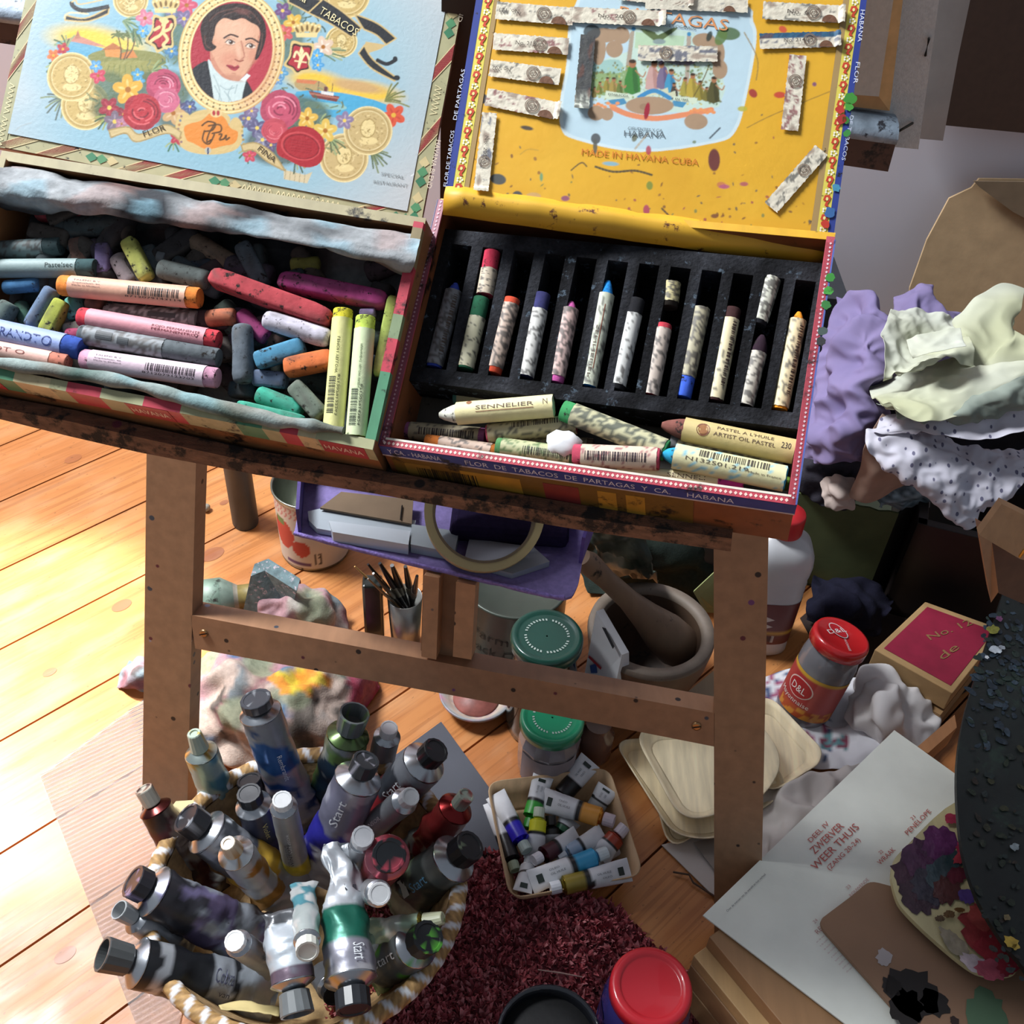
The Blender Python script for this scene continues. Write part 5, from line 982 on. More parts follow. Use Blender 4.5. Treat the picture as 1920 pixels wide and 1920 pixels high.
def tube(mk, cap, zc, tail, zt, bw, cw, cl, capc, bands, label, texts=None, mess=None, used=.5, seed=0, flatrot=0, neck='b4b8be', group='paint tubes standing in the basket', name='paint_tube', capstyle='cyl', tw=1.3, metal=True, wr=.5, shoulder=.16):
    """cap = end of the cap in the photo, tail = crimped end"""
    C, T = pz(*cap, zc), pz(*tail, zt); ax = (C-T); L_ = ax.length; ax.normalize()
    r = bw/2*1.09*mpp(C); rc = cw/2*mpp(C); cL = cl*mpp(C); sh = r*.42; Lb = L_-cL-sh
    t = thing(name, label, 'paint tube', T, group)
    view = (CAM-C).normalized(); s = ax.cross(view).normalized(); n = s.cross(ax)
    s, n = s*math.cos(flatrot)+n*math.sin(flatrot), n*math.cos(flatrot)-s*math.sin(flatrot)
    mb = MB(); R = []; K = 26; NB = 34 if bw > 60 else 22
    for j in range(NB+1):
        q = j/NB; e = min(1, q/max(.12, used)); a = r*(tw-(tw-1)*e); b_ = r*(.06+.94*math.sin(e*PI/2)**1.1); ring = []
        for k in range(K):
            ang = 2*PI*k/K; p = T+ax*(Lb*q)+s*(a*math.cos(ang))+n*(b_*math.sin(ang))
            h = noise.noise(V(p)*38+V(seed, 0, 0)); h2 = noise.noise(V(p)*90+V(0, seed, 0)); w_ = wr*(.25+.9*max(0, 1-q*1.05))
            p = p+(s*math.cos(ang)+n*math.sin(ang))*r*w_*(.5*(.35-abs(h)*1.6)+.35*(.3-abs(h2)*1.3)); ring.append(p)
        R.append(ring)
    def cf(p):
        q = (p-T).dot(ax)/Lb+.03*noise.noise(p*60+V(seed, 1, 1)); c = bands[-1][1]
        for lim, cc in bands:
            if q < lim: c = cc; break
        c = lin(c)
        if mess:
            for mc, thr, sc in mess:
                v = noise.noise(p*sc+V(seed*2.2, 5, len(mc)*.1+thr)); 
                if v > thr: c = mix(c, lin(mc), min(1, (v-thr)*14))
        return c
    mb.rings(R, cf, True, True, False)
    mb.build('tube_body', mat(.36, metal=.35 if metal else 0, var=.1, vs=60, bump=.8, bs=70, spec=.6), t)
    # shoulder + neck
    S0 = T+ax*Lb; q4 = ax.to_track_quat('Z', 'Y'); mb = MB()
    mb.lathe(S0, ax, [(r*.99, 0), (r*1.03, sh*.08), (r*.99, sh*.2), (r*.5, sh*.85), (r*.40, sh), (r*.40, sh+cL*.25)], neck, 24)
    if mess: 
        mb.c = [[mix(c, lin(mess[0][0]), .9) if noise.noise(mb.v[i]*150+V(seed, 0, 0)) > mess[0][1] else c for c, i in zip(cc, f)] for cc, f in zip(mb.c, mb.f)]
    mb.build('shoulder', mat(.25, metal=.9, var=.08, vs=60), t)
    CB = S0+ax*sh; mb = MB(); N = 28
    if capstyle == 'cyl': pr = [(rc*.93, 0), (rc, cL*.06), (rc*1.0, cL*.94), (rc*.96, cL), (rc*.80, cL), (rc*.76, cL*.94), (rc*.2, cL*.93)]
    elif capstyle == 'hollow': pr = [(rc*.82, 0), (rc*.90, cL*.06), (rc, cL*.96), (rc*.97, cL), (rc*.86, cL), (rc*.78, cL*.3), (rc*.1, cL*.28)]
    else: pr = [(rc*1.0, 0), (rc*.98, cL*.05), (rc*.74, cL*.95), (rc*.68, cL), (rc*.45, cL), (rc*.42, cL*.93)]
    q5 = ax.to_track_quat('Z', 'Y'); RR = [[CB+q5 @ V(rr*(1+(.03*(k % 2) if 0 < i < len(pr)-3 else 0))*math.cos(2*PI*k/N), rr*(1+(.03*(k % 2) if 0 < i < len(pr)-3 else 0))*math.sin(2*PI*k/N), h) for k in range(N)] for i, (rr, h) in enumerate(pr)]
    cc = lin(capc)
    mb.rings(RR, (lambda p: mix(cc, lin(mess[0][0]), .85) if mess and noise.noise(p*170+V(seed, 0, 9)) > mess[0][1]+.12 else cc), False)
    mb.build('cap', mat(.35, var=.06, vs=100), t)
    if texts:
        lb = MB()
        for tx, q0, a0, wq, hr, col in texts:
            def fn(u, v, q0=q0, a0=a0):
                q = q0+u/Lb; e = min(1, q/max(.12, used)); a = r*(tw-(tw-1)*e); b_ = r*(.06+.94*math.sin(e*PI/2)**1.1); ang = PI/2-(v+a0*r)/r*TS[0]
                return T+ax*(Lb*q)+s*(a*1.03*math.cos(ang))+n*(b_*1.03*math.sin(ang)+.0006)
            TS = [1]
            # make text read upright: flip if the axis runs leftwards
            if tx == '#': 
                for i in range(6): lb.add([fn(wq*Lb*i/6, -hr*r), fn(wq*Lb*(i+1)/6, -hr*r), fn(wq*Lb*(i+1)/6, hr*r), fn(wq*Lb*i/6, hr*r)], [(0, 1, 2, 3)], col)
            else:
                if ax.dot(RT) >= 0: put_text(lb, tx, lambda u, v: fn(u, -v), wq*Lb, hr*r, col)
                else: put_text(lb, tx, lambda u, v: fn(wq*Lb-u, v), wq*Lb, hr*r, col)
        lb.build('label', mat(.5, var=.05), t)
    return t
g = lambda X, Y: (160+X/2.4, 1270+Y/2.4)
GP = 'paint tubes standing in the basket'
TB = [
 (((765, 95)), .20, (985, 700), .03, 172, 140, 46, '3a3d44', [(.42, 'a9adb4'), (.6, 'a8979a'), (.85, '2b5a94'), (1, '8a9098')], 'tall blue oil paint tube leaning back with a flat dark cap, topmost in the basket', dict(mess=[('8a8e94', .2, 40), ('204a80', .3, 60)], texts=[('Rembrandt', .55, .0, .2, .25, 'd8dce0')], used=.7)),
 (((488, 250)), .17, (660, 700), .03, 135, 84, 100, 'a9b8a8', [(.45, '98a4a4'), (1, '9fb4ac')], 'pale green tube with a mint cap smeared with yellow, upper left', dict(mess=[('b8a03c', .3, 50), ('5a90a0', .28, 45)], used=.8, wr=.8, capstyle='taper', neck='c8d4cc')),
 (((262, 500)), .14, (560, 1000), .03, 135, 80, 86, 'b0aca0', [(.5, '9a9c98'), (1, '7a6a60')], 'tube crusted with dark red paint under a whitish cap, at the far left', dict(mess=[('4a2022', .02, 50), ('3a2c28', .2, 40)], used=.9, wr=1, neck='5a2c2a')),
 (((450, 628)), .15, (985, 1010), .03, 196, 142, 92, '26282e', [(.42, 'a4a8b0'), (.66, 'c8a03a'), (1, '4a4e54')], 'yellow paint tube with a black cap, upper left of the basket', dict(mess=[('a0a4ac', .26, 40)], texts=[('Start', .72, 0, .22, .45, 'c8ccd2')], used=.7)),
 (((640, 745)), .17, (850, 1000), .04, 152, 92, 84, 'd0c0a8', [(.38, 'a87c34'), (1, 'c0c4c8')], 'small white tube with an ochre band and stained square cap', dict(mess=[('b07a2c', .24, 60)], used=.3, tw=1.5, wr=.3, neck='d0d2d4', capstyle='taper')),
 (((735, 520)), .15, (870, 860), .03, 150, 110, 60, '1e2026', [(.6, '4c4664'), (1, '3a3c50')], 'purple tube in the gap behind, black cap with a silver shoulder', dict(used=.6, texts=[('Violet', .7, 0, .2, .3, 'b0a46c')])),
 (((735, 460)), .11, (840, 780), .03, 120, 110, 60, '1c1e22', [(1, '30343a')], 'tube with a glossy black cap half hidden between the pale green and blue tubes', dict()),
 (((885, 548)), .19, (965, 905), .04, 112, 88, 44, 'dcdee0', [(.34, 'c8b830'), (1, 'a0a4a8')], 'small silver tube with yellow foot and white cap', dict(texts=[('WINTON', .36, -.2, .3, .25, '3a3c44'), ('OIL COLOUR', .36, -.5, .3, .14, '3a3c44'), ('WINSOR', .55, -.1, .26, .2, 'e0e2e4')], used=.3, tw=1.1, wr=.25)),
 (((1212, 160)), .17, (1080, 600), .03, 178, 138, 110, '62686a', [(.5, '2a4a5a'), (.8, '24384a'), (1, '6a7c64')], 'dark tube with tall open grey cap and olive paint around its neck', dict(mess=[('6a8a50', .2, 45), ('9aa4a0', .25, 60)], capstyle='hollow', neck='5a6a48')),
 (((1368, 225)), .15, (1310, 460), .06, 112, 78, 50, 'd8d8da', [(.5, '7a3a3c'), (1, '8a8c90')], 'small silver tube with white cap beside the grey panel', dict(used=.3, tw=1.1, wr=.2)),
 (((1265, 370)), .18, (1020, 930), .03, 200, 122, 76, '30353a', [(.3, 'a8a8b4'), (.62, '2e2c90'), (1, '7c7c90')], 'ultramarine paint tube with a dark cap, upper middle', dict(mess=[('b0b0bc', .3, 40)], texts=[('Start', .70, .0, .22, .4, 'd4d6dc')], used=.6)),
 (((1580, 325)), .17, (1220, 700), .03, 190, 122, 76, '17191c', [(.62, '8c2a30'), (.86, '3c4048'), (1, '8a8e96')], 'red paint tube with a black cap, upper right of the basket', dict(mess=[('5a1c24', .25, 40)], texts=[('Start', .66, .0, .2, .4, 'c8ccd0')], used=.5)),
 (((1465, 535)), .18, (1250, 700), .07, 114, 84, 56, 'ccd0d2', [(1, '8a8f94')], 'small silver tube with white cap lying over the red one', dict(texts=[('WINSOR', .3, 0, .4, .3, 'd8dadc')], used=.3, tw=1.1, wr=.2)),
 (((1715, 530)), .15, (1440, 870), .03, 150, 76, 80, '8a9488', [(.55, 'a0a8a0'), (1, '8a3430')], 'red crusted tube with a grey-green cap, at the far right', dict(mess=[('7a2424', -.02, 50), ('c8ccc8', .3, 60)], wr=1, used=.9, neck='7a2424')),
 (((1735, 755)), .14, (1370, 1040), .03, 205, 142, 94, '1e2124', [(.4, 'a0a898'), (.84, '424a48'), (1, '6c7270')], 'grey-green paint tube with a black cap, right side', dict(mess=[('8aa080', .3, 40)], texts=[('Start', .6, .1, .22, .4, '5a9ac0'), ('#', .45, -.3, .1, .35, 'b8bcb8')], used=.6)),
 (((1250, 715)), .20, (1215, 900), .08, 100, 100, 56, 'd2d4d8', [(1, '8f9398')], 'small silver tube seen end on, with white cap, above the red ringed one', dict(used=.3, tw=1, wr=.2)),
 (((1368, 800)), .20, (1290, 900), .04, 186, 152, 50, '1f2226', [(1, 'a03c4c')], 'tube seen end on, black cap with a red ring', dict(mess=[('b84858', .1, 60)], neck='b8707c', used=.3, tw=1, wr=.1)),
 (((1325, 975)), .20, (1230, 950), .05, 112, 100, 50, 'd6d8da', [(1, 'a4a8ac')], 'small tube seen end on, white cap, lower right of centre', dict(used=.3, tw=1, wr=.1)),
 (((1208, 1500)), .15, (1140, 750), .16, 222, 158, 90, '26282c', [(.52, 'c0c6cc'), (.78, '1f6a58'), (.97, '8e8e9a'), (1, 'a8a8ae')], 'big crumpled tube upside down, green and white, with a dark cap at the front', dict(mess=[('b8a468', .42, 30)], texts=[('Start', .82, .1, .12, .5, 'e0e4e8'), ('#', .36, -.2, .05, .3, '3c3c44')], used=1.1, tw=.75, wr=.8, flatrot=.3)),
 (((1000, 1235)), .19, (985, 930), .14, 112, 104, 60, 'cfd0c8', [(.5, '5a9aa8'), (1, 'b8c4c4')], 'small turquoise tube upside down with a ribbed ivory cap', dict(used=.9, tw=1, wr=.9, mess=[('d0d4d4', .15, 60)])),
 (((955, 1520)), .14, (885, 1050), .16, 184, 152, 100, '6a6e70', [(.2, '5a5c60'), (.85, 'c0c8d0'), (1, '6a5a68')], 'white tube upside down with an open grey cap, lower middle', dict(mess=[('8a94a0', .3, 40)], capstyle='hollow', used=.8, tw=.95, wr=.7)),
 (((1545, 1168)), .15, (1270, 1340), .04, 190, 150, 92, '1b1d20', [(.35, '8ab08a'), (1, '5c6264')], 'grey paint tube with a black cap and bright green paint, lower right', dict(mess=[('5aa83c', .28, 45)], texts=[('Start', .55, 0, .4, .4, 'd0d4d8')], used=.5, tw=1.1)),
 (((1610, 1082)), .15, (1280, 1150), .12, 84, 76, 90, 'c4c8a8', [(1, 'a8c0a8')], 'slim pale green tube with a cream cap, right edge', dict(mess=[('7a8a3c', .3, 60), ('d4dcd4', .1, 40)], used=.8, wr=.9, neck='8a7c34', capstyle='taper')),
 (((212, 915)), .14, (850, 1240), .03, 214, 148, 72, '26252b', [(.45, 'a0a6b0'), (.7, '5c5270'), (1, '34333a')], 'large violet tube with a black cap, left side of the basket', dict(mess=[('8078a0', .3, 36), ('9aa0aa', .3, 50)], texts=[('#', .42, -.1, .08, .3, '5c5e66')], used=.75, wr=.7)),
 (((150, 1045)), .13, (480, 1230), .05, 120, 88, 92, '9a9ea0', [(1, '9fa4ac')], 'small grey-capped tube under the violet one', dict(capstyle='hollow', used=.6, tw=1.1)),
 (((75, 1245)), .13, (860, 1440), .03, 205, 152, 130, '4a4d4e', [(.34, 'a8b0b8'), (.38, '26282c'), (.55, '9aa0a8'), (.84, '1d1f23'), (.92, 'a8acb2'), (1, '24262a')], 'large black and silver tube with a long open grey cap, lower left', dict(mess=[('8a9098', .4, 40)], texts=[('Cobra', .4, .0, .14, .6, '4a4c60'), ('van', .4, -.5, .08, .25, '3a3c50')], capstyle='hollow', used=.5, tw=1.15)),
 (((670, 1185)), .17, (860, 1310), .06, 112, 92, 36, 'e0e2e4', [(1, '9a9ea6')], 'small silver tube with a white disc cap in front of the violet tube', dict(texts=[('WINSOR', .3, 0, .4, .3, '5a5c64')], used=.4, tw=1.1, wr=.3)),
 (((1120, 1430)), .08, (1050, 1300), .05, 110, 100, 50, '1c1d20', [(1, '5a5c60')], 'dark capped tube deep between the two upside-down tubes', dict()),
]
for i, (cap, zc, tail, zt, bw, cw, cl, capc, bands, lb_, kw) in enumerate(TB):
    tube(None, g(*cap), zc, g(*tail), zt, bw/2.4, cw/2.4, cl/2.4, capc, bands, lb_, seed=i*1.7+1, **kw)
mb = MB(); mb.slab([pz(*g(*p), .105) for p in [(390, 590), (410, 565), (490, 560), (500, 640), (420, 640)]], (0, 0, 1), .003, 'cfc090'); tag(mb.build('paper_scrap', PAPER()), 'cream paper scrap tucked into the basket behind the black cap', 'paper')
mb = MB(); mb.grid(patch([[pz(*g(x, y), z) for x, y in [(600, 1480), (720, 1460), (880, 1490)]] for y, z in [(0, .1)]]*1+[[pz(*g(x, y), .11) for x, y in [(610, 1500), (730, 1505), (870, 1530)]]], 6, .001, 60), 'c4b27c'); tag(mb.build('paper_scrap', PAPER(), solid=.0008), 'beige paper strip over the front rim of the basket', 'paper')

# ---------------- ribbed plastic sheet, grey panel, rug
mb = MB(); P4 = [pz(*p, .0012) for p in [(75, 1455), (300, 1290), (420, 1560), (330, 1950), (262, 1940)]]
mb.slab(P4, (0, 0, 1), .0012, 'c9c6c2')
def rib_mat():
    mt = bpy.data.materials.new('ribbed_plastic'); mt.use_nodes = True; N = mt.node_tree.nodes; L = mt.node_tree.links; b = N['Principled BSDF']
    b.inputs['Base Color'].default_value = (.95, .95, .95, 1); b.inputs['Roughness'].default_value = .1; b.inputs['Transmission Weight'].default_value = .92; b.inputs['IOR'].default_value = 1.15
    tc = N.new('ShaderNodeTexCoord'); mp = N.new('ShaderNodeMapping'); mp.inputs['Rotation'].default_value = (0, 0, math.radians(-38)); L.new(tc.outputs['Object'], mp.inputs[0])
    wv = N.new('ShaderNodeTexWave'); wv.bands_direction = 'Y'; wv.inputs['Scale'].default_value = 60; L.new(mp.outputs[0], wv.inputs[0])
    bp = N.new('ShaderNodeBump'); bp.inputs['Strength'].default_value = .8; bp.inputs['Distance'].default_value = .001; L.new(wv.outputs['Fac'], bp.inputs['Height']); L.new(bp.outputs[0], b.inputs['Normal'])
    return mt
tag(mb.build('ribbed_plastic_sheet', rib_mat()), 'translucent ribbed plastic sheet lying on the floor under the left of the basket', 'plastic sheet')
mb = MB(); mb.slab([pz(*p, .001) for p in [(827, 1357), (918, 1482), (940, 1592), (864, 1645), (740, 1640), (700, 1450)]], (0, 0, 1), .004, '4b4d56')
tag(mb.build('grey_board', mat(.75, var=.05, bump=.3, bs=400)), 'flat dark grey panel on the floor behind the basket', 'panel')
rugo = thing('rug', 'dark crimson shaggy rug on the floor in front of the easel', 'rug', (0, .35, 0))
RP = [pz(*p, .004) for p in [(690, 1690), (880, 1600), (960, 1600), (1060, 1660), (1166, 1708), (1221, 1768), (1297, 1841), (1356, 1914), (1420, 1990), (1400, 2300), (600, 2300), (620, 1850)]]
mb = MB(); mb.slab([V(p.x, p.y, .001) for p in RP], (0, 0, 1), .004, '7c444a'); mb.build('rug_base', CLOTH(), rugo)
xs = [p.x for p in RP]; ys = [p.y for p in RP]
def inside(x, y, P=RP):
    c = False; n = len(P)
    for i in range(n):
        a, b = P[i], P[(i+1) % n]
        if (a.y > y) != (b.y > y) and x < (b.x-a.x)*(y-a.y)/(b.y-a.y)+a.x: c = not c
    return c
rd = random.Random(8); mb = MB(); rc = [lin(c) for c in ('c0686e', 'd07a80', 'a8545c', 'd48c90', '8c444a')]; vs, fs, cs = [], [], []
for k in range(26000):
    x, y = rd.uniform(min(xs), max(xs)), rd.uniform(.22, max(ys))
    if not inside(x, y): continue
    a = rd.uniform(0, PI); w_ = rd.uniform(.0014, .0030); h = rd.uniform(.005, .011); dx, dy = rd.uniform(-.005, .005), rd.uniform(-.005, .005); n0 = len(vs); c, s_ = math.cos(a)*w_, math.sin(a)*w_
    vs += [(x-c, y-s_, .004), (x+c, y+s_, .004), (x+c*.9+dx*.6, y+s_*.9+dy*.6, .004+h*.6), (x-c*.9+dx*.6, y-s_*.9+dy*.6, .004+h*.6), (x+dx*1.3, y+dy*1.3, .004+h)]
    fs += [(n0, n0+1, n0+2, n0+3), (n0+3, n0+2, n0+4)]; cc = rd.choice(rc); cs += [cc, cc]
mb.add(vs, fs, cs); pile = mb.build('rug_pile', mat(.95, var=.3, vs=60, spec=.05), rugo); pile['kind'] = 'stuff'
mb = MB(); mb.tube([pz(1008, 1818, .02), pz(1050, 1824, .021), pz(1092, 1832, .02)], [.0006, .0009, .0006], 'b09088', 6); tag(mb.build('wood_splinter', wood()), 'thin pale splinter lying on the rug', 'splinter')

# ---------------- shallow birch tray with small tubes
def rquad(pts, rad, k=6):
    out = []; n = len(pts)
    for i in range(n):
        a, b, c = pts[i-1], pts[i], pts[(i+1) % n]; u = (a-b); v = (c-b); q = min(rad, u.length*.45, v.length*.45); A = b+u.normalized()*q; B = b+v.normalized()*q
        for j in range(k+1): t = j/k; out.append(A*(1-t)**2+b*2*t*(1-t)+B*t*t)
    return out
def birch(name, px, z, dz, rad, inset, label, group=None, col='d6bf94', wav=0):
    top_ = [pz(*p, z+dz) for p in px]; ctr = sum(top_, V(0, 0, 0))/len(top_); o = rquad(top_, rad)
    mb = MB(); R = []
    for f_, h in ((0, 0), (.35, -.5), (.8, -.92), (1, -1)):
        R.append([p+(ctr-p).normalized()*(inset*f_)+V(0, 0, dz*h+(wav*math.sin(i*.5) if f_ == 0 else 0)) for i, p in enumerate(o)])
    mb.rings(R, col, True, False, True)
    ob = mb.build(name, mat(.6, var=.22, vs=4, bump=.2, bs=30, stretch=(22, 3, 10)), None, solid=.0014); tag(ob, label, 'tray' if 'tray' in name else 'plate', group); return ob
g = lambda X, Y: (860+X/3.429, 1360+Y/3.429)
birch('wooden_tray', [g(*p) for p in [(180, 365), (965, 270), (1190, 960), (330, 1115)]], .003, .034, .016, .022, 'square pale birchwood tray of small paint tubes beside the rug', col='c8a882')
def stube(cap, tail, z0, z1, bw, band, label, capc='d8dad8', cw=None, **kw):
    tube(None, g(*cap), z0, g(*tail), z1, bw/3.429, (cw or bw*.72)/3.429, bw*.62/3.429, capc, [(.60, 'd4d7dc'), (.70, '17181a'), (1, band)], label, used=.75, tw=1.25, wr=.12, neck=band, group='small oil paint tubes in the birch tray', metal=False, name='small_paint_tube', **kw)
TXT = [('#', .10, 0, .09, .35, '22302c'), ('OIL HUILE', .3, .1, .22, .2, '6a7078'), ('OLEO', .3, -.3, .15, .18, '6a7078')]
stube((440, 810), (235, 440), .030, .030, 108, '2a1ec0', 'small ultramarine tube on the left side of the tray', 'a8b8b4', seed=201)
stube((365, 935), (215, 490), .022, .026, 100, '1a1718', 'small black tube along the left wall of the tray', '9aa890', seed=202)
stube((445, 665), (545, 325), .020, .034, 104, '38a03c', 'small green tube leaning to the back of the tray', '2f8a34', seed=203, texts=TXT)
stube((520, 530), (485, 860), .036, .018, 100, 'dcdc2c', 'small lemon yellow tube standing near the centre of the tray', 'c8d4c0', seed=204)
stube((1000, 620), (535, 475), .036, .030, 118, 'd8963c', 'small orange tube lying across the back of the tray', 'c8bcc4', seed=205, texts=TXT)
stube((610, 520), (850, 225), .014, .040, 116, '1c1a1c', 'small tube leaning on the back right corner of the tray', 'c89040', seed=206, texts=TXT)
stube((830, 610), (960, 400), .014, .036, 110, 'a8b0b4', 'pale small tube under the orange one at the right back', 'c8ccd0', seed=207, texts=TXT)
stube((1070, 650), (900, 850), .036, .022, 112, 'a03c24', 'small rust red tube on the right side of the tray', 'd0c8d0', seed=208)
stube((955, 815), (460, 1010), .038, .034, 112, '38a0d0', 'small sky blue tube across the front of the tray', 'cfdce0', seed=209, texts=TXT)
stube((590, 1050), (1100, 925), .034, .036, 112, '8a7a2c', 'small ochre tube along the front wall of the tray', 'd8dce4', seed=210, texts=TXT)
stube((480, 870), (770, 710), .034, .024, 104, '441824', 'small maroon tube with a white cap near the middle', 'dcdce4', seed=211)
stube((640, 860), (930, 690), .026, .030, 96, '9ab0c8', 'pale blue-grey small tube lying behind the sky blue one', 'c8d0d8', seed=212)
stube((455, 860), (410, 1070), .022, .032, 90, 'd0d4d8', 'white small tube in the front left corner of the tray', 'd0d4d8', seed=213, texts=[('#', .1, 0, .15, .4, '22302c')])
stube((610, 770), (720, 600), .012, .018, 110, '1c5c3c', 'dark green small tube deep in the middle of the tray', '6a9a80', seed=214)
stube((1020, 800), (840, 900), .014, .014, 100, '9c2424', 'crimson small tube under the rust red one', 'c8c4c8', seed=215)
stube((590, 580), (600, 760), .028, .014, 96, '1c1a18', 'black small tube with a dark cap upright in the middle', '24201e', seed=216)
stube((560, 900), (700, 1010), .012, .012, 96, 'c8ccd0', 'white small tube at the bottom of the tray, mostly covered', 'd0d4d8', seed=217)

# ---------------- jars on the rug
def jar(name, label, x, y, z, R, prof, parts, cat='jar', tilt=(0, 0), grp=None, n=36):
    c = pz(x, y, z); base = V(c.x-tilt[0]*z, c.y-tilt[1]*z, .0); ax = (c-base).normalized(); t = thing(name, label, cat, base, grp); H = (c-base).length
    for pn, pr, col, m_, cc in parts:
        mb = MB(); mb.lathe(base, ax, [(r*R, h*H) for r, h in pr], col, n, cols=cc); mb.build(pn, m_, t)
    return t, base, ax, H
GL = lambda: mat(.12, var=.05, spec=.6, coat=.4)
t, b_, ax, H = jar('jam_jar', 'blue glass jar with a bright red screw lid on the rug', 1222, 1848, .125, .0335, None,
 [('jar_body', [(.96, .0), (1.06, .03), (1.12, .1), (1.14, .5), (1.12, .74), (1.0, .86), (.94, .9)], '34306c', GL(), None),
  ('lid', [(1.0, .885), (1.03, .89), (1.03, .965), (1.0, .99), (.93, 1.0), (.80, 1.0), (.77, .985), (.72, .98), (.05, .98)], 'c0222e', mat(.3, var=.03, coat=.3), None)])
mb = MB(); rd = random.Random(3)
for k in range(26):
    a = rd.uniform(2, 6); h = rd.uniform(.2, .7)*H; rr = .0335*1.145; w_ = rd.uniform(.08, .25); hh = rd.uniform(.004, .012)
    P_ = [b_+V(rr*math.cos(a+w_*math.cos(q)), rr*math.sin(a+w_*math.cos(q)), h+hh*math.sin(q)) for q in [i*PI/5 for i in range(10)]]; mb.add(P_, [list(range(10))], rd.choice(['2c3c8c', '3a4ca0', '4a3c7c', '241c4c']))
mb.build('paint_drips', mat(.4), t)
jar('glass_jar', 'black filled open glass jar at the bottom edge of the rug', 1030, 1945, .10, .044, None,
 [('jar_body', [(.9, 0), (1.0, .04), (1.02, .5), (1.0, .9), (.97, .97), (.99, 1.0), (.93, 1.0), (.91, .93), (.90, .86)], '1a1c22', GL(), None), ('contents', [(.02, .84), (.90, .85), (.90, .86), (.5, .875), (.02, .88)], '131315', mat(.8, bump=2, bs=90, var=.3), None)])
# ============================================================ UNDER THE EASEL
TZ = ep(836, 1080).z
def zz(x, y, z): return pz(x, y, z)
pt_ = thing('purple_tray', 'purple felt-edged cardboard tray under the tray shelf holding tape and tools', 'tray', zz(820, 1050, TZ))
mb = MB(); n = 44
fr0 = [zz(552, 1004, TZ), zz(640, 1026, TZ), zz(780, 1062, TZ), zz(920, 1095, TZ), zz(1048, 1124, TZ), zz(1080, 1106, TZ), zz(1092, 1050, TZ)]
edge = refine(fr0, 8); bkL, bkR = zz(572, 905, TZ), zz(1112, 985, TZ)
rdx = random.Random(4)
base = [p+V(0, -1, 0)*.0012*rdx.random() for p in edge]+[bkR, bkL]
mb.slab([V(p.x, p.y, TZ) for p in base], (0, 0, 1), .003, lambda p: mix(lin('8578ac'), lin('6a5c96'), .5+.5*noise.noise(p*120)))
mb.build('tray_base', mat(.9, var=.15, vs=200, bump=1, bs=400), pt_)
def wall(a, b, h, th, col, name='tray_wall'):
    m_ = MB(); d = (b-a); nrm = V(0, 0, 1).cross(d).normalized(); m_.slab([a+V(0, 0, .003), b+V(0, 0, .003), b+V(0, 0, h), a+V(0, 0, h)], nrm, th, col); m_.build(name, mat(.9, var=.15, vs=200, bump=1, bs=400), pt_)
wall(zz(566, 1002, TZ), bkL, .030, .003, '4c3f78'); wall(bkL, bkR, .030, .003, '3a3060'); wall(bkR, zz(1084, 1060, TZ), .034, .003, '5a4890')
mb = MB(); P_ = [zz(x, y, TZ+.004) for x, y in edge and []] 
e2 = [p+V(0, .0, .003) for p in edge[:34]]; mb.tube(e2, [.0012+.0010*rdx.random() for _ in e2], '8a78bc', 6); mb.build('torn_edge', mat(.95, bump=2, bs=600, var=.3, vs=300), pt_)
def loose(px, z, th, col, name, label, cat, m_=None, nrm=(0, 0, 1)):
    mb = MB(); mb.slab([zz(*p, z) for p in px], nrm, th, col); return tag(mb.build(name, m_ or PLAST(), bev=.0006), label, cat)
loose([(578, 968), (600, 963), (780, 985), (768, 1030), (595, 1000), (580, 985)], TZ+.004, .006, '9fa8b0', 'spatula', 'long white plastic handle lying in the purple tray', 'tool')
loose([(618, 995), (770, 1014), (766, 1040), (625, 1016)], TZ+.0035, .012, 'b4bcc4', 'plastic_case', 'flat pale plastic case at the front of the purple tray', 'case')
loose([(772, 998), (860, 1012), (852, 1052), (770, 1036)], TZ+.0035, .010, '8f989e', 'clear_clip', 'translucent grey plastic clip between the pale case and the tape roll', 'clip')
loose([(640, 925), (775, 940), (772, 985), (600, 955)], TZ+.012, .002, '6f5c48', 'cardboard_piece', 'small brown cardboard piece with a staple in the purple tray', 'cardboard', CARD())
mb = MB(); mb.tube([zz(754, 948, TZ+.0155), zz(751, 974, TZ+.0155)], .0007, '2c2a28', 6); tag(mb.build('staple', METAL()), 'dark metal staple in the cardboard piece of the purple tray', 'staple')
loose([(880, 1018), (1000, 1035), (1030, 1062), (960, 1085), (870, 1060)], TZ+.0035, .006, '8a8e98', 'plastic_cover', 'grey white plastic lid seen through the tape roll', 'lid')
# tape roll leaning
tc_ = zz(908, 962, TZ+.042); ax = (V(.05, -.62, .75)).normalized(); r0 = 112*mpp(tc_)
tp = thing('tape_roll', 'large roll of beige masking tape leaning in the purple tray', 'tape', tc_)
mb = MB(); mb.lathe(tc_, ax, [(r0*.86, -.012), (r0, -.012), (r0, .010), (r0*.86, .010), (r0*.86, -.012)], 'a89a70', 56, cap0=False, cap1=False, smooth=False); mb.build('tape', mat(.5, var=.06, bump=.3, bs=300), tp)
mb = MB(); mb.lathe(tc_, ax, [(r0*.82, -.0125), (r0*.862, -.0125), (r0*.862, .0105), (r0*.82, .0105), (r0*.82, -.0125)], '6a5c48', 56, cap0=False, cap1=False, smooth=False); mb.build('cardboard_core', CARD(), tp)
mb = MB(); mb.bbox((tc_.x-.03, tc_.y+.0, TZ+.004), (tc_.x+.075, tc_.y+.045, TZ+.02), '241c38'); tag(mb.build('dark_pouch', CLOTH(), bev=.006), 'dark purple pouch behind the tape roll in the purple tray', 'pouch')

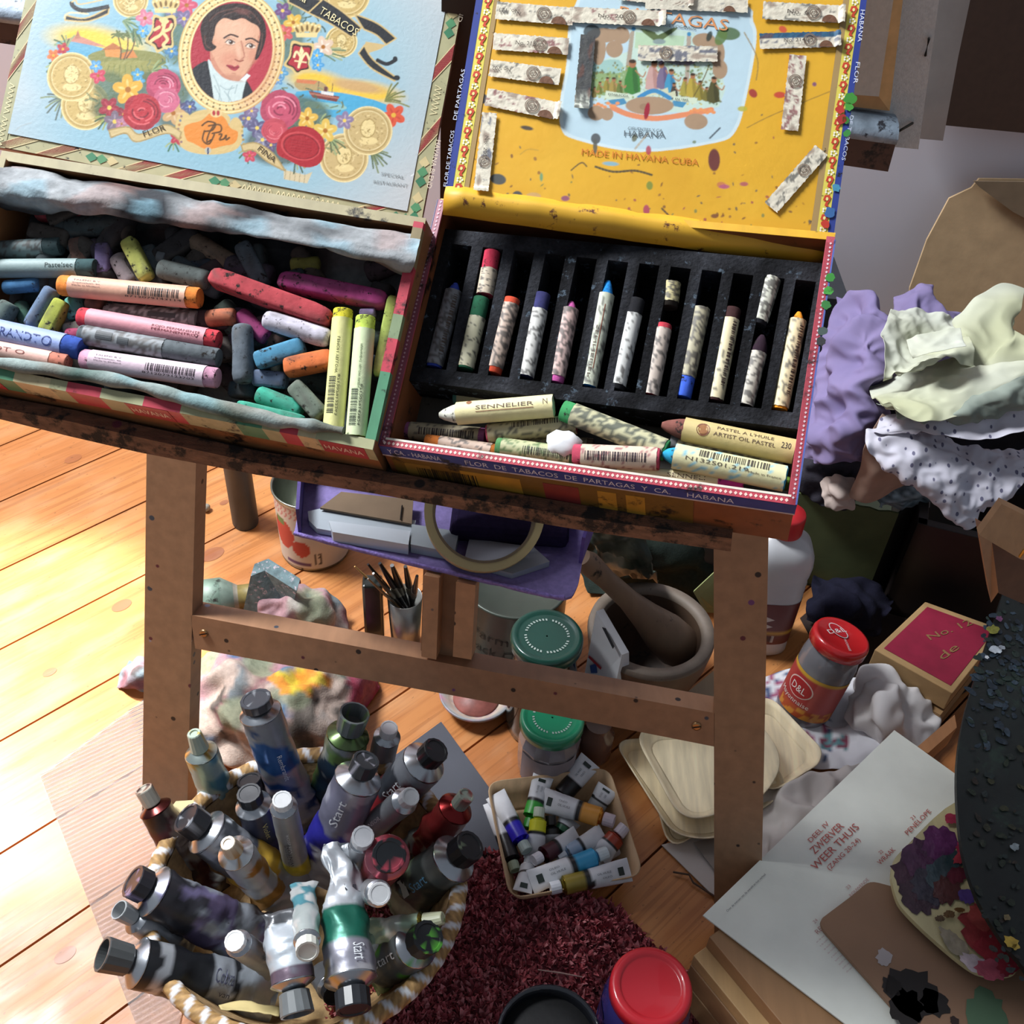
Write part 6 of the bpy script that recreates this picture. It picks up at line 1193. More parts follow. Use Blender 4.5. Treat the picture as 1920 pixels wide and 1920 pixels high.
# tomato can
def can(name, label, cx, cy, z, rpx, cat='tin'):
    c = pz(cx, cy, z); return c, rpx*mpp(c)
c, r = can('', '', 580, 905, .115, 72); B_ = V(c.x, c.y, 0)
t = thing('food_can', 'open tomato can with a red and white paper label, left behind the purple tray', 'can', B_); H = .115
mb = MB(); R = [(r*.90, 0), (r*.93, .003), (r*.93, .006)]; mb.lathe(B_, (0, 0, 1), [(r*.88, 0), (r*.92, .002), (r*.91, .006)], '9a9480', 40, cap1=False)
mb.lathe(B_, (0, 0, 1), [(r*.96, H-.008), (r*1.0, H-.003), (r, H), (r*.96, H), (r*.94, H-.005), (r*.90, .01), (0.002, .008)], '8e9288', 40, cap0=False, cap1=False); mb.build('metal_can', METAL(), t)
mb = MB(); n = 60; G = [[B_+V(math.cos(2*PI*i/n), math.sin(2*PI*i/n), 0)*(r*(.92+.04*j/16))+V(0, 0, .006+(H-.014)*j/16) for i in range(n)] for j in range(17)]
def canlab(p):
    a = math.atan2(p.y-B_.y, p.x-B_.x); h = p.z/H; c = lin('c8c0b4')
    for a0, h0, ra, rh in ((-2.35, .5, .42, .22), (-1.75, .34, .28, .12)):
        if ((a-a0)/ra)**2+((h-h0)/rh)**2 < 1: c = lin('b83c34')
    if h > .78 and math.sin(a*40)*math.sin(h*90) > .1: c = lin('b86a68')
    if .1 < h < .14 and -2.3 < a < -1.5: c = lin('5a3c6a')
    if .12 < h < .28 and -1.4 < a < -1.1 and math.sin(a*160) > 0: c = lin('3a3434')
    if .62 < h < .72 and -2.6 < a < -2.2: c = lin('5c7a44')
    return c
n = 120; G = [[B_+V(math.cos(2*PI*i/n), math.sin(2*PI*i/n), 0)*(r*(.925+.035*j/36))+V(0, 0, .006+(H-.014)*j/36) for i in range(n)] for j in range(37)]
mb.grid(G, canlab, True, closeu=True); mb.build('paper_label', mat(.5, var=.06), t)
# dark stool leg, cup of brushes, dark bottle
mb = MB(); c = pz(459, 968, .012); mb.lathe((c.x, c.y, 0), (0, 0, 1), [(.0165, 0), (.0175, .004), (.0175, .40), (.016, .42)], '34373a', 26); tag(mb.build('metal_post', mat(.5, var=.2)), 'dark round metal post standing on the boards behind the left easel leg', 'post')
mb = MB(); mb.slab([pz(416, 868, .10), pz(444, 868, .10), pz(440, 908, .03), pz(432, 902, .03)], (0, 1, 0), .004, 'a82c34'); mb.slab([pz(414, 866, .102), pz(424, 868, .102), pz(436, 904, .03), pz(430, 900, .03)], (0, 1, 0), .003, 'd8d8d8'); tag(mb.build('striped_card', CARD()), 'small red and white striped card beside the dark post', 'card')
mb = MB(); c = pz(386, 952, .006); R = [[c+V(math.cos(a)*math.sin(th_), math.sin(a)*math.sin(th_), math.cos(th_))*.006*(1+.3*noise.noise(V(a, th_, 1))) for a in [2*PI*k/10 for k in range(10)]] for th_ in [.05+PI*j/7*.98 for j in range(8)]]; mb.rings(R, 'a8a498'); tag(mb.build('crumb', CHALK()), 'small grey crumb on the boards right of the left leg', 'crumb')
c = pz(759, 1118, .085); r = 33*mpp(c); B_ = V(c.x, c.y, 0)
t = thing('brush_cup', 'small metal cup of dark brushes left of the easel mast', 'cup', B_)
mb = MB(); mb.lathe(B_, (0, 0, 1), [(r*.8, 0), (r*.84, .004), (r, .085), (r*.95, .085), (r*.8, .006), (.001, .005)], 'a8a8a4', 32, cap1=False); 
mb.build('metal_cup', METAL(), t)
rdb = random.Random(12)
for i, (x0, y0, x1, y1, w_, c_) in enumerate([(760, 1150, 665, 1062, 3.2, 'c8a060'), (765, 1150, 690, 1058, 5, '1a1a1c'), (770, 1150, 712, 1056, 7, '17181a'), (765, 1140, 735, 1060, 8, '1c1a18'), (775, 1140, 760, 1062, 7, '1a1c1e'), (760, 1145, 700, 1075, 5, '2c2420'), (772, 1140, 782, 1080, 6, '141416'), (755, 1145, 690, 1085, 3, '7a5c3c')]):
    A, B = pz(x0, y0, .05), pz(x1, y1, .13+.004*i); k = mpp(B); mb = MB(); bt = thing('paint_brush', 'brush in the metal cup, %s' % ['pale wooden handle pointing furthest left', 'thin black handle beside the pale one', 'thick black handle leaning left', 'black bristle head leaning up-left', 'dark bristle head standing most upright of the left group', 'brown handle lying lowest over the rim', 'black handle leaning slightly right', 'slender tan handle below the brown one'][i], 'brush', A, 'brushes in the metal cup')
    mb.tube([A, A*.4+B*.6, B], [w_*.6*k, w_*k, w_*.5*k], c_, 10); mb.build('handle', mat(.3, var=.1), bt)
    mb = MB(); mb.tube([A*.62+B*.38, A*.45+B*.55], w_*1.05*k, '8a8478', 10); mb.build('ferrule', METAL(), bt)
mb = MB(); c = pz(698, 1090, .11); B2 = V(c.x, c.y, 0); F_ = Fr(B2, (1, .1, 0), (0, 1, 0)); mb.box(F_, -.0115, .0115, -.010, .010, 0, .112, '1d2422'); tag(mb.build('dark_bottle', mat(.25, var=.2, coat=.3), bev=.003), 'slim black-green bottle standing left of the brush cup', 'bottle')
# tin with lettering
c = pz(968, 1085, .125); r = 98*mpp(c); B_ = V(c.x, c.y, 0); H = .125
t = thing('lettered_tin', 'grey-green tin with two rows of dark lettering behind the green lids', 'tin', B_)
mb = MB(); mb.lathe(B_, (0, 0, 1), [(r*.98, 0), (r*1.02, .003), (r, .008), (r, H-.006), (r*1.03, H-.003), (r*1.03, H), (r*.97, H), (r*.95, H-.004), (.002, H-.005)], '4c544c', 56, cap1=False)
mb.build('tin_body', mat(.4, var=.12, metal=.3), t); mb = MB()
def cyl(u, v): a = -PI/2+u/r; return B_+V(math.cos(a)*r*1.012, math.sin(a)*r*1.012, v)
put_text(mb, 'Farming', lambda u, v: cyl(u, v), .075, .012, '23251f', -.05, .075); put_text(mb, 'Back Care', lambda u, v: cyl(u, v), .085, .012, '23251f', -.055, .052)
mb.build('lettering', mat(.6), t)
# tin underneath left, dish
mb = MB(); c = pz(930, 1205, .012); mb.lathe((c.x, c.y, 0), (0, 0, 1), [(.040, 0), (.046, .004), (.047, .014), (.043, .014), (.040, .006), (.001, .005)], '5a5a52', 40, cap1=False); tag(mb.build('metal_dish', METAL()), 'flat dark metal lid on the floor in front of the lettered tin', 'lid')
t = thing('paint_dish', 'round dish stained grey and pink half hidden by the crossbar', 'dish', (0, 0, 0)); c = pz(893, 1296, .022); B_ = V(c.x, c.y, 0); t.location = B_; t['_l'] = tuple(B_); r = 70*mpp(c)
mb = MB(); mb.lathe(B_, (0, 0, 1), [(r*.55, 0), (r*.62, .004), (r*.97, .018), (r, .022), (r*.96, .023), (r*.72, .012), (r*.6, .008), (.001, .007)], lambda p: mix(mix(lin('8f9296'), lin('b07a90'), max(0, min(1, noise.noise(p*90)*3))), lin('c8b8a8'), 1 if p.z < .014 and math.hypot(p.x-B_.x, p.y-B_.y) > r*.6 else 0), 44, cap1=False); mb.build('dish_body', mat(.35, var=.15, vs=80), t)
mb = MB(); mb.lathe(B_+V(0, 0, .009), (0, 0, 1), [(r*.62, 0), (r*.6, .004), (.001, .006)], '8a5048', 36, cap1=False); mb.build('dried_paint', mat(.5, var=.3, vs=80, bump=1), t)
# green lidded jars
def lidjar(name, label, x, y, z, rpx, lidc, bodyc, facets=False, ring=True, labelc=None):
    c = pz(x, y, z); r = rpx*mpp(c); B_ = V(c.x, c.y, 0); t = thing(name, label, 'jar', B_)
    mb = MB(); n = 12 if facets else 40
    mb.lathe(B_, (0, 0, 1), [(r*.82, 0), (r*.92, .004), (r*.96, .02), (r*.98, z*.62), (r*.86, z*.80), (r*.84, z-.012)], bodyc, n, smooth=not facets); mb.build('glass_body', GL(), t)
    mb = MB(); mb.lathe(B_+V(0, 0, z-.015), (0, 0, 1), [(r*.95, 0), (r*1.0, .001), (r, .011), (r*.95, .0145), (r*.86, .015), (r*.80, .013), (r*.74, .0128), (.001, .0128)], lidc, 48, cap1=False); mb.build('lid', mat(.28, var=.08, coat=.3), t)
    if ring:
        mb = MB()
        for k in range(40):
            if k % 10 == 9: continue
            a = 2*PI*k/40; p = lambda q, b: B_+V(q*math.cos(b), q*math.sin(b), z-.0015); mb.add([p(r*.55, a), p(r*.62, a+.02), p(r*.62, a+.10), p(r*.55, a+.08)], [(0, 1, 2, 3)], 'b8c8c0')
        mb.build('printed_ring', mat(.5), t)
    if labelc:
        mb = MB(); q = 1.0
        G = [[B_+V(math.cos(a)*r*.985, math.sin(a)*r*.985, h) for a in [-2.6+2.0*i/12 for i in range(13)]] for h in (z*.12, z*.58)]; mb.grid(G, labelc, True); mb.build('paper_label', PAPER(), t)
    return t, B_, r
lidjar('glass_jar', 'jar with a dark green printed lid standing behind the crossbar', 1026, 1190, .155, 69, '174a3e', '1c211f')
lidjar('glass_jar', 'faceted jam jar with a bright green lid and blank label, in front of the crossbar', 1036, 1343, .095, 61, '2c9068', '8a8488', True, True, '9a9094')
c = pz(1122, 1362, .05); mb = MB(); mb.lathe((c.x, c.y, 0), (0, 0, 1), [(.017, 0), (.019, .004), (.019, .040), (.014, .048), (.014, .055)], '7a5c50', 26); tag(mb.build('small_jar', GL()), 'small dusky pink jar right of the faceted jam jar', 'jar')
# carton
mb = MB(); A = [pz(1119, 1147, .16), pz(1168, 1232, .14), pz(1163, 1278, .05), pz(1102, 1262, .05)]
a, b, c, d = pz(1118, 1146, .17), pz(1166, 1228, .135), None, None
a0, b0 = V(a.x-.004, a.y-.006, .03), V(b.x-.004, b.y-.01, .03); nr = V(.85, .5, 0).normalized()*.03
mb.hexa([a0, b0, b0+nr, a0+nr], [a, b, b+nr*.3, a+nr*.3], 'd8dade')
t = thing('paper_carton', 'white hanging carton with red stripe and blue mark, right of the green lid', 'carton', a0); mb.build('carton_body', PAPER(), t)
mb = MB(); pl = lambda x, y: pp(x, y, a+V(-.0006, -.0006, 0), (b0-a0).cross(a-a0)); mb.add([pl(1104, 1228), pl(1128, 1252), pl(1126, 1256), pl(1103, 1233)], [(0, 1, 2, 3)], 'b83c44'); mb.add([pl(1106, 1248), pl(1118, 1244), pl(1120, 1262), pl(1108, 1262)], [(0, 1, 2, 3)], '3c5ca0'); mb.build('printed_mark', mat(.5), t)
mb = MB(); mb.slab([pl(1130, 1176), pl(1136, 1178), pl(1152, 1212), pl(1150, 1216)], (-1, -.6, 0), .0008, '2c2c30'); mb.build('hang_slot', mat(.6), t)
# mortar & pestle
c = pz(1222, 1176, .115); r = 120*mpp(c); B_ = V(c.x, c.y, 0); t = thing('wooden_mortar', 'heavy turned wooden mortar with a thick grey rim, behind the right of the crossbar', 'mortar', B_)
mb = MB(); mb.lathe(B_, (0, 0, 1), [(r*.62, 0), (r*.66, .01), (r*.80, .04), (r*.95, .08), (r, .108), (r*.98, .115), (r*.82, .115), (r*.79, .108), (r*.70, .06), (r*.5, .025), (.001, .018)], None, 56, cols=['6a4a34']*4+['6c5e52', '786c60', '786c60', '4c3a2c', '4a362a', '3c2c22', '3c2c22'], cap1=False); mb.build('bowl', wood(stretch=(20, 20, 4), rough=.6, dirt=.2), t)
A, B = pz(1290, 1228, .055), pz(1092, 1045, .25); d = (B-A); L_ = d.length; mb = MB(); k = mpp(A)
mb.lathe(A, d, [(18*k, 0), (34*k, .008), (42*k, .03), (40*k, L_*.25), (28*k, L_*.42), (19*k, L_*.6), (17*k, L_*.8), (20*k, L_*.95), (14*k, L_)], '7a6450', 30); tag(mb.build('wooden_pestle', wood(stretch=(20, 20, 4), rough=.6, dirt=.1)), 'long wooden pestle leaning inside the mortar', 'pestle')
# dark clutter behind the mortar
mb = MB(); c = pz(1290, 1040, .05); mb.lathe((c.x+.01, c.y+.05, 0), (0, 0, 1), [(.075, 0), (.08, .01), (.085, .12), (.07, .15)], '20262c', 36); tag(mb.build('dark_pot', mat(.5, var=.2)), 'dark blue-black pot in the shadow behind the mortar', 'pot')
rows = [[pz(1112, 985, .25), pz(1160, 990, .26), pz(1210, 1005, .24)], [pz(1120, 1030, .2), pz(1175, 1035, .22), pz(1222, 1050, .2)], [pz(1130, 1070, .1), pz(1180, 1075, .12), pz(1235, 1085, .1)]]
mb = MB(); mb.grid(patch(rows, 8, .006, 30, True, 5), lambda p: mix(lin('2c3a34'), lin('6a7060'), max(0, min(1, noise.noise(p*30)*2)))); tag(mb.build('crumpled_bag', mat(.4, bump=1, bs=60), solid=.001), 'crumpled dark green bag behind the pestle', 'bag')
mb = MB(); mb.slab([pz(1300, 1110, .1), pz(1345, 1068, .13), pz(1345, 1150, .04), pz(1322, 1148, .04)], (.3, .9, 0), .003, '8a9460'); tag(mb.build('green_paper', PAPER()), 'green paper edge beside the right leg behind the mortar', 'paper')
mb = MB(); mb.slab([pz(1290, 1300, .004), pz(1345, 1255, .004), pz(1345, 1330, .004)], (0, 0, 1), .004, '9a8a70'); tag(mb.build('wood_offcut', wood()), 'pale wooden offcut on the floor left of the right easel leg', 'offcut')

mb = MB(); c0, c1 = pz(1120, 960, .03), pz(1345, 1010, .03); mb.bbox((c0.x-.02, c0.y+.05, .002), (c1.x+.06, c0.y+.16, .17), '1b1d20'); tag(mb.build('shade_box', CARD(), bev=.002), 'black box added as deep shadow behind the mortar and the crumpled bag', 'box')  # box added to darken the open floor behind the mortar
# ---------------- rags
def ragcol(seed, base='a89a90'):
    pal = [('744850', 18, .24), ('66747a', 24, .2), ('a88088', 15, .16), ('44423f', 30, .22), ('8a9078', 20, .22), ('3c6488', 26, .38)]
    def f(p):
        c = lin(base)
        for i, (h, s_, th_) in enumerate(pal):
            v = noise.noise(p*s_+V(seed+i*5.3, i*2.1, seed))
            if v > th_: c = mix(c, lin(h), min(.85, (v-th_)*7))
        return c
    return f
def heap(name, label, px, amp, seed, cat='rag', base='a89a90', k=9, sc=34, extra=None, colf=None, m_=None, th=.0016, sub=1):
    rows = [[pz(x, y, z) for x, y, z in r_] for r_ in px]; G = patch(rows, k, amp, sc, True, seed, 0)
    zmin = .002
    for r_ in G:
        for p in r_:
            p.z = max(p.z, zmin)
    mb = MB(); mb.grid(G, colf or ragcol(seed, base)); return tag(mb.build(name, m_ or CLOTH(), solid=th, sub=sub), label, cat)
heap('paint_rag', 'big heap of paint-stained rags behind the left leg, orange and yellow smear on top', [
 [(355, 1240, .0), (420, 1220, .01), (500, 1215, .03), (600, 1220, .03), (690, 1255, .0)],
 [(345, 1275, .0), (410, 1262, .06), (500, 1268, .075), (600, 1275, .07), (700, 1290, .0)],
 [(340, 1320, .0), (410, 1320, .05), (500, 1325, .07), (590, 1330, .075), (690, 1330, .0)],
 [(345, 1370, .0), (420, 1370, .04), (500, 1375, .05), (590, 1378, .05), (670, 1375, .0)],
 [(350, 1410, .0), (420, 1425, .0), (500, 1435, .0), (590, 1430, .0), (650, 1400, .0)]], .012, 4, base='a39488', k=12, sc=20,
 colf=(lambda f: (lambda p: (lambda q: mix(f(p), lin('d88a30' if noise.noise(p*60) > -.1 else 'c8b038'), .9) if ((q[0]-560)/50)**2+((q[1]-1275)/26)**2 < 1+noise.noise(p*50)*1.5 else (mix(f(p), lin('a83c58'), .7) if q[0] > 650 else f(p)))(proj(p))))(ragcol(4, 'b3a196')))
heap('paint_rag', 'grey-blue stained rag tip sticking out left of the left easel leg', [[(240, 1240, .0), (262, 1232, .02), (290, 1238, .02)], [(226, 1272, .0), (255, 1262, .03), (290, 1265, .03)], [(222, 1292, .0), (250, 1288, .012), (290, 1292, .0)]], .005, 9, base='7a8890')
heap('paint_rag', 'folded pale rag with stains lying behind the crossbar', [[(480, 1105, .01), (560, 1108, .04), (620, 1125, .03), (645, 1175, .0)], [(470, 1135, .03), (540, 1122, .06), (600, 1142, .05), (640, 1190, .0)], [(460, 1165, .01), (520, 1165, .03), (590, 1180, .02), (630, 1200, .0)]], .008, 14, base='b0a8a0')
c = pz(418, 1118, .03); mb = MB(); ax = V(.9, .25, 0); mb.lathe(V(c.x-.03, c.y-.01, .027), ax, [(.018, 0), (.027, .002), (.027, .03), (.018, .045), (.015, .05), (.015, .075), (.018, .077), (.018, .08)], None, 28, cols=['3c4440', '5f7468', '6a7a70', '8a8478', '7a6c3c', '8a7a48', '6a5a4a', '5a4a3c', '5a4a3c']); tag(mb.build('overturned_jar', mat(.5, var=.3, vs=60, dirt=.25)), 'overturned grey-green paint jar beside the left easel leg', 'jar')
t = thing('paint_block', 'teal-grey paint-spattered square sponge leaning behind the crossbar', 'sponge', pz(505, 1140, .03)); mb = MB(); P_ = [pz(470, 1080, .085), pz(496, 1070, .09), pz(556, 1108, .085), pz(545, 1150, .03), pz(455, 1150, .03)]; mb.slab(P_, (.1, .8, .3), .016, '5f7478'); mb.build('sponge', mat(.8, var=.35, vs=120, dirt=.3, ds=160, dcol='b8a8b0', bump=1.5, bs=200), t)
heap('paint_rag', 'brown twisted rag end behind the square sponge', [[(530, 1098, .03), (560, 1085, .05), (578, 1110, .03)], [(535, 1115, .03), (560, 1110, .05), (575, 1130, .01)]], .006, 17, base='6a4a3c')
heap('paint_rag', 'small mauve stained rag fold just above the left end of the crossbar', [[(450, 1130, .02), (480, 1122, .03), (500, 1140, .02)], [(445, 1150, .0), (475, 1145, .01), (495, 1160, .0)]], .004, 19, base='8a7480')

heap('shade_sack', 'dark green-black sack added to darken the floor behind the mortar and pestle', [[(1090, 960, .05), (1180, 965, .12), (1270, 985, .12), (1350, 1000, .05)], [(1085, 1010, .03), (1180, 1015, .10), (1270, 1035, .10), (1350, 1060, .05)], [(1090, 1060, .0), (1180, 1065, .05), (1270, 1080, .05), (1350, 1110, .02)], [(1100, 1120, .0), (1180, 1110, .0), (1270, 1110, .0), (1350, 1150, .0)]], .010, 27, 'sack', colf=lambda p: mix(lin('1c2222'), lin('2c342c'), .5+.5*noise.noise(p*30)), sc=22, k=8)  # bundle added over the bright boards to read as shade
# ---------------- birch plates
def pg(px, z, dz, rad, inset, label): birch('birch_plate', px, z, dz, rad, inset, label, 'stacked birchwood plates', 'f2e2be')
pg([(1215, 1440), (1400, 1330), (1470, 1440), (1255, 1600)], .002, .010, .03, .012, 'lowest birch plate, its rounded corner poking out towards the tray')
pg([(1150, 1388), (1420, 1370), (1480, 1480), (1345, 1575), (1262, 1566)], .012, .011, .02, .012, 'second birch plate with a bluish stained edge, left of the stack')
pg([(1360, 1340), (1440, 1300), (1542, 1405), (1536, 1432), (1440, 1490)], .016, .013, .022, .014, 'long birch plate with a pressed groove sticking out right of the easel leg')
pg([(1184, 1366), (1420, 1345), (1472, 1425), (1430, 1500), (1280, 1545)], .026, .012, .03, .016, 'topmost large birch plate streaked with pale orange')
mb = MB(); mb.slab([pz(1240, 1585, .002), pz(1345, 1560, .002), pz(1345, 1688, .002)], (0, 0, 1), .0012, 'c8c2bc'); tag(mb.build('white_sheet', PAPER()), 'white paper triangle on the floor left of the right easel foot', 'paper')
mb = MB(); mb.slab([pz(1300, 1580, .006), pz(1345, 1570, .006), pz(1345, 1640, .006)], (0, 0, 1), .001, '8f8880'); tag(mb.build('grey_sheet', PAPER()), 'grey paper over the white triangle beside the right easel foot', 'paper')
mb = MB(); mb.tube([pz(1262, 1635, .004), pz(1292, 1640, .006), pz(1300, 1655, .004), pz(1342, 1682, .004)], .0012, '4a3424', 6); tag(mb.build('dry_twig', wood()), 'dark dry twig on the boards near the white paper triangle', 'twig')
# ============================================================ RIGHT SIDE
# bleach bottle
c = pz(1491, 956, .218); B_ = V(c.x-.004, c.y, 0); t = thing('bleach_bottle', 'white plastic bottle with red cap and maroon label behind the right easel leg', 'bottle', B_)
A8 = [2*PI*k/40 for k in range(40)]
def se(a, rx, ry, e=.62): c, s = math.cos(a), math.sin(a); return V(math.copysign(abs(c)**e, c)*rx, math.copysign(abs(s)**e, s)*ry, 0)
Hb = .185; prof = [(.90, 0), (1.0, .004), (1.0, .012), (.96, .018), (1, .024), (1, .10), (.97, .104), (1, .109), (.97, .114), (1, .119), (.97, .124), (1.0, .132), (1.02, .145), (.98, .158), (.86, .170), (.62, .179), (.42, .184), (.36, .188)]
rx, ry = .040, .030; R = [[B_+se(a+.0, rx*q, ry*q)+V(0, 0, h) for a in A8] for q, h in prof]
cols = ['c8c8cc']*17
mb = MB(); mb.rings(R, 'c6c8cc'); mb.build('bottle_body', mat(.3, var=.03, sub=0), t)
mb = MB(); G = [[B_+se(a, rx*1.012, ry*1.012)+V(0, 0, h) for a in A8] for h in [.024+.07*j/14 for j in range(15)]]
mb.grid(G, lambda p: lin('c89a34') if .040 < p.z < .044 else lin('6a2c28'), True, closeu=True)
def bl(u, v): a = -PI/2+u; return B_+se(a, rx*1.02, ry*1.02)+V(0, 0, v)
for ux, vz in ((-.25, .068), (-.02, .068), (-.25, .056), (-.02, .056)): mb.add([bl(ux, vz-.006), bl(ux+.12, vz), bl(ux, vz+.006), bl(ux-.12, vz)], [(0, 1, 2, 3)], 'd8cfc8')
mb.add([bl(-.35, .028), bl(.2, .028), bl(.2, .040), bl(-.35, .040)], [(0, 1, 2, 3)], 'b8b0a8'); barcode(mb, lambda u, v: bl(u*1.0-.3, v), .45, .009, '3a3434', 0, .0295)
mb.build('maroon_label', mat(.4, var=.08), t)
mb = MB(); mb.lathe(B_+V(0, 0, .186), (0, 0, 1), [(.0185, 0), (.019, .002), (.0185, .024), (.017, .028), (.001, .0285)], 'b8262c', 32, cap1=False, smooth=True); mb.build('screw_cap', mat(.4, var=.05), t)
# mayonnaise jar
c = pz(1579, 1192, .125); r = 55*mpp(c); B_ = V(c.x-.022, c.y-.016, .004); ax = (c-B_).normalized(); H = (c-B_).length
t = thing('mayonnaise_jar', 'glass mayonnaise jar with a red lid and red label, full of cloudy water', 'jar', B_)
mb = MB(); mb.lathe(B_, ax, [(r*.82, 0), (r*.93, .003), (r*.97, .015), (r*.98, H*.72), (r*.90, H*.84), (r*.82, H*.88), (r*.82, H-.01)], '77777c', 40); mb.build('glass_body', GL(), t)
mb = MB(); mb.lathe(B_+ax*(H-.015), ax, [(r*.94, 0), (r, .001), (r*1.0, .011), (r*.95, .015), (r*.86, .0155), (r*.80, .014), (.001, .014)], 'c42428', 48, cap1=False)
mb.build('lid', mat(.25, var=.05, coat=.5), t)
q6 = ax.to_track_quat('Z', 'Y'); TL = MB(); fl_ = Fr(B_+ax*(H+.0003), q6 @ V(1, 0, 0), q6 @ V(0, 1, 0))
def ovl(cx, cy, a, b, col, n_): 
    C_ = fl_.px(cx, cy, n_); m_ = mpp(C_); TL.add([C_+(fl_.X*math.cos(q)*a+fl_.Y*math.sin(q)*b)*m_ for q in [k*PI/10 for k in range(20)]], [list(range(20))], col)
ovl(1572, 1182, 22, 14, 'dcd0d0', .0003); ovl(1572, 1182, 20, 12, 'b8202a', .0005); text_px(TL, 'D&L', fl_, (1556, 1188), (1588, 1184), 11, 'e8e0e0', .0008); text_px(TL, 'MAYONNAISE', fl_, (1582, 1198), (1592, 1220), 5, 'e8e0e0', .0008)
TL.build('lid_print', mat(.4), t)
mb = MB(); def_cyl = lambda a, h, q=1.005: B_+q6 @ V(math.cos(a)*r*q*.985, math.sin(a)*r*q*.985, h)
aview = math.atan2(*(q6.inverted() @ (CAM-B_)).yx[:]) if False else None
vv_ = q6.inverted() @ (CAM-B_); av = math.atan2(vv_.y, vv_.x)
G = [[def_cyl(av-1.5+3.0*i/50, H*(.14+.48*j/20)) for i in range(51)] for j in range(21)]
def mayo(p):
    l = q6.inverted() @ (p-B_); h = l.z/H; a = math.atan2(l.y, l.x)-av; a = (a+PI) % (2*PI)-PI
    if h > .58: return lin('d4a83c')
    if h < .24 and a > -1.0: return lin('d8943c') if noise.noise(p*120) > -.1 else lin('b8502c')
    c = lin('bc5450') if a > .1 else lin('b03c3c')
    return c
mb.grid(G, mayo, True)
el = [def_cyl(av-.42+.55*math.cos(q), H*(.44+.105*math.sin(q)), 1.012) for q in [k*PI/12 for k in range(24)]]
for k in range(24):
    pass
G2 = lambda s_, q, col: [mb.add([def_cyl(av-.42+.55*s_*math.cos(a0), H*(.44+.105*s_*math.sin(a0)), q), def_cyl(av-.42+.55*s_*math.cos(a1), H*(.44+.105*s_*math.sin(a1)), q), def_cyl(av-.42+.55*s_*math.cos(-a1), H*(.44-.105*s_*math.sin(a1)), q), def_cyl(av-.42+.55*s_*math.cos(-a0), H*(.44-.105*s_*math.sin(a0)), q)], [(0, 1, 2, 3)], col) for a0, a1 in [(PI*k/12, PI*(k+1)/12) for k in range(12)]]
G2(1, 1.014, 'e0c8c0'); G2(.9, 1.02, 'b02c30')
put_text(mb, 'D&L', lambda u, v: def_cyl(av-.75+u, H*(.395+v), 1.028), .62, .075, 'eae4e0'); put_text(mb, 'Mayonnaise', lambda u, v: def_cyl(av-1.15+u, H*(.27+v), 1.02), 1.35, .05, 'ece4dc')
mb.build('paper_label', mat(.4, var=.05), t)
# patterned paper towel + tissues on the floor
def towel(p):
    q = proj(p); c = lin('d6d6dc')
    if q[0] < 1560 and q[1] < 1400+ (q[0]-1440)*.3:
        v = noise.noise(p*150); w_ = noise.noise(p*110+V(5, 5, 5))
        if v > .22: c = lin('9c4468')
        elif w_ > .26: c = lin('4a5a80')
    if 1540 < q[0] < 1590 and 1375 < q[1] < 1405 and noise.noise(p*80) > -.15: c = lin('5a8a90') if noise.noise(p*200) > 0 else lin('7a3048')
    return c
TIS = lambda: mat(.85, var=.03, bump=.4, bs=90)
heap('paper_towel', 'white paper towel with pink and blue print spread under the mayonnaise jar', [
 [(1400, 1280, .004), (1470, 1262, .004), (1560, 1270, .004), (1640, 1290, .01), (1700, 1310, .01)],
 [(1400, 1330, .004), (1480, 1330, .004), (1570, 1345, .006), (1650, 1335, .03), (1735, 1350, .02)],
 [(1420, 1400, .004), (1500, 1400, .008), (1580, 1390, .012), (1660, 1385, .03), (1745, 1400, .01)],
 [(1440, 1450, .003), (1500, 1440, .006), (1570, 1450, .008), (1640, 1440, .01), (1700, 1440, .004)]], .007, 31, 'paper towel', colf=towel, m_=TIS(), th=.0006, sc=22, k=10)
heap('tissue', 'crumpled white tissue standing in folds right of the mayonnaise jar', [[(1600, 1300, .01), (1650, 1270, .05), (1700, 1310, .04), (1742, 1345, .02)], [(1605, 1340, .02), (1650, 1330, .07), (1690, 1350, .06), (1740, 1380, .02)], [(1620, 1380, .004), (1660, 1390, .02), (1700, 1400, .02), (1730, 1410, .004)]], .016, 33, 'tissue', colf=lambda p: lin('d8d4d4'), m_=TIS(), th=.0006, sc=26, k=10)
heap('tissue', 'crumpled white tissue between the birch plates and the printed sheet', [[(1420, 1490, .01), (1490, 1470, .02), (1560, 1450, .02), (1620, 1440, .01)], [(1425, 1560, .004), (1480, 1540, .03), (1540, 1520, .03), (1600, 1500, .02)], [(1430, 1640, .004), (1470, 1610, .02), (1510, 1580, .02), (1560, 1560, .01)]], .010, 35, 'tissue', colf=lambda p: lin('ccc6c2'), m_=TIS(), th=.0006, sc=26, k=10)
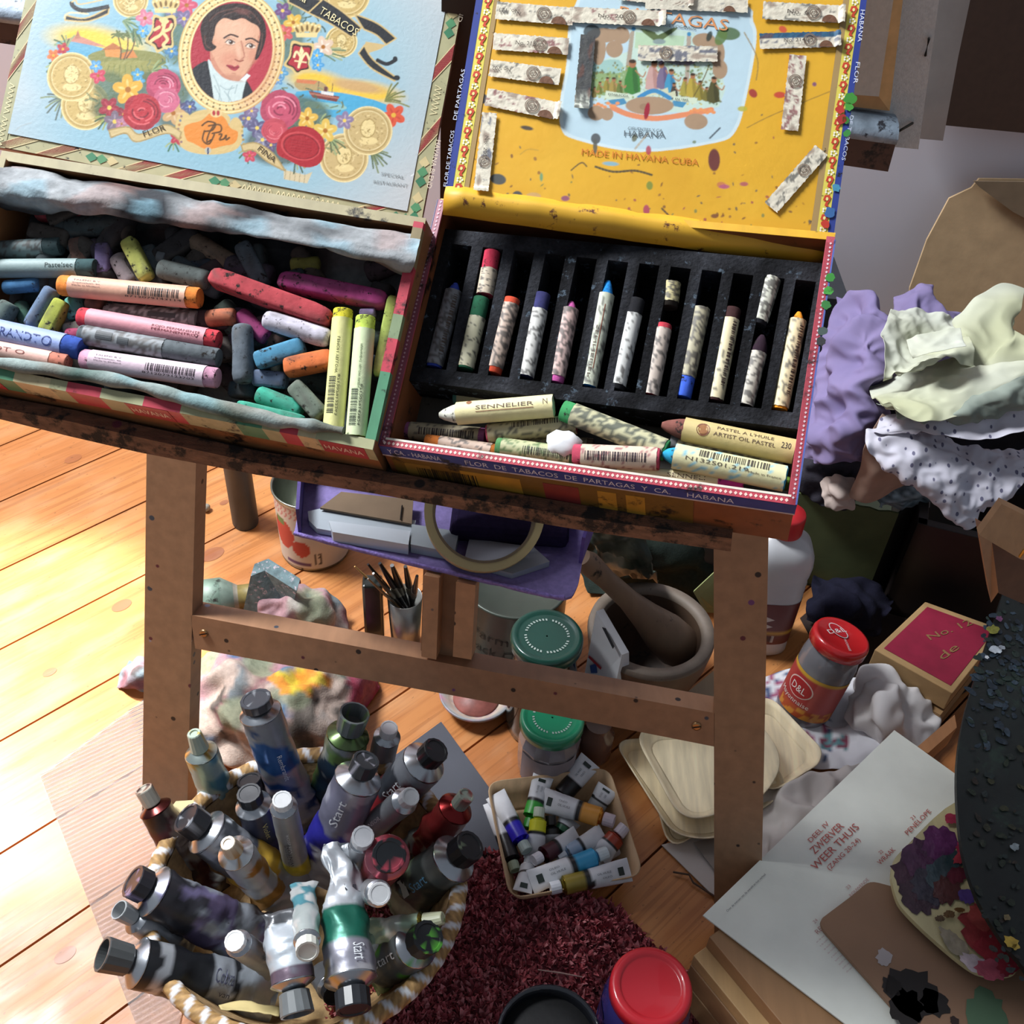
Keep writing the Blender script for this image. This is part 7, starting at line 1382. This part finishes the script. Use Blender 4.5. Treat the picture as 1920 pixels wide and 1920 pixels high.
# waste bin: dark green carton with waste paper
zb = 0; b0 = pz(1622, 1122, 0); tz = .26
def up(p, x, y):   # height above p whose pixel y is given
    best = None
    lo, hi = 0, .6
    for _ in range(30):
        m_ = (lo+hi)/2
        if proj(V(p.x, p.y, m_))[1] > y: lo = m_
        else: hi = m_
    return m_
Hb = up(b0, 0, 962); l0 = V(b0.x-.27, b0.y+.06, 0); r0 = V(b0.x+.20, b0.y+.17, 0); k0 = l0+(r0-b0)
bn = thing('waste_carton', 'tall olive-green carton used as a waste paper bin in the shadow by the wall', 'waste bin', b0)
for a, b, col in ((l0, b0, '525a38'), (b0, r0, '141612'), (r0, k0, '2c3024'), (k0, l0, '2c3024')):  # right wall coloured near black to stand for its shaded side
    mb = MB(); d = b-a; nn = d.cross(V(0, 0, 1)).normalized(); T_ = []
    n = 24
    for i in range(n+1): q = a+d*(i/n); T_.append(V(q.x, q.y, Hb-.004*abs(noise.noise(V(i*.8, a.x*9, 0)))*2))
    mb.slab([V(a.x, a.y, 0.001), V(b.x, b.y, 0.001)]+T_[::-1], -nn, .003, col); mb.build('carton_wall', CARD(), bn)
mb = MB(); mb.slab([V(p.x, p.y, .002) for p in (l0, b0, r0, k0)], (0, 0, 1), .002, '2c3024'); mb.build('carton_floor', CARD(), bn)
def sheet(name, label, rows, amp, sc, seed, col, cat='paper', m_=None, th=.0006, k=9, sub=1, ridge=True):
    G = patch(rows, k, amp, sc, ridge, seed); mb = MB(); mb.grid(G, col if callable(col) else lin(col)); return tag(mb.build(name, m_ or TIS(), solid=th, sub=sub), label, cat)
def dz_(x, y, Y): return py(x, y, Y)
PURP = lambda p: mix(lin('8478a0'), lin('6f658e'), .5+.5*noise.noise(p*30))
sheet('tissue_paper', 'crumpled lilac tissue paper bulging from the waste carton beside the yellow-lined box', [
 [dz_(1590, 570, 1.15), dz_(1620, 560, 1.12), dz_(1660, 590, 1.1), dz_(1690, 620, 1.1)],
 [dz_(1545, 660, 1.1), dz_(1600, 630, 1.04), dz_(1650, 650, 1.02), dz_(1680, 680, 1.06)],
 [dz_(1525, 760, 1.05), dz_(1580, 740, .99), dz_(1630, 740, .98), dz_(1650, 760, 1.02)],
 [dz_(1505, 810, 1.02), dz_(1560, 810, .96), dz_(1610, 815, .96), dz_(1640, 830, 1.0)],
 [dz_(1512, 845, 1.02), dz_(1560, 858, .97), dz_(1605, 850, .98), dz_(1640, 850, 1.02)]], .013, 24, 41, PURP, k=16)
sheet('tissue_paper', 'lilac tissue paper peak rising behind the cream sheets', [
 [dz_(1690, 560, 1.2), dz_(1720, 535, 1.2), dz_(1755, 570, 1.2), dz_(1800, 600, 1.2)],
 [dz_(1680, 620, 1.14), dz_(1720, 590, 1.12), dz_(1765, 600, 1.14), dz_(1800, 640, 1.16)],
 [dz_(1670, 690, 1.1), dz_(1720, 680, 1.08), dz_(1770, 690, 1.1), dz_(1810, 700, 1.12)]], .010, 22, 43, PURP, k=12)
CR = lambda p: mix(lin('c0c3b8'), lin('b0b292'), max(0, min(1, .5+1.2*noise.noise(p*9))))
sheet('cream_paper', 'cream waxed paper rolled open like a rose on top of the waste', [
 [dz_(1668, 585, 1.08), dz_(1720, 582, 1.1), dz_(1770, 590, 1.1), dz_(1795, 606, 1.1)],
 [dz_(1654, 630, 1.0), dz_(1690, 640, 1.02), dz_(1740, 640, 1.05), dz_(1800, 625, 1.06)],
 [dz_(1656, 700, .96), dz_(1700, 690, .97), dz_(1760, 668, .99), dz_(1822, 640, 1.0)],
 [dz_(1655, 712, .96), dz_(1705, 696, .955), dz_(1770, 672, .97), dz_(1825, 690, .98)]], .0035, 34, 45, CR, k=16)
sheet('cream_paper', 'inner curl of cream paper showing in the mouth of the rolled sheet', [[dz_(1700, 640, .975), dz_(1745, 622, .98), dz_(1800, 618, .985)], [dz_(1706, 662, .95), dz_(1750, 650, .955), dz_(1806, 640, .96)], [dz_(1712, 672, .945), dz_(1755, 662, .94), dz_(1812, 652, .945)]], .002, 40, 46, CR, k=12)
sheet('cream_paper', 'thin paper layers, shade painted grey-green, fanning right under the cream trough', [[dz_(1640, 762, .935), dz_(1740, 775, .925), dz_(1840, 740, .93), dz_(1960, 690, .94)], [dz_(1680, 775, .92), dz_(1770, 782, .91), dz_(1860, 755, .915), dz_(1960, 720, .93)], [dz_(1700, 785, .925), dz_(1790, 792, .92), dz_(1880, 775, .92), dz_(1960, 755, .935)]], .005, 36, 48, lambda p: mix(lin('9aa398'), lin('6c766e'), .5+.5*noise.noise(p*40)), k=14)  # grey-green colour stands for shadow between the folds
sheet('cream_paper', 'cream paper curled into a trough below the rolled sheet', [
 [dz_(1630, 730, 1.0), dz_(1690, 700, 1.02), dz_(1760, 680, 1.03), dz_(1826, 660, 1.03)],
 [dz_(1636, 748, .95), dz_(1700, 735, .955), dz_(1770, 715, .96), dz_(1835, 690, .97)],
 [dz_(1660, 765, .92), dz_(1720, 765, .92), dz_(1790, 742, .93), dz_(1930, 680, .95)],
 [dz_(1640, 740, .925), dz_(1720, 790, .90), dz_(1800, 780, .91), dz_(1960, 730, .93)]], .0030, 30, 47, CR, k=16)
sheet('cream_paper', 'pale paper crest flaring up at the right edge of the picture', [
 [dz_(1790, 610, 1.06), dz_(1830, 560, 1.08), dz_(1876, 533, 1.1), dz_(1916, 548, 1.1)],
 [dz_(1800, 640, 1.02), dz_(1850, 610, 1.04), dz_(1890, 590, 1.05), dz_(1912, 580, 1.06)],
 [dz_(1810, 690, 1.0), dz_(1850, 680, 1.0), dz_(1890, 640, 1.02), dz_(1900, 620, 1.04)],
 [dz_(1700, 768, .96), dz_(1790, 740, .97), dz_(1870, 700, .98), dz_(1960, 660, 1.0)]], .005, 16, 49, CR, k=12)
def DOT(p):
    c = lin('cfcddb'); return c
def dotmat():
    mt = bpy.data.materials.new('dotted_tissue'); mt.use_nodes = True; N = mt.node_tree.nodes; L = mt.node_tree.links; b = N['Principled BSDF']; b.inputs['Roughness'].default_value = .8
    tc = N.new('ShaderNodeTexCoord'); mp = N.new('ShaderNodeMapping'); mp.inputs['Scale'].default_value = (1, .6, .8); mp.inputs['Rotation'].default_value = (0, 0, .5); L.new(tc.outputs['Object'], mp.inputs[0])
    vo = N.new('ShaderNodeTexVoronoi'); vo.inputs['Scale'].default_value = 120; vo.inputs['Randomness'].default_value = .45; L.new(mp.outputs[0], vo.inputs[0])
    mr = N.new('ShaderNodeMapRange'); mr.inputs[1].default_value = .24; mr.inputs[2].default_value = .2; L.new(vo.outputs['Distance'], mr.inputs[0])
    m = N.new('ShaderNodeMix'); m.data_type = 'RGBA'; L.new(mr.outputs[0], m.inputs[0]); m.inputs[6].default_value = (*lin('bebcc8'), 1); m.inputs[7].default_value = (*lin('5f5d76'), 1); L.new(m.outputs[2], b.inputs['Base Color']); return mt
DM = dotmat()
sheet('dotted_tissue', 'white tissue paper with grey dots hanging over the front of the waste', [
 [dz_(1622, 812, .93), dz_(1700, 806, .93), dz_(1790, 830, .93), dz_(1880, 850, .94), dz_(1960, 830, .95)],
 [dz_(1625, 842, .91), dz_(1700, 850, .90), dz_(1780, 870, .90), dz_(1870, 880, .91), dz_(1950, 870, .92)],
 [dz_(1655, 870, .90), dz_(1720, 900, .88), dz_(1790, 920, .88), dz_(1860, 915, .89), dz_(1920, 900, .9)],
 [dz_(1700, 895, .90), dz_(1745, 930, .88), dz_(1800, 970, .87), dz_(1840, 950, .88), dz_(1895, 925, .89)],
 [dz_(1745, 920, .90), dz_(1780, 950, .88), dz_(1813, 985, .87), dz_(1830, 965, .88), dz_(1860, 940, .89)]], .006, 32, 51, DOT, m_=DM, k=14)
sheet('dotted_tissue', 'dotted white tissue band folded over above the hanging one', [
 [dz_(1655, 790, .95), dz_(1720, 770, .95), dz_(1800, 765, .94), dz_(1880, 750, .95), dz_(1960, 740, .96)],
 [dz_(1640, 815, .92), dz_(1720, 790, .92), dz_(1800, 800, .91), dz_(1870, 800, .92), dz_(1960, 770, .93)],
 [dz_(1700, 808, .915), dz_(1760, 815, .90), dz_(1820, 825, .90), dz_(1880, 820, .90), dz_(1960, 800, .92)]], .005, 22, 53, DOT, m_=DM, k=10)
sheet('brown_paper', 'tan folded paper running down into the carton under the dotted tissue', [
 [dz_(1655, 775, .95), dz_(1680, 790, .95), dz_(1720, 800, .97)], [dz_(1622, 830, .94), dz_(1660, 860, .94), dz_(1700, 880, .97)], [dz_(1612, 880, .95), dz_(1650, 900, .94), dz_(1700, 905, .98)], [dz_(1590, 930, .96), dz_(1630, 940, .95), dz_(1690, 910, 1.0)]], .002, 20, 55, 'a58878', 'paper', CARD(), k=8)
sheet('waste_paper', 'small crumpled off-white paper tucked low beside the tan folded one', [[dz_(1550, 900, 1.0), dz_(1575, 895, .98), dz_(1600, 905, .98)], [dz_(1545, 925, .98), dz_(1575, 922, .96), dz_(1600, 930, .97)], [dz_(1555, 945, .98), dz_(1580, 945, .97), dz_(1600, 945, .98)]], .008, 40, 57, 'b8a8a0')
sheet('plastic_film', 'grey-blue striped plastic film in the mouth of the carton', [[dz_(1640, 915, 1.02), dz_(1700, 905, 1.02), dz_(1780, 910, 1.02)], [dz_(1645, 935, .99), dz_(1700, 925, 1.0), dz_(1770, 925, 1.0)], [dz_(1640, 950, .98), dz_(1680, 948, 1.0), dz_(1740, 940, 1.02)]], .007, 50, 59, lambda p: mix(lin('3c4a50'), lin('8a9aa4'), .5+.5*math.sin(p.z*900+p.x*300)), 'plastic film', PLAST())
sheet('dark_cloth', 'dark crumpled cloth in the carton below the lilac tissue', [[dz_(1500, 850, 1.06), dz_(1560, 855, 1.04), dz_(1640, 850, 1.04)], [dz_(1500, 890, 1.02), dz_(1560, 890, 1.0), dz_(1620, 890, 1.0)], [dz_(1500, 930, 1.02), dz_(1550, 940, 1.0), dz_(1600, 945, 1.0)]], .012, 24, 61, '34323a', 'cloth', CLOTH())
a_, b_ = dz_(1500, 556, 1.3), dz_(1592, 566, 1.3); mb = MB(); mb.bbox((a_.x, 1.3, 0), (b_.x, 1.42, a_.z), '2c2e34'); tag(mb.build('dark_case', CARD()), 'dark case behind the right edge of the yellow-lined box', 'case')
# dark crate added as shade behind, red cigar box
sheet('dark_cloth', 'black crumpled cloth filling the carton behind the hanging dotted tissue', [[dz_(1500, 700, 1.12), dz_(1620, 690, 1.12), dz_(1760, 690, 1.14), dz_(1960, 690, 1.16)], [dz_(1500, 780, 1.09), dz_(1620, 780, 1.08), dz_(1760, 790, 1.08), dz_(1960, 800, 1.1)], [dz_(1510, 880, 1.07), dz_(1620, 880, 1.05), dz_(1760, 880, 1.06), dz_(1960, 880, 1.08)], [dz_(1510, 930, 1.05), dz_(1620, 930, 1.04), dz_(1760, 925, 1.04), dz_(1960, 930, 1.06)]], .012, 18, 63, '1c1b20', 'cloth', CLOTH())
ck = thing('shade_crate', 'black wooden crate added to darken the floor behind the crimson-lidded box', 'crate', pz(1720, 1110, 0))  # added crate, there only to make this corner dark
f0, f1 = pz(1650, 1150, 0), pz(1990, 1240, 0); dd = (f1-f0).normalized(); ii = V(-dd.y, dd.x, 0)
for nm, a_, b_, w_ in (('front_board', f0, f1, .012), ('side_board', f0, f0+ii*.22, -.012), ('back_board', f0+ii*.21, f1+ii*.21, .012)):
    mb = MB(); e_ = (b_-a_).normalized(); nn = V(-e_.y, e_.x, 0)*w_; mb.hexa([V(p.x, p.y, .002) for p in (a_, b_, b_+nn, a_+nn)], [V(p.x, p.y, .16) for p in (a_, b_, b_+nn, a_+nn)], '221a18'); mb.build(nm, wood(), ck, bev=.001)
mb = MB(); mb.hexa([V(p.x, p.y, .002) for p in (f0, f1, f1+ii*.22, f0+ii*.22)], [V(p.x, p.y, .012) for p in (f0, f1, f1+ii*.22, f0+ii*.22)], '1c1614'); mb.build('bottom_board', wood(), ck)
mb = MB(); F_ = Fr(pz(1640, 1215, 0), (.78, .62, 0), (-.62, .78, 0)); 
cbx = thing('crayon_box', 'flat cardboard box with a crimson lid and faded gold lettering, right of the mayonnaise jar', 'box', F_.t)
zt = .075
def hp(x, y, z): return pz(x, y, z)
c1, c2, c3, c4 = hp(1640, 1218, zt), hp(1786, 1300, zt), hp(1880, 1180, zt), hp(1735, 1128, zt)
mb = MB(); mb.hexa([V(p.x, p.y, zt-.03) for p in (c1, c2, c3, c4)], [c1, c2, c3, c4], 'a8875c'); mb.build('box_lid', CARD(), cbx, bev=.001)
mb = MB(); ctr = (c1+c2+c3+c4)/4; q_ = [ctr+(p-ctr)*.86+V(0, 0, .0006) for p in (c1, c2, c3, c4)]; mb.add(q_, [(0, 1, 2, 3)], '8a1c38')
Fr_ = Fr(c1+V(0, 0, .0009), c3-c2, c1-c2)
text_px(mb, 'de', Fr_, (1768, 1238), (1800, 1215), 16, '8a6a44'); text_px(mb, 'No. 12', Fr_, (1745, 1200), (1825, 1170), 14, '8a6a44')
mb.build('crimson_label', mat(.55, var=.12, vs=60), cbx)
mb = MB(); e1, e2, e3, e4 = [V(p.x, p.y, zt-.034) for p in (c1, c2, c3, c4)]; o_ = (c2-c3).normalized()*.006; mb.hexa([V(p.x, p.y, .004)+o_ for p in (e1, e2, e3, e4)], [p+o_ for p in (e1, e2, e3, e4)], '9a7850'); mb.build('box_base', CARD(), cbx)
mb = MB(); mb.slab([hp(1560, 1270, .002), hp(1500, 1160, .002), hp(1560, 1110, .002), hp(1722, 1105, .002), hp(1900, 960, .002), hp(1960, 1200, .002), hp(1760, 1330, .002)], (0, 0, 1), .0018, '2a1c18'); tag(mb.build('brown_mat', CARD()), 'dark brown sheet on the floor under the crimson-lidded box, widened leftwards to darken the boards', 'mat')  # left part of the sheet added to darken the bare floor
mb = MB(); P_ = [hp(1718, 1402, .10), hp(1790, 1340, .10), hp(1794, 1364, .10), hp(1740, 1412, .10)]; mb.slab(P_, (0, 0, -1), .03, 'b07c54'); tag(mb.build('wooden_strip', wood()), 'orange-brown wooden strip between the crimson box and the printed sheet', 'wood strip')
sheet('dark_cloth', 'navy black cloth added to darken the floor between the white bottle and the crimson-lidded box', [[pz(1530, 1085, .02), pz(1600, 1090, .05), pz(1680, 1120, .02)], [pz(1520, 1120, .03), pz(1590, 1130, .07), pz(1660, 1150, .04)], [pz(1520, 1160, .01), pz(1580, 1175, .03), pz(1640, 1190, .02)]], .010, 30, 71, '1a1a28', 'cloth', CLOTH())  # cloth added where the boards came out too bright
# small wooden box frame at the right edge
Yb = .62
wf = thing('small_wooden_box', 'small pale wooden box with a brass catch at the right edge above the dark palette', 'box', py(1860, 1100, .63))
mb = MB(); mb.slab([py(1878, 945, .64), py(1960, 985, .64), py(1960, 1060, .62), py(1912, 1048, .62), py(1836, 1003, .62)], (-.2, .9, .3), .006, 'b88a60'); mb.build('top_board', wood(), wf)
mb = MB(); mb.slab([py(1836, 1003, .62), py(1860, 1017, .62), py(1872, 1110, .60), py(1858, 1130, .60)], (.1, .9, 0), .02, 'a87c58'); mb.build('side_board', wood(), wf)
mb = MB(); mb.slab([py(1858, 1012, .645), py(1960, 1062, .645), py(1960, 1150, .63), py(1872, 1112, .63)], (0, 1, 0), .004, '6a4a34'); mb.build('back_board', wood(), wf)
mb = MB(); mb.tube([py(1912, 1044, .615), py(1920, 1032, .615), py(1930, 1022, .615)], .0012, 'c8a858', 8); mb.build('brass_catch', METAL(), wf)

# paint case, printed sheet, palettes
cz = .115
pc = thing('paint_case', 'pale wooden paint case with brass clasps under the printed sheet', 'case', pz(1500, 1850, .0))
L1, L2_ = pz(1322, 1790, cz), pz(1560, 2080, cz); dn = (L2_-L1).normalized(); inn = V(-dn.y, dn.x, 0); inn = inn if inn.x > 0 else -inn
A_, B_2 = L1-dn*.01, L1+dn*.36
def slabz(a, b, w_, z0, z1, col, name, off=0, m_=None):
    mb = MB(); q = [a+inn*off, b+inn*off, b+inn*(off+w_), a+inn*(off+w_)]; mb.hexa([V(p.x, p.y, z0) for p in q], [V(p.x, p.y, z1) for p in q], col); return mb.build(name, m_ or wood(), pc, bev=.0008)
slabz(A_, B_2, .30, .012, .045, 'a8845c', 'case_bottom'); slabz(A_, B_2, .30, .0465, .078, 'a07c58', 'case_tray'); slabz(A_, B_2, .30, .080, .096, 'c09c6c', 'case_lid'); slabz(A_+dn*.0, B_2, .26, .096, cz, '9a7450', 'lid_panel', .014)
for x, y in ((1414, 1815), (1505, 1905)):
    p = pz(x, y, .09); mb = MB(); mb.lathe(p, -inn, [(.0035, -.004), (.0035, .001), (.002, .003)], 'b89850', 14); mb.build('brass_knob', METAL(), pc)
p = pz(1425, 1822, .098); mb = MB(); mb.box(Fr(p, dn, inn), -.001, .03, -.001, .002, -.01, .0, '7a3c30'); mb.build('brass_clasp', METAL(), pc)
sz = cz+.004
ps = [pz(1318, 1716, sz), pz(1677, 1369, sz), 0, 0, 0, pz(1700, 2020, sz)]
mb = MB(); FS = Fr(ps[0], ps[1]-ps[0], ps[5]-ps[0]); 
sh_ = [FS.px(*q, 0) for q in [(1318, 1716), (1677, 1369), (1790, 1450), (1980, 1590), (1980, 2120), (1690, 2000)]]
mb.slab(sh_, -FS.N if FS.N.z > 0 else FS.N, .0016, 'dfe1d8')
sht = thing('printed_sheet', 'large off-white printed sheet with red lettering lying on the paint case', 'paper', sh_[0])
mb.build('sheet', PAPER(), sht); FN = Fr(FS.t, FS.X, FS.Y if FS.N.z > 0 else -FS.Y)
mb = MB(); R_ = 'b8564e'
def t2(s_, a, b, h, c=R_): text_px(mb, s_, FN, a, b, h, c, .0012)
t2('DEEL IV', (1521, 1580), (1556, 1545), 9); t2('ZWERVER', (1528, 1602), (1584, 1550), 14); t2('WEER THUIS', (1530, 1632), (1612, 1552), 14); t2('(ZANG 20-24)', (1556, 1632), (1614, 1576), 9)
t2('21', (1711, 1538), (1717, 1532), 6); t2('PENELOPE', (1703, 1566), (1747, 1522), 9); t2('22', (1651, 1602), (1657, 1597), 6); t2('WRAAK', (1651, 1622), (1680, 1594), 9); t2('23', (1590, 1668), (1596, 1662), 6, 'b88a88'); t2('ROUWENDE', (1596, 1682), (1630, 1650), 6, 'b88a88')
t2('24', (1528, 1732), (1534, 1726), 6, 'b88a88'); t2('REIS', (1534, 1752), (1550, 1736), 9, 'b88a88')
for k in range(9): t2('en de tocht naar huis'[k:k+9+k % 3], (1532+k*7, 1768+k*7), (1532+k*7+14, 1768+k*7-13), 3.4, 'b89a98')
t2('Over de mensen van de wereld en hun verhaal', (1364, 1710), (1436, 1640), 4, '4c5258')
mb.build('lettering', mat(.7), sht)
# brown card palette on the sheet
mb = MB(); pts = [(1600, 1680), (1628, 1655), (1700, 1674), (1960, 1600), (1980, 2100), (1700, 1925), (1540, 1745), (1536, 1728)]
P_ = [FN.px(*q, .002) for q in pts]; mb.slab(rquad(P_, .008, 4), FN.N, .004, '8a6a52')
for x, y, rr, c_, asp in [(1710, 1862, 46, '1a1412', 1.15), (1672, 1848, 18, '1c1614', 1), (1752, 1880, 26, '1a1412', 1), (1700, 1890, 30, '1a1412', 1.2), (1658, 1796, 14, 'a8a0a0', 1.3), (1850, 1900, 36, '4f6a50', 1.3), (1790, 1915, 9, '2c1c18', 1)]: blob(mb, FN, x, y, rr, c_, .0065, 3, asp, .3, 22, .4)
bp_ = mb.build('card_palette', mat(.65, var=.12, vs=15, bump=.3, bs=100)); tag(bp_, 'brown card palette with a black paint patch lying on the printed sheet', 'palette')
# light oval palette
mb = MB(); pts = [(1668, 1652), (1672, 1622), (1692, 1596), (1790, 1508), (1900, 1500), (1990, 1640), (1990, 1780), (1915, 1812), (1895, 1832), (1850, 1834), (1810, 1818), (1740, 1760), (1690, 1710), (1676, 1684)]
PF = Fr(pz(1740, 1650, sz+.016), (1, 0, 0), (0, 1, .03)); P_ = refine([PF.px(*q) for q in pts]+[PF.px(*pts[0])], 5)[:-1]; mb.slab(P_, PF.N, .005, 'c0b488')
op = thing('oval_palette', 'cream wooden palette with purple, crimson and pink paint under the dark one', 'palette', PF.t); mb.build('palette_board', wood(rough=.45), op)
mb = MB()
for i, (x, y, rr, c_, asp, ro) in enumerate([(1712, 1640, 36, '3c2030', 1.2, .8), (1738, 1608, 38, '4a2644', 1.3, .8), (1762, 1580, 30, '5c2c58', 1.3, .8), (1722, 1680, 34, '3a2430', 1, .8), (1744, 1660, 34, '34303c', 1.2, 1.0), (1768, 1640, 28, '3c4a50', 1.5, .8), (1790, 1612, 14, '34484c', 1.8, .6), (1776, 1668, 24, '4c2c2c', 1.3, .9), (1795, 1640, 14, '5a2430', 1.6, .6), (1810, 1590, 14, 'a8344c', 1.6, .7), (1800, 1608, 9, 'b8404c', 2, .7), (1812, 1680, 15, '4f3c78', 1, 0), (1850, 1745, 46, '8a3436', 1.05, .8), (1870, 1780, 40, '8a2c34', 1, .5), (1838, 1720, 24, '9a4440', 1, 0), (1790, 1768, 18, '8f8470', 1.8, -1), (1830, 1808, 18, 'b8a8ac', 1.6, -.5), (1860, 1818, 20, 'a85060', 1.7, .1), (1890, 1812, 16, '8a2c38', 1.4, .5), (1780, 1714, 7, '5c4428', 1.8, .3), (1762, 1722, 6, '4c3820', 1.6, .3), (1800, 1706, 5, '6a4a28', 2, 0), (1784, 1535, 10, 'a0344c', 1.5, .4)]):
    blob(mb, PF, x, y, rr, c_, .0052+.0002*i, i, asp, ro, 26, .35)
mb.build('paint_patches', mat(.35, var=.3, vs=90, bump=3, bs=120), op)
# dark round palette
mb = MB(); pts = [(1960, 1010), (1905, 1055), (1880, 1110), (1860, 1170), (1830, 1260), (1806, 1340), (1792, 1420), (1790, 1500), (1800, 1600), (1824, 1680), (1862, 1750), (1905, 1806), (1960, 1850), (2200, 1900), (2250, 1300), (2150, 1040)]
DP = pz(1850, 1500, sz+.065); DF = Fr(DP, (1, .0, .03), (0, .985, .13)); P_ = refine([DF.px(*q) for q in pts]+[DF.px(*pts[0])], 4)[:-1]; mb.slab(P_, DF.N, .006, '0e1513')
dp = thing('dark_palette', 'large dark green-black palette crusted with paint, cut off by the right edge', 'palette', DP); mb.build('palette_board', mat(.5, var=.5, vs=30, bump=2, bs=60, dirt=.25, ds=25, dcol='1c2c24'), dp)
mb = MB(); rdp = random.Random(77)
for i in range(230):
    y = rdp.gauss(1250, 60) if i < 110 else rdp.uniform(1160, 1840); x = rdp.uniform(1815+max(0, abs(y-1450)-150)*.25, 1925); c_ = rdp.choice(['1c2833', '24323e', '2c3a46', '16222c', '1a2822'] if y < 1400 else ['121c16', '1a2414', '2a2a16', '22190f', '14201f'])
    blob(mb, DF, x, y, rdp.uniform(1.5, 7), c_, .0063+.00001*i, i, rdp.uniform(1, 2), rdp.uniform(0, 3), 9, .5)
for x, y, rr, c_ in [(1862, 1180, 9, '7a7a30'), (1874, 1160, 6, '6a3c60'), (1866, 1218, 9, 'a8b0b8'), (1878, 1214, 5, '8a9098'), (1895, 1765, 12, 'b89838'), (1905, 1775, 6, 'c0a040'), (1903, 1588, 7, '7a8488'), (1888, 1720, 6, '7a6a48'), (1850, 1232, 4, 'c0c4c8')]: blob(mb, DF, x, y, rr, c_, .0095, 5, 1.2, .5, 14, .6)
mb.build('paint_crust', mat(.4, var=.4, vs=120, bump=4, bs=150), dp)
for o in list(bpy.data.objects):
    if '_l' in o: del o['_l']
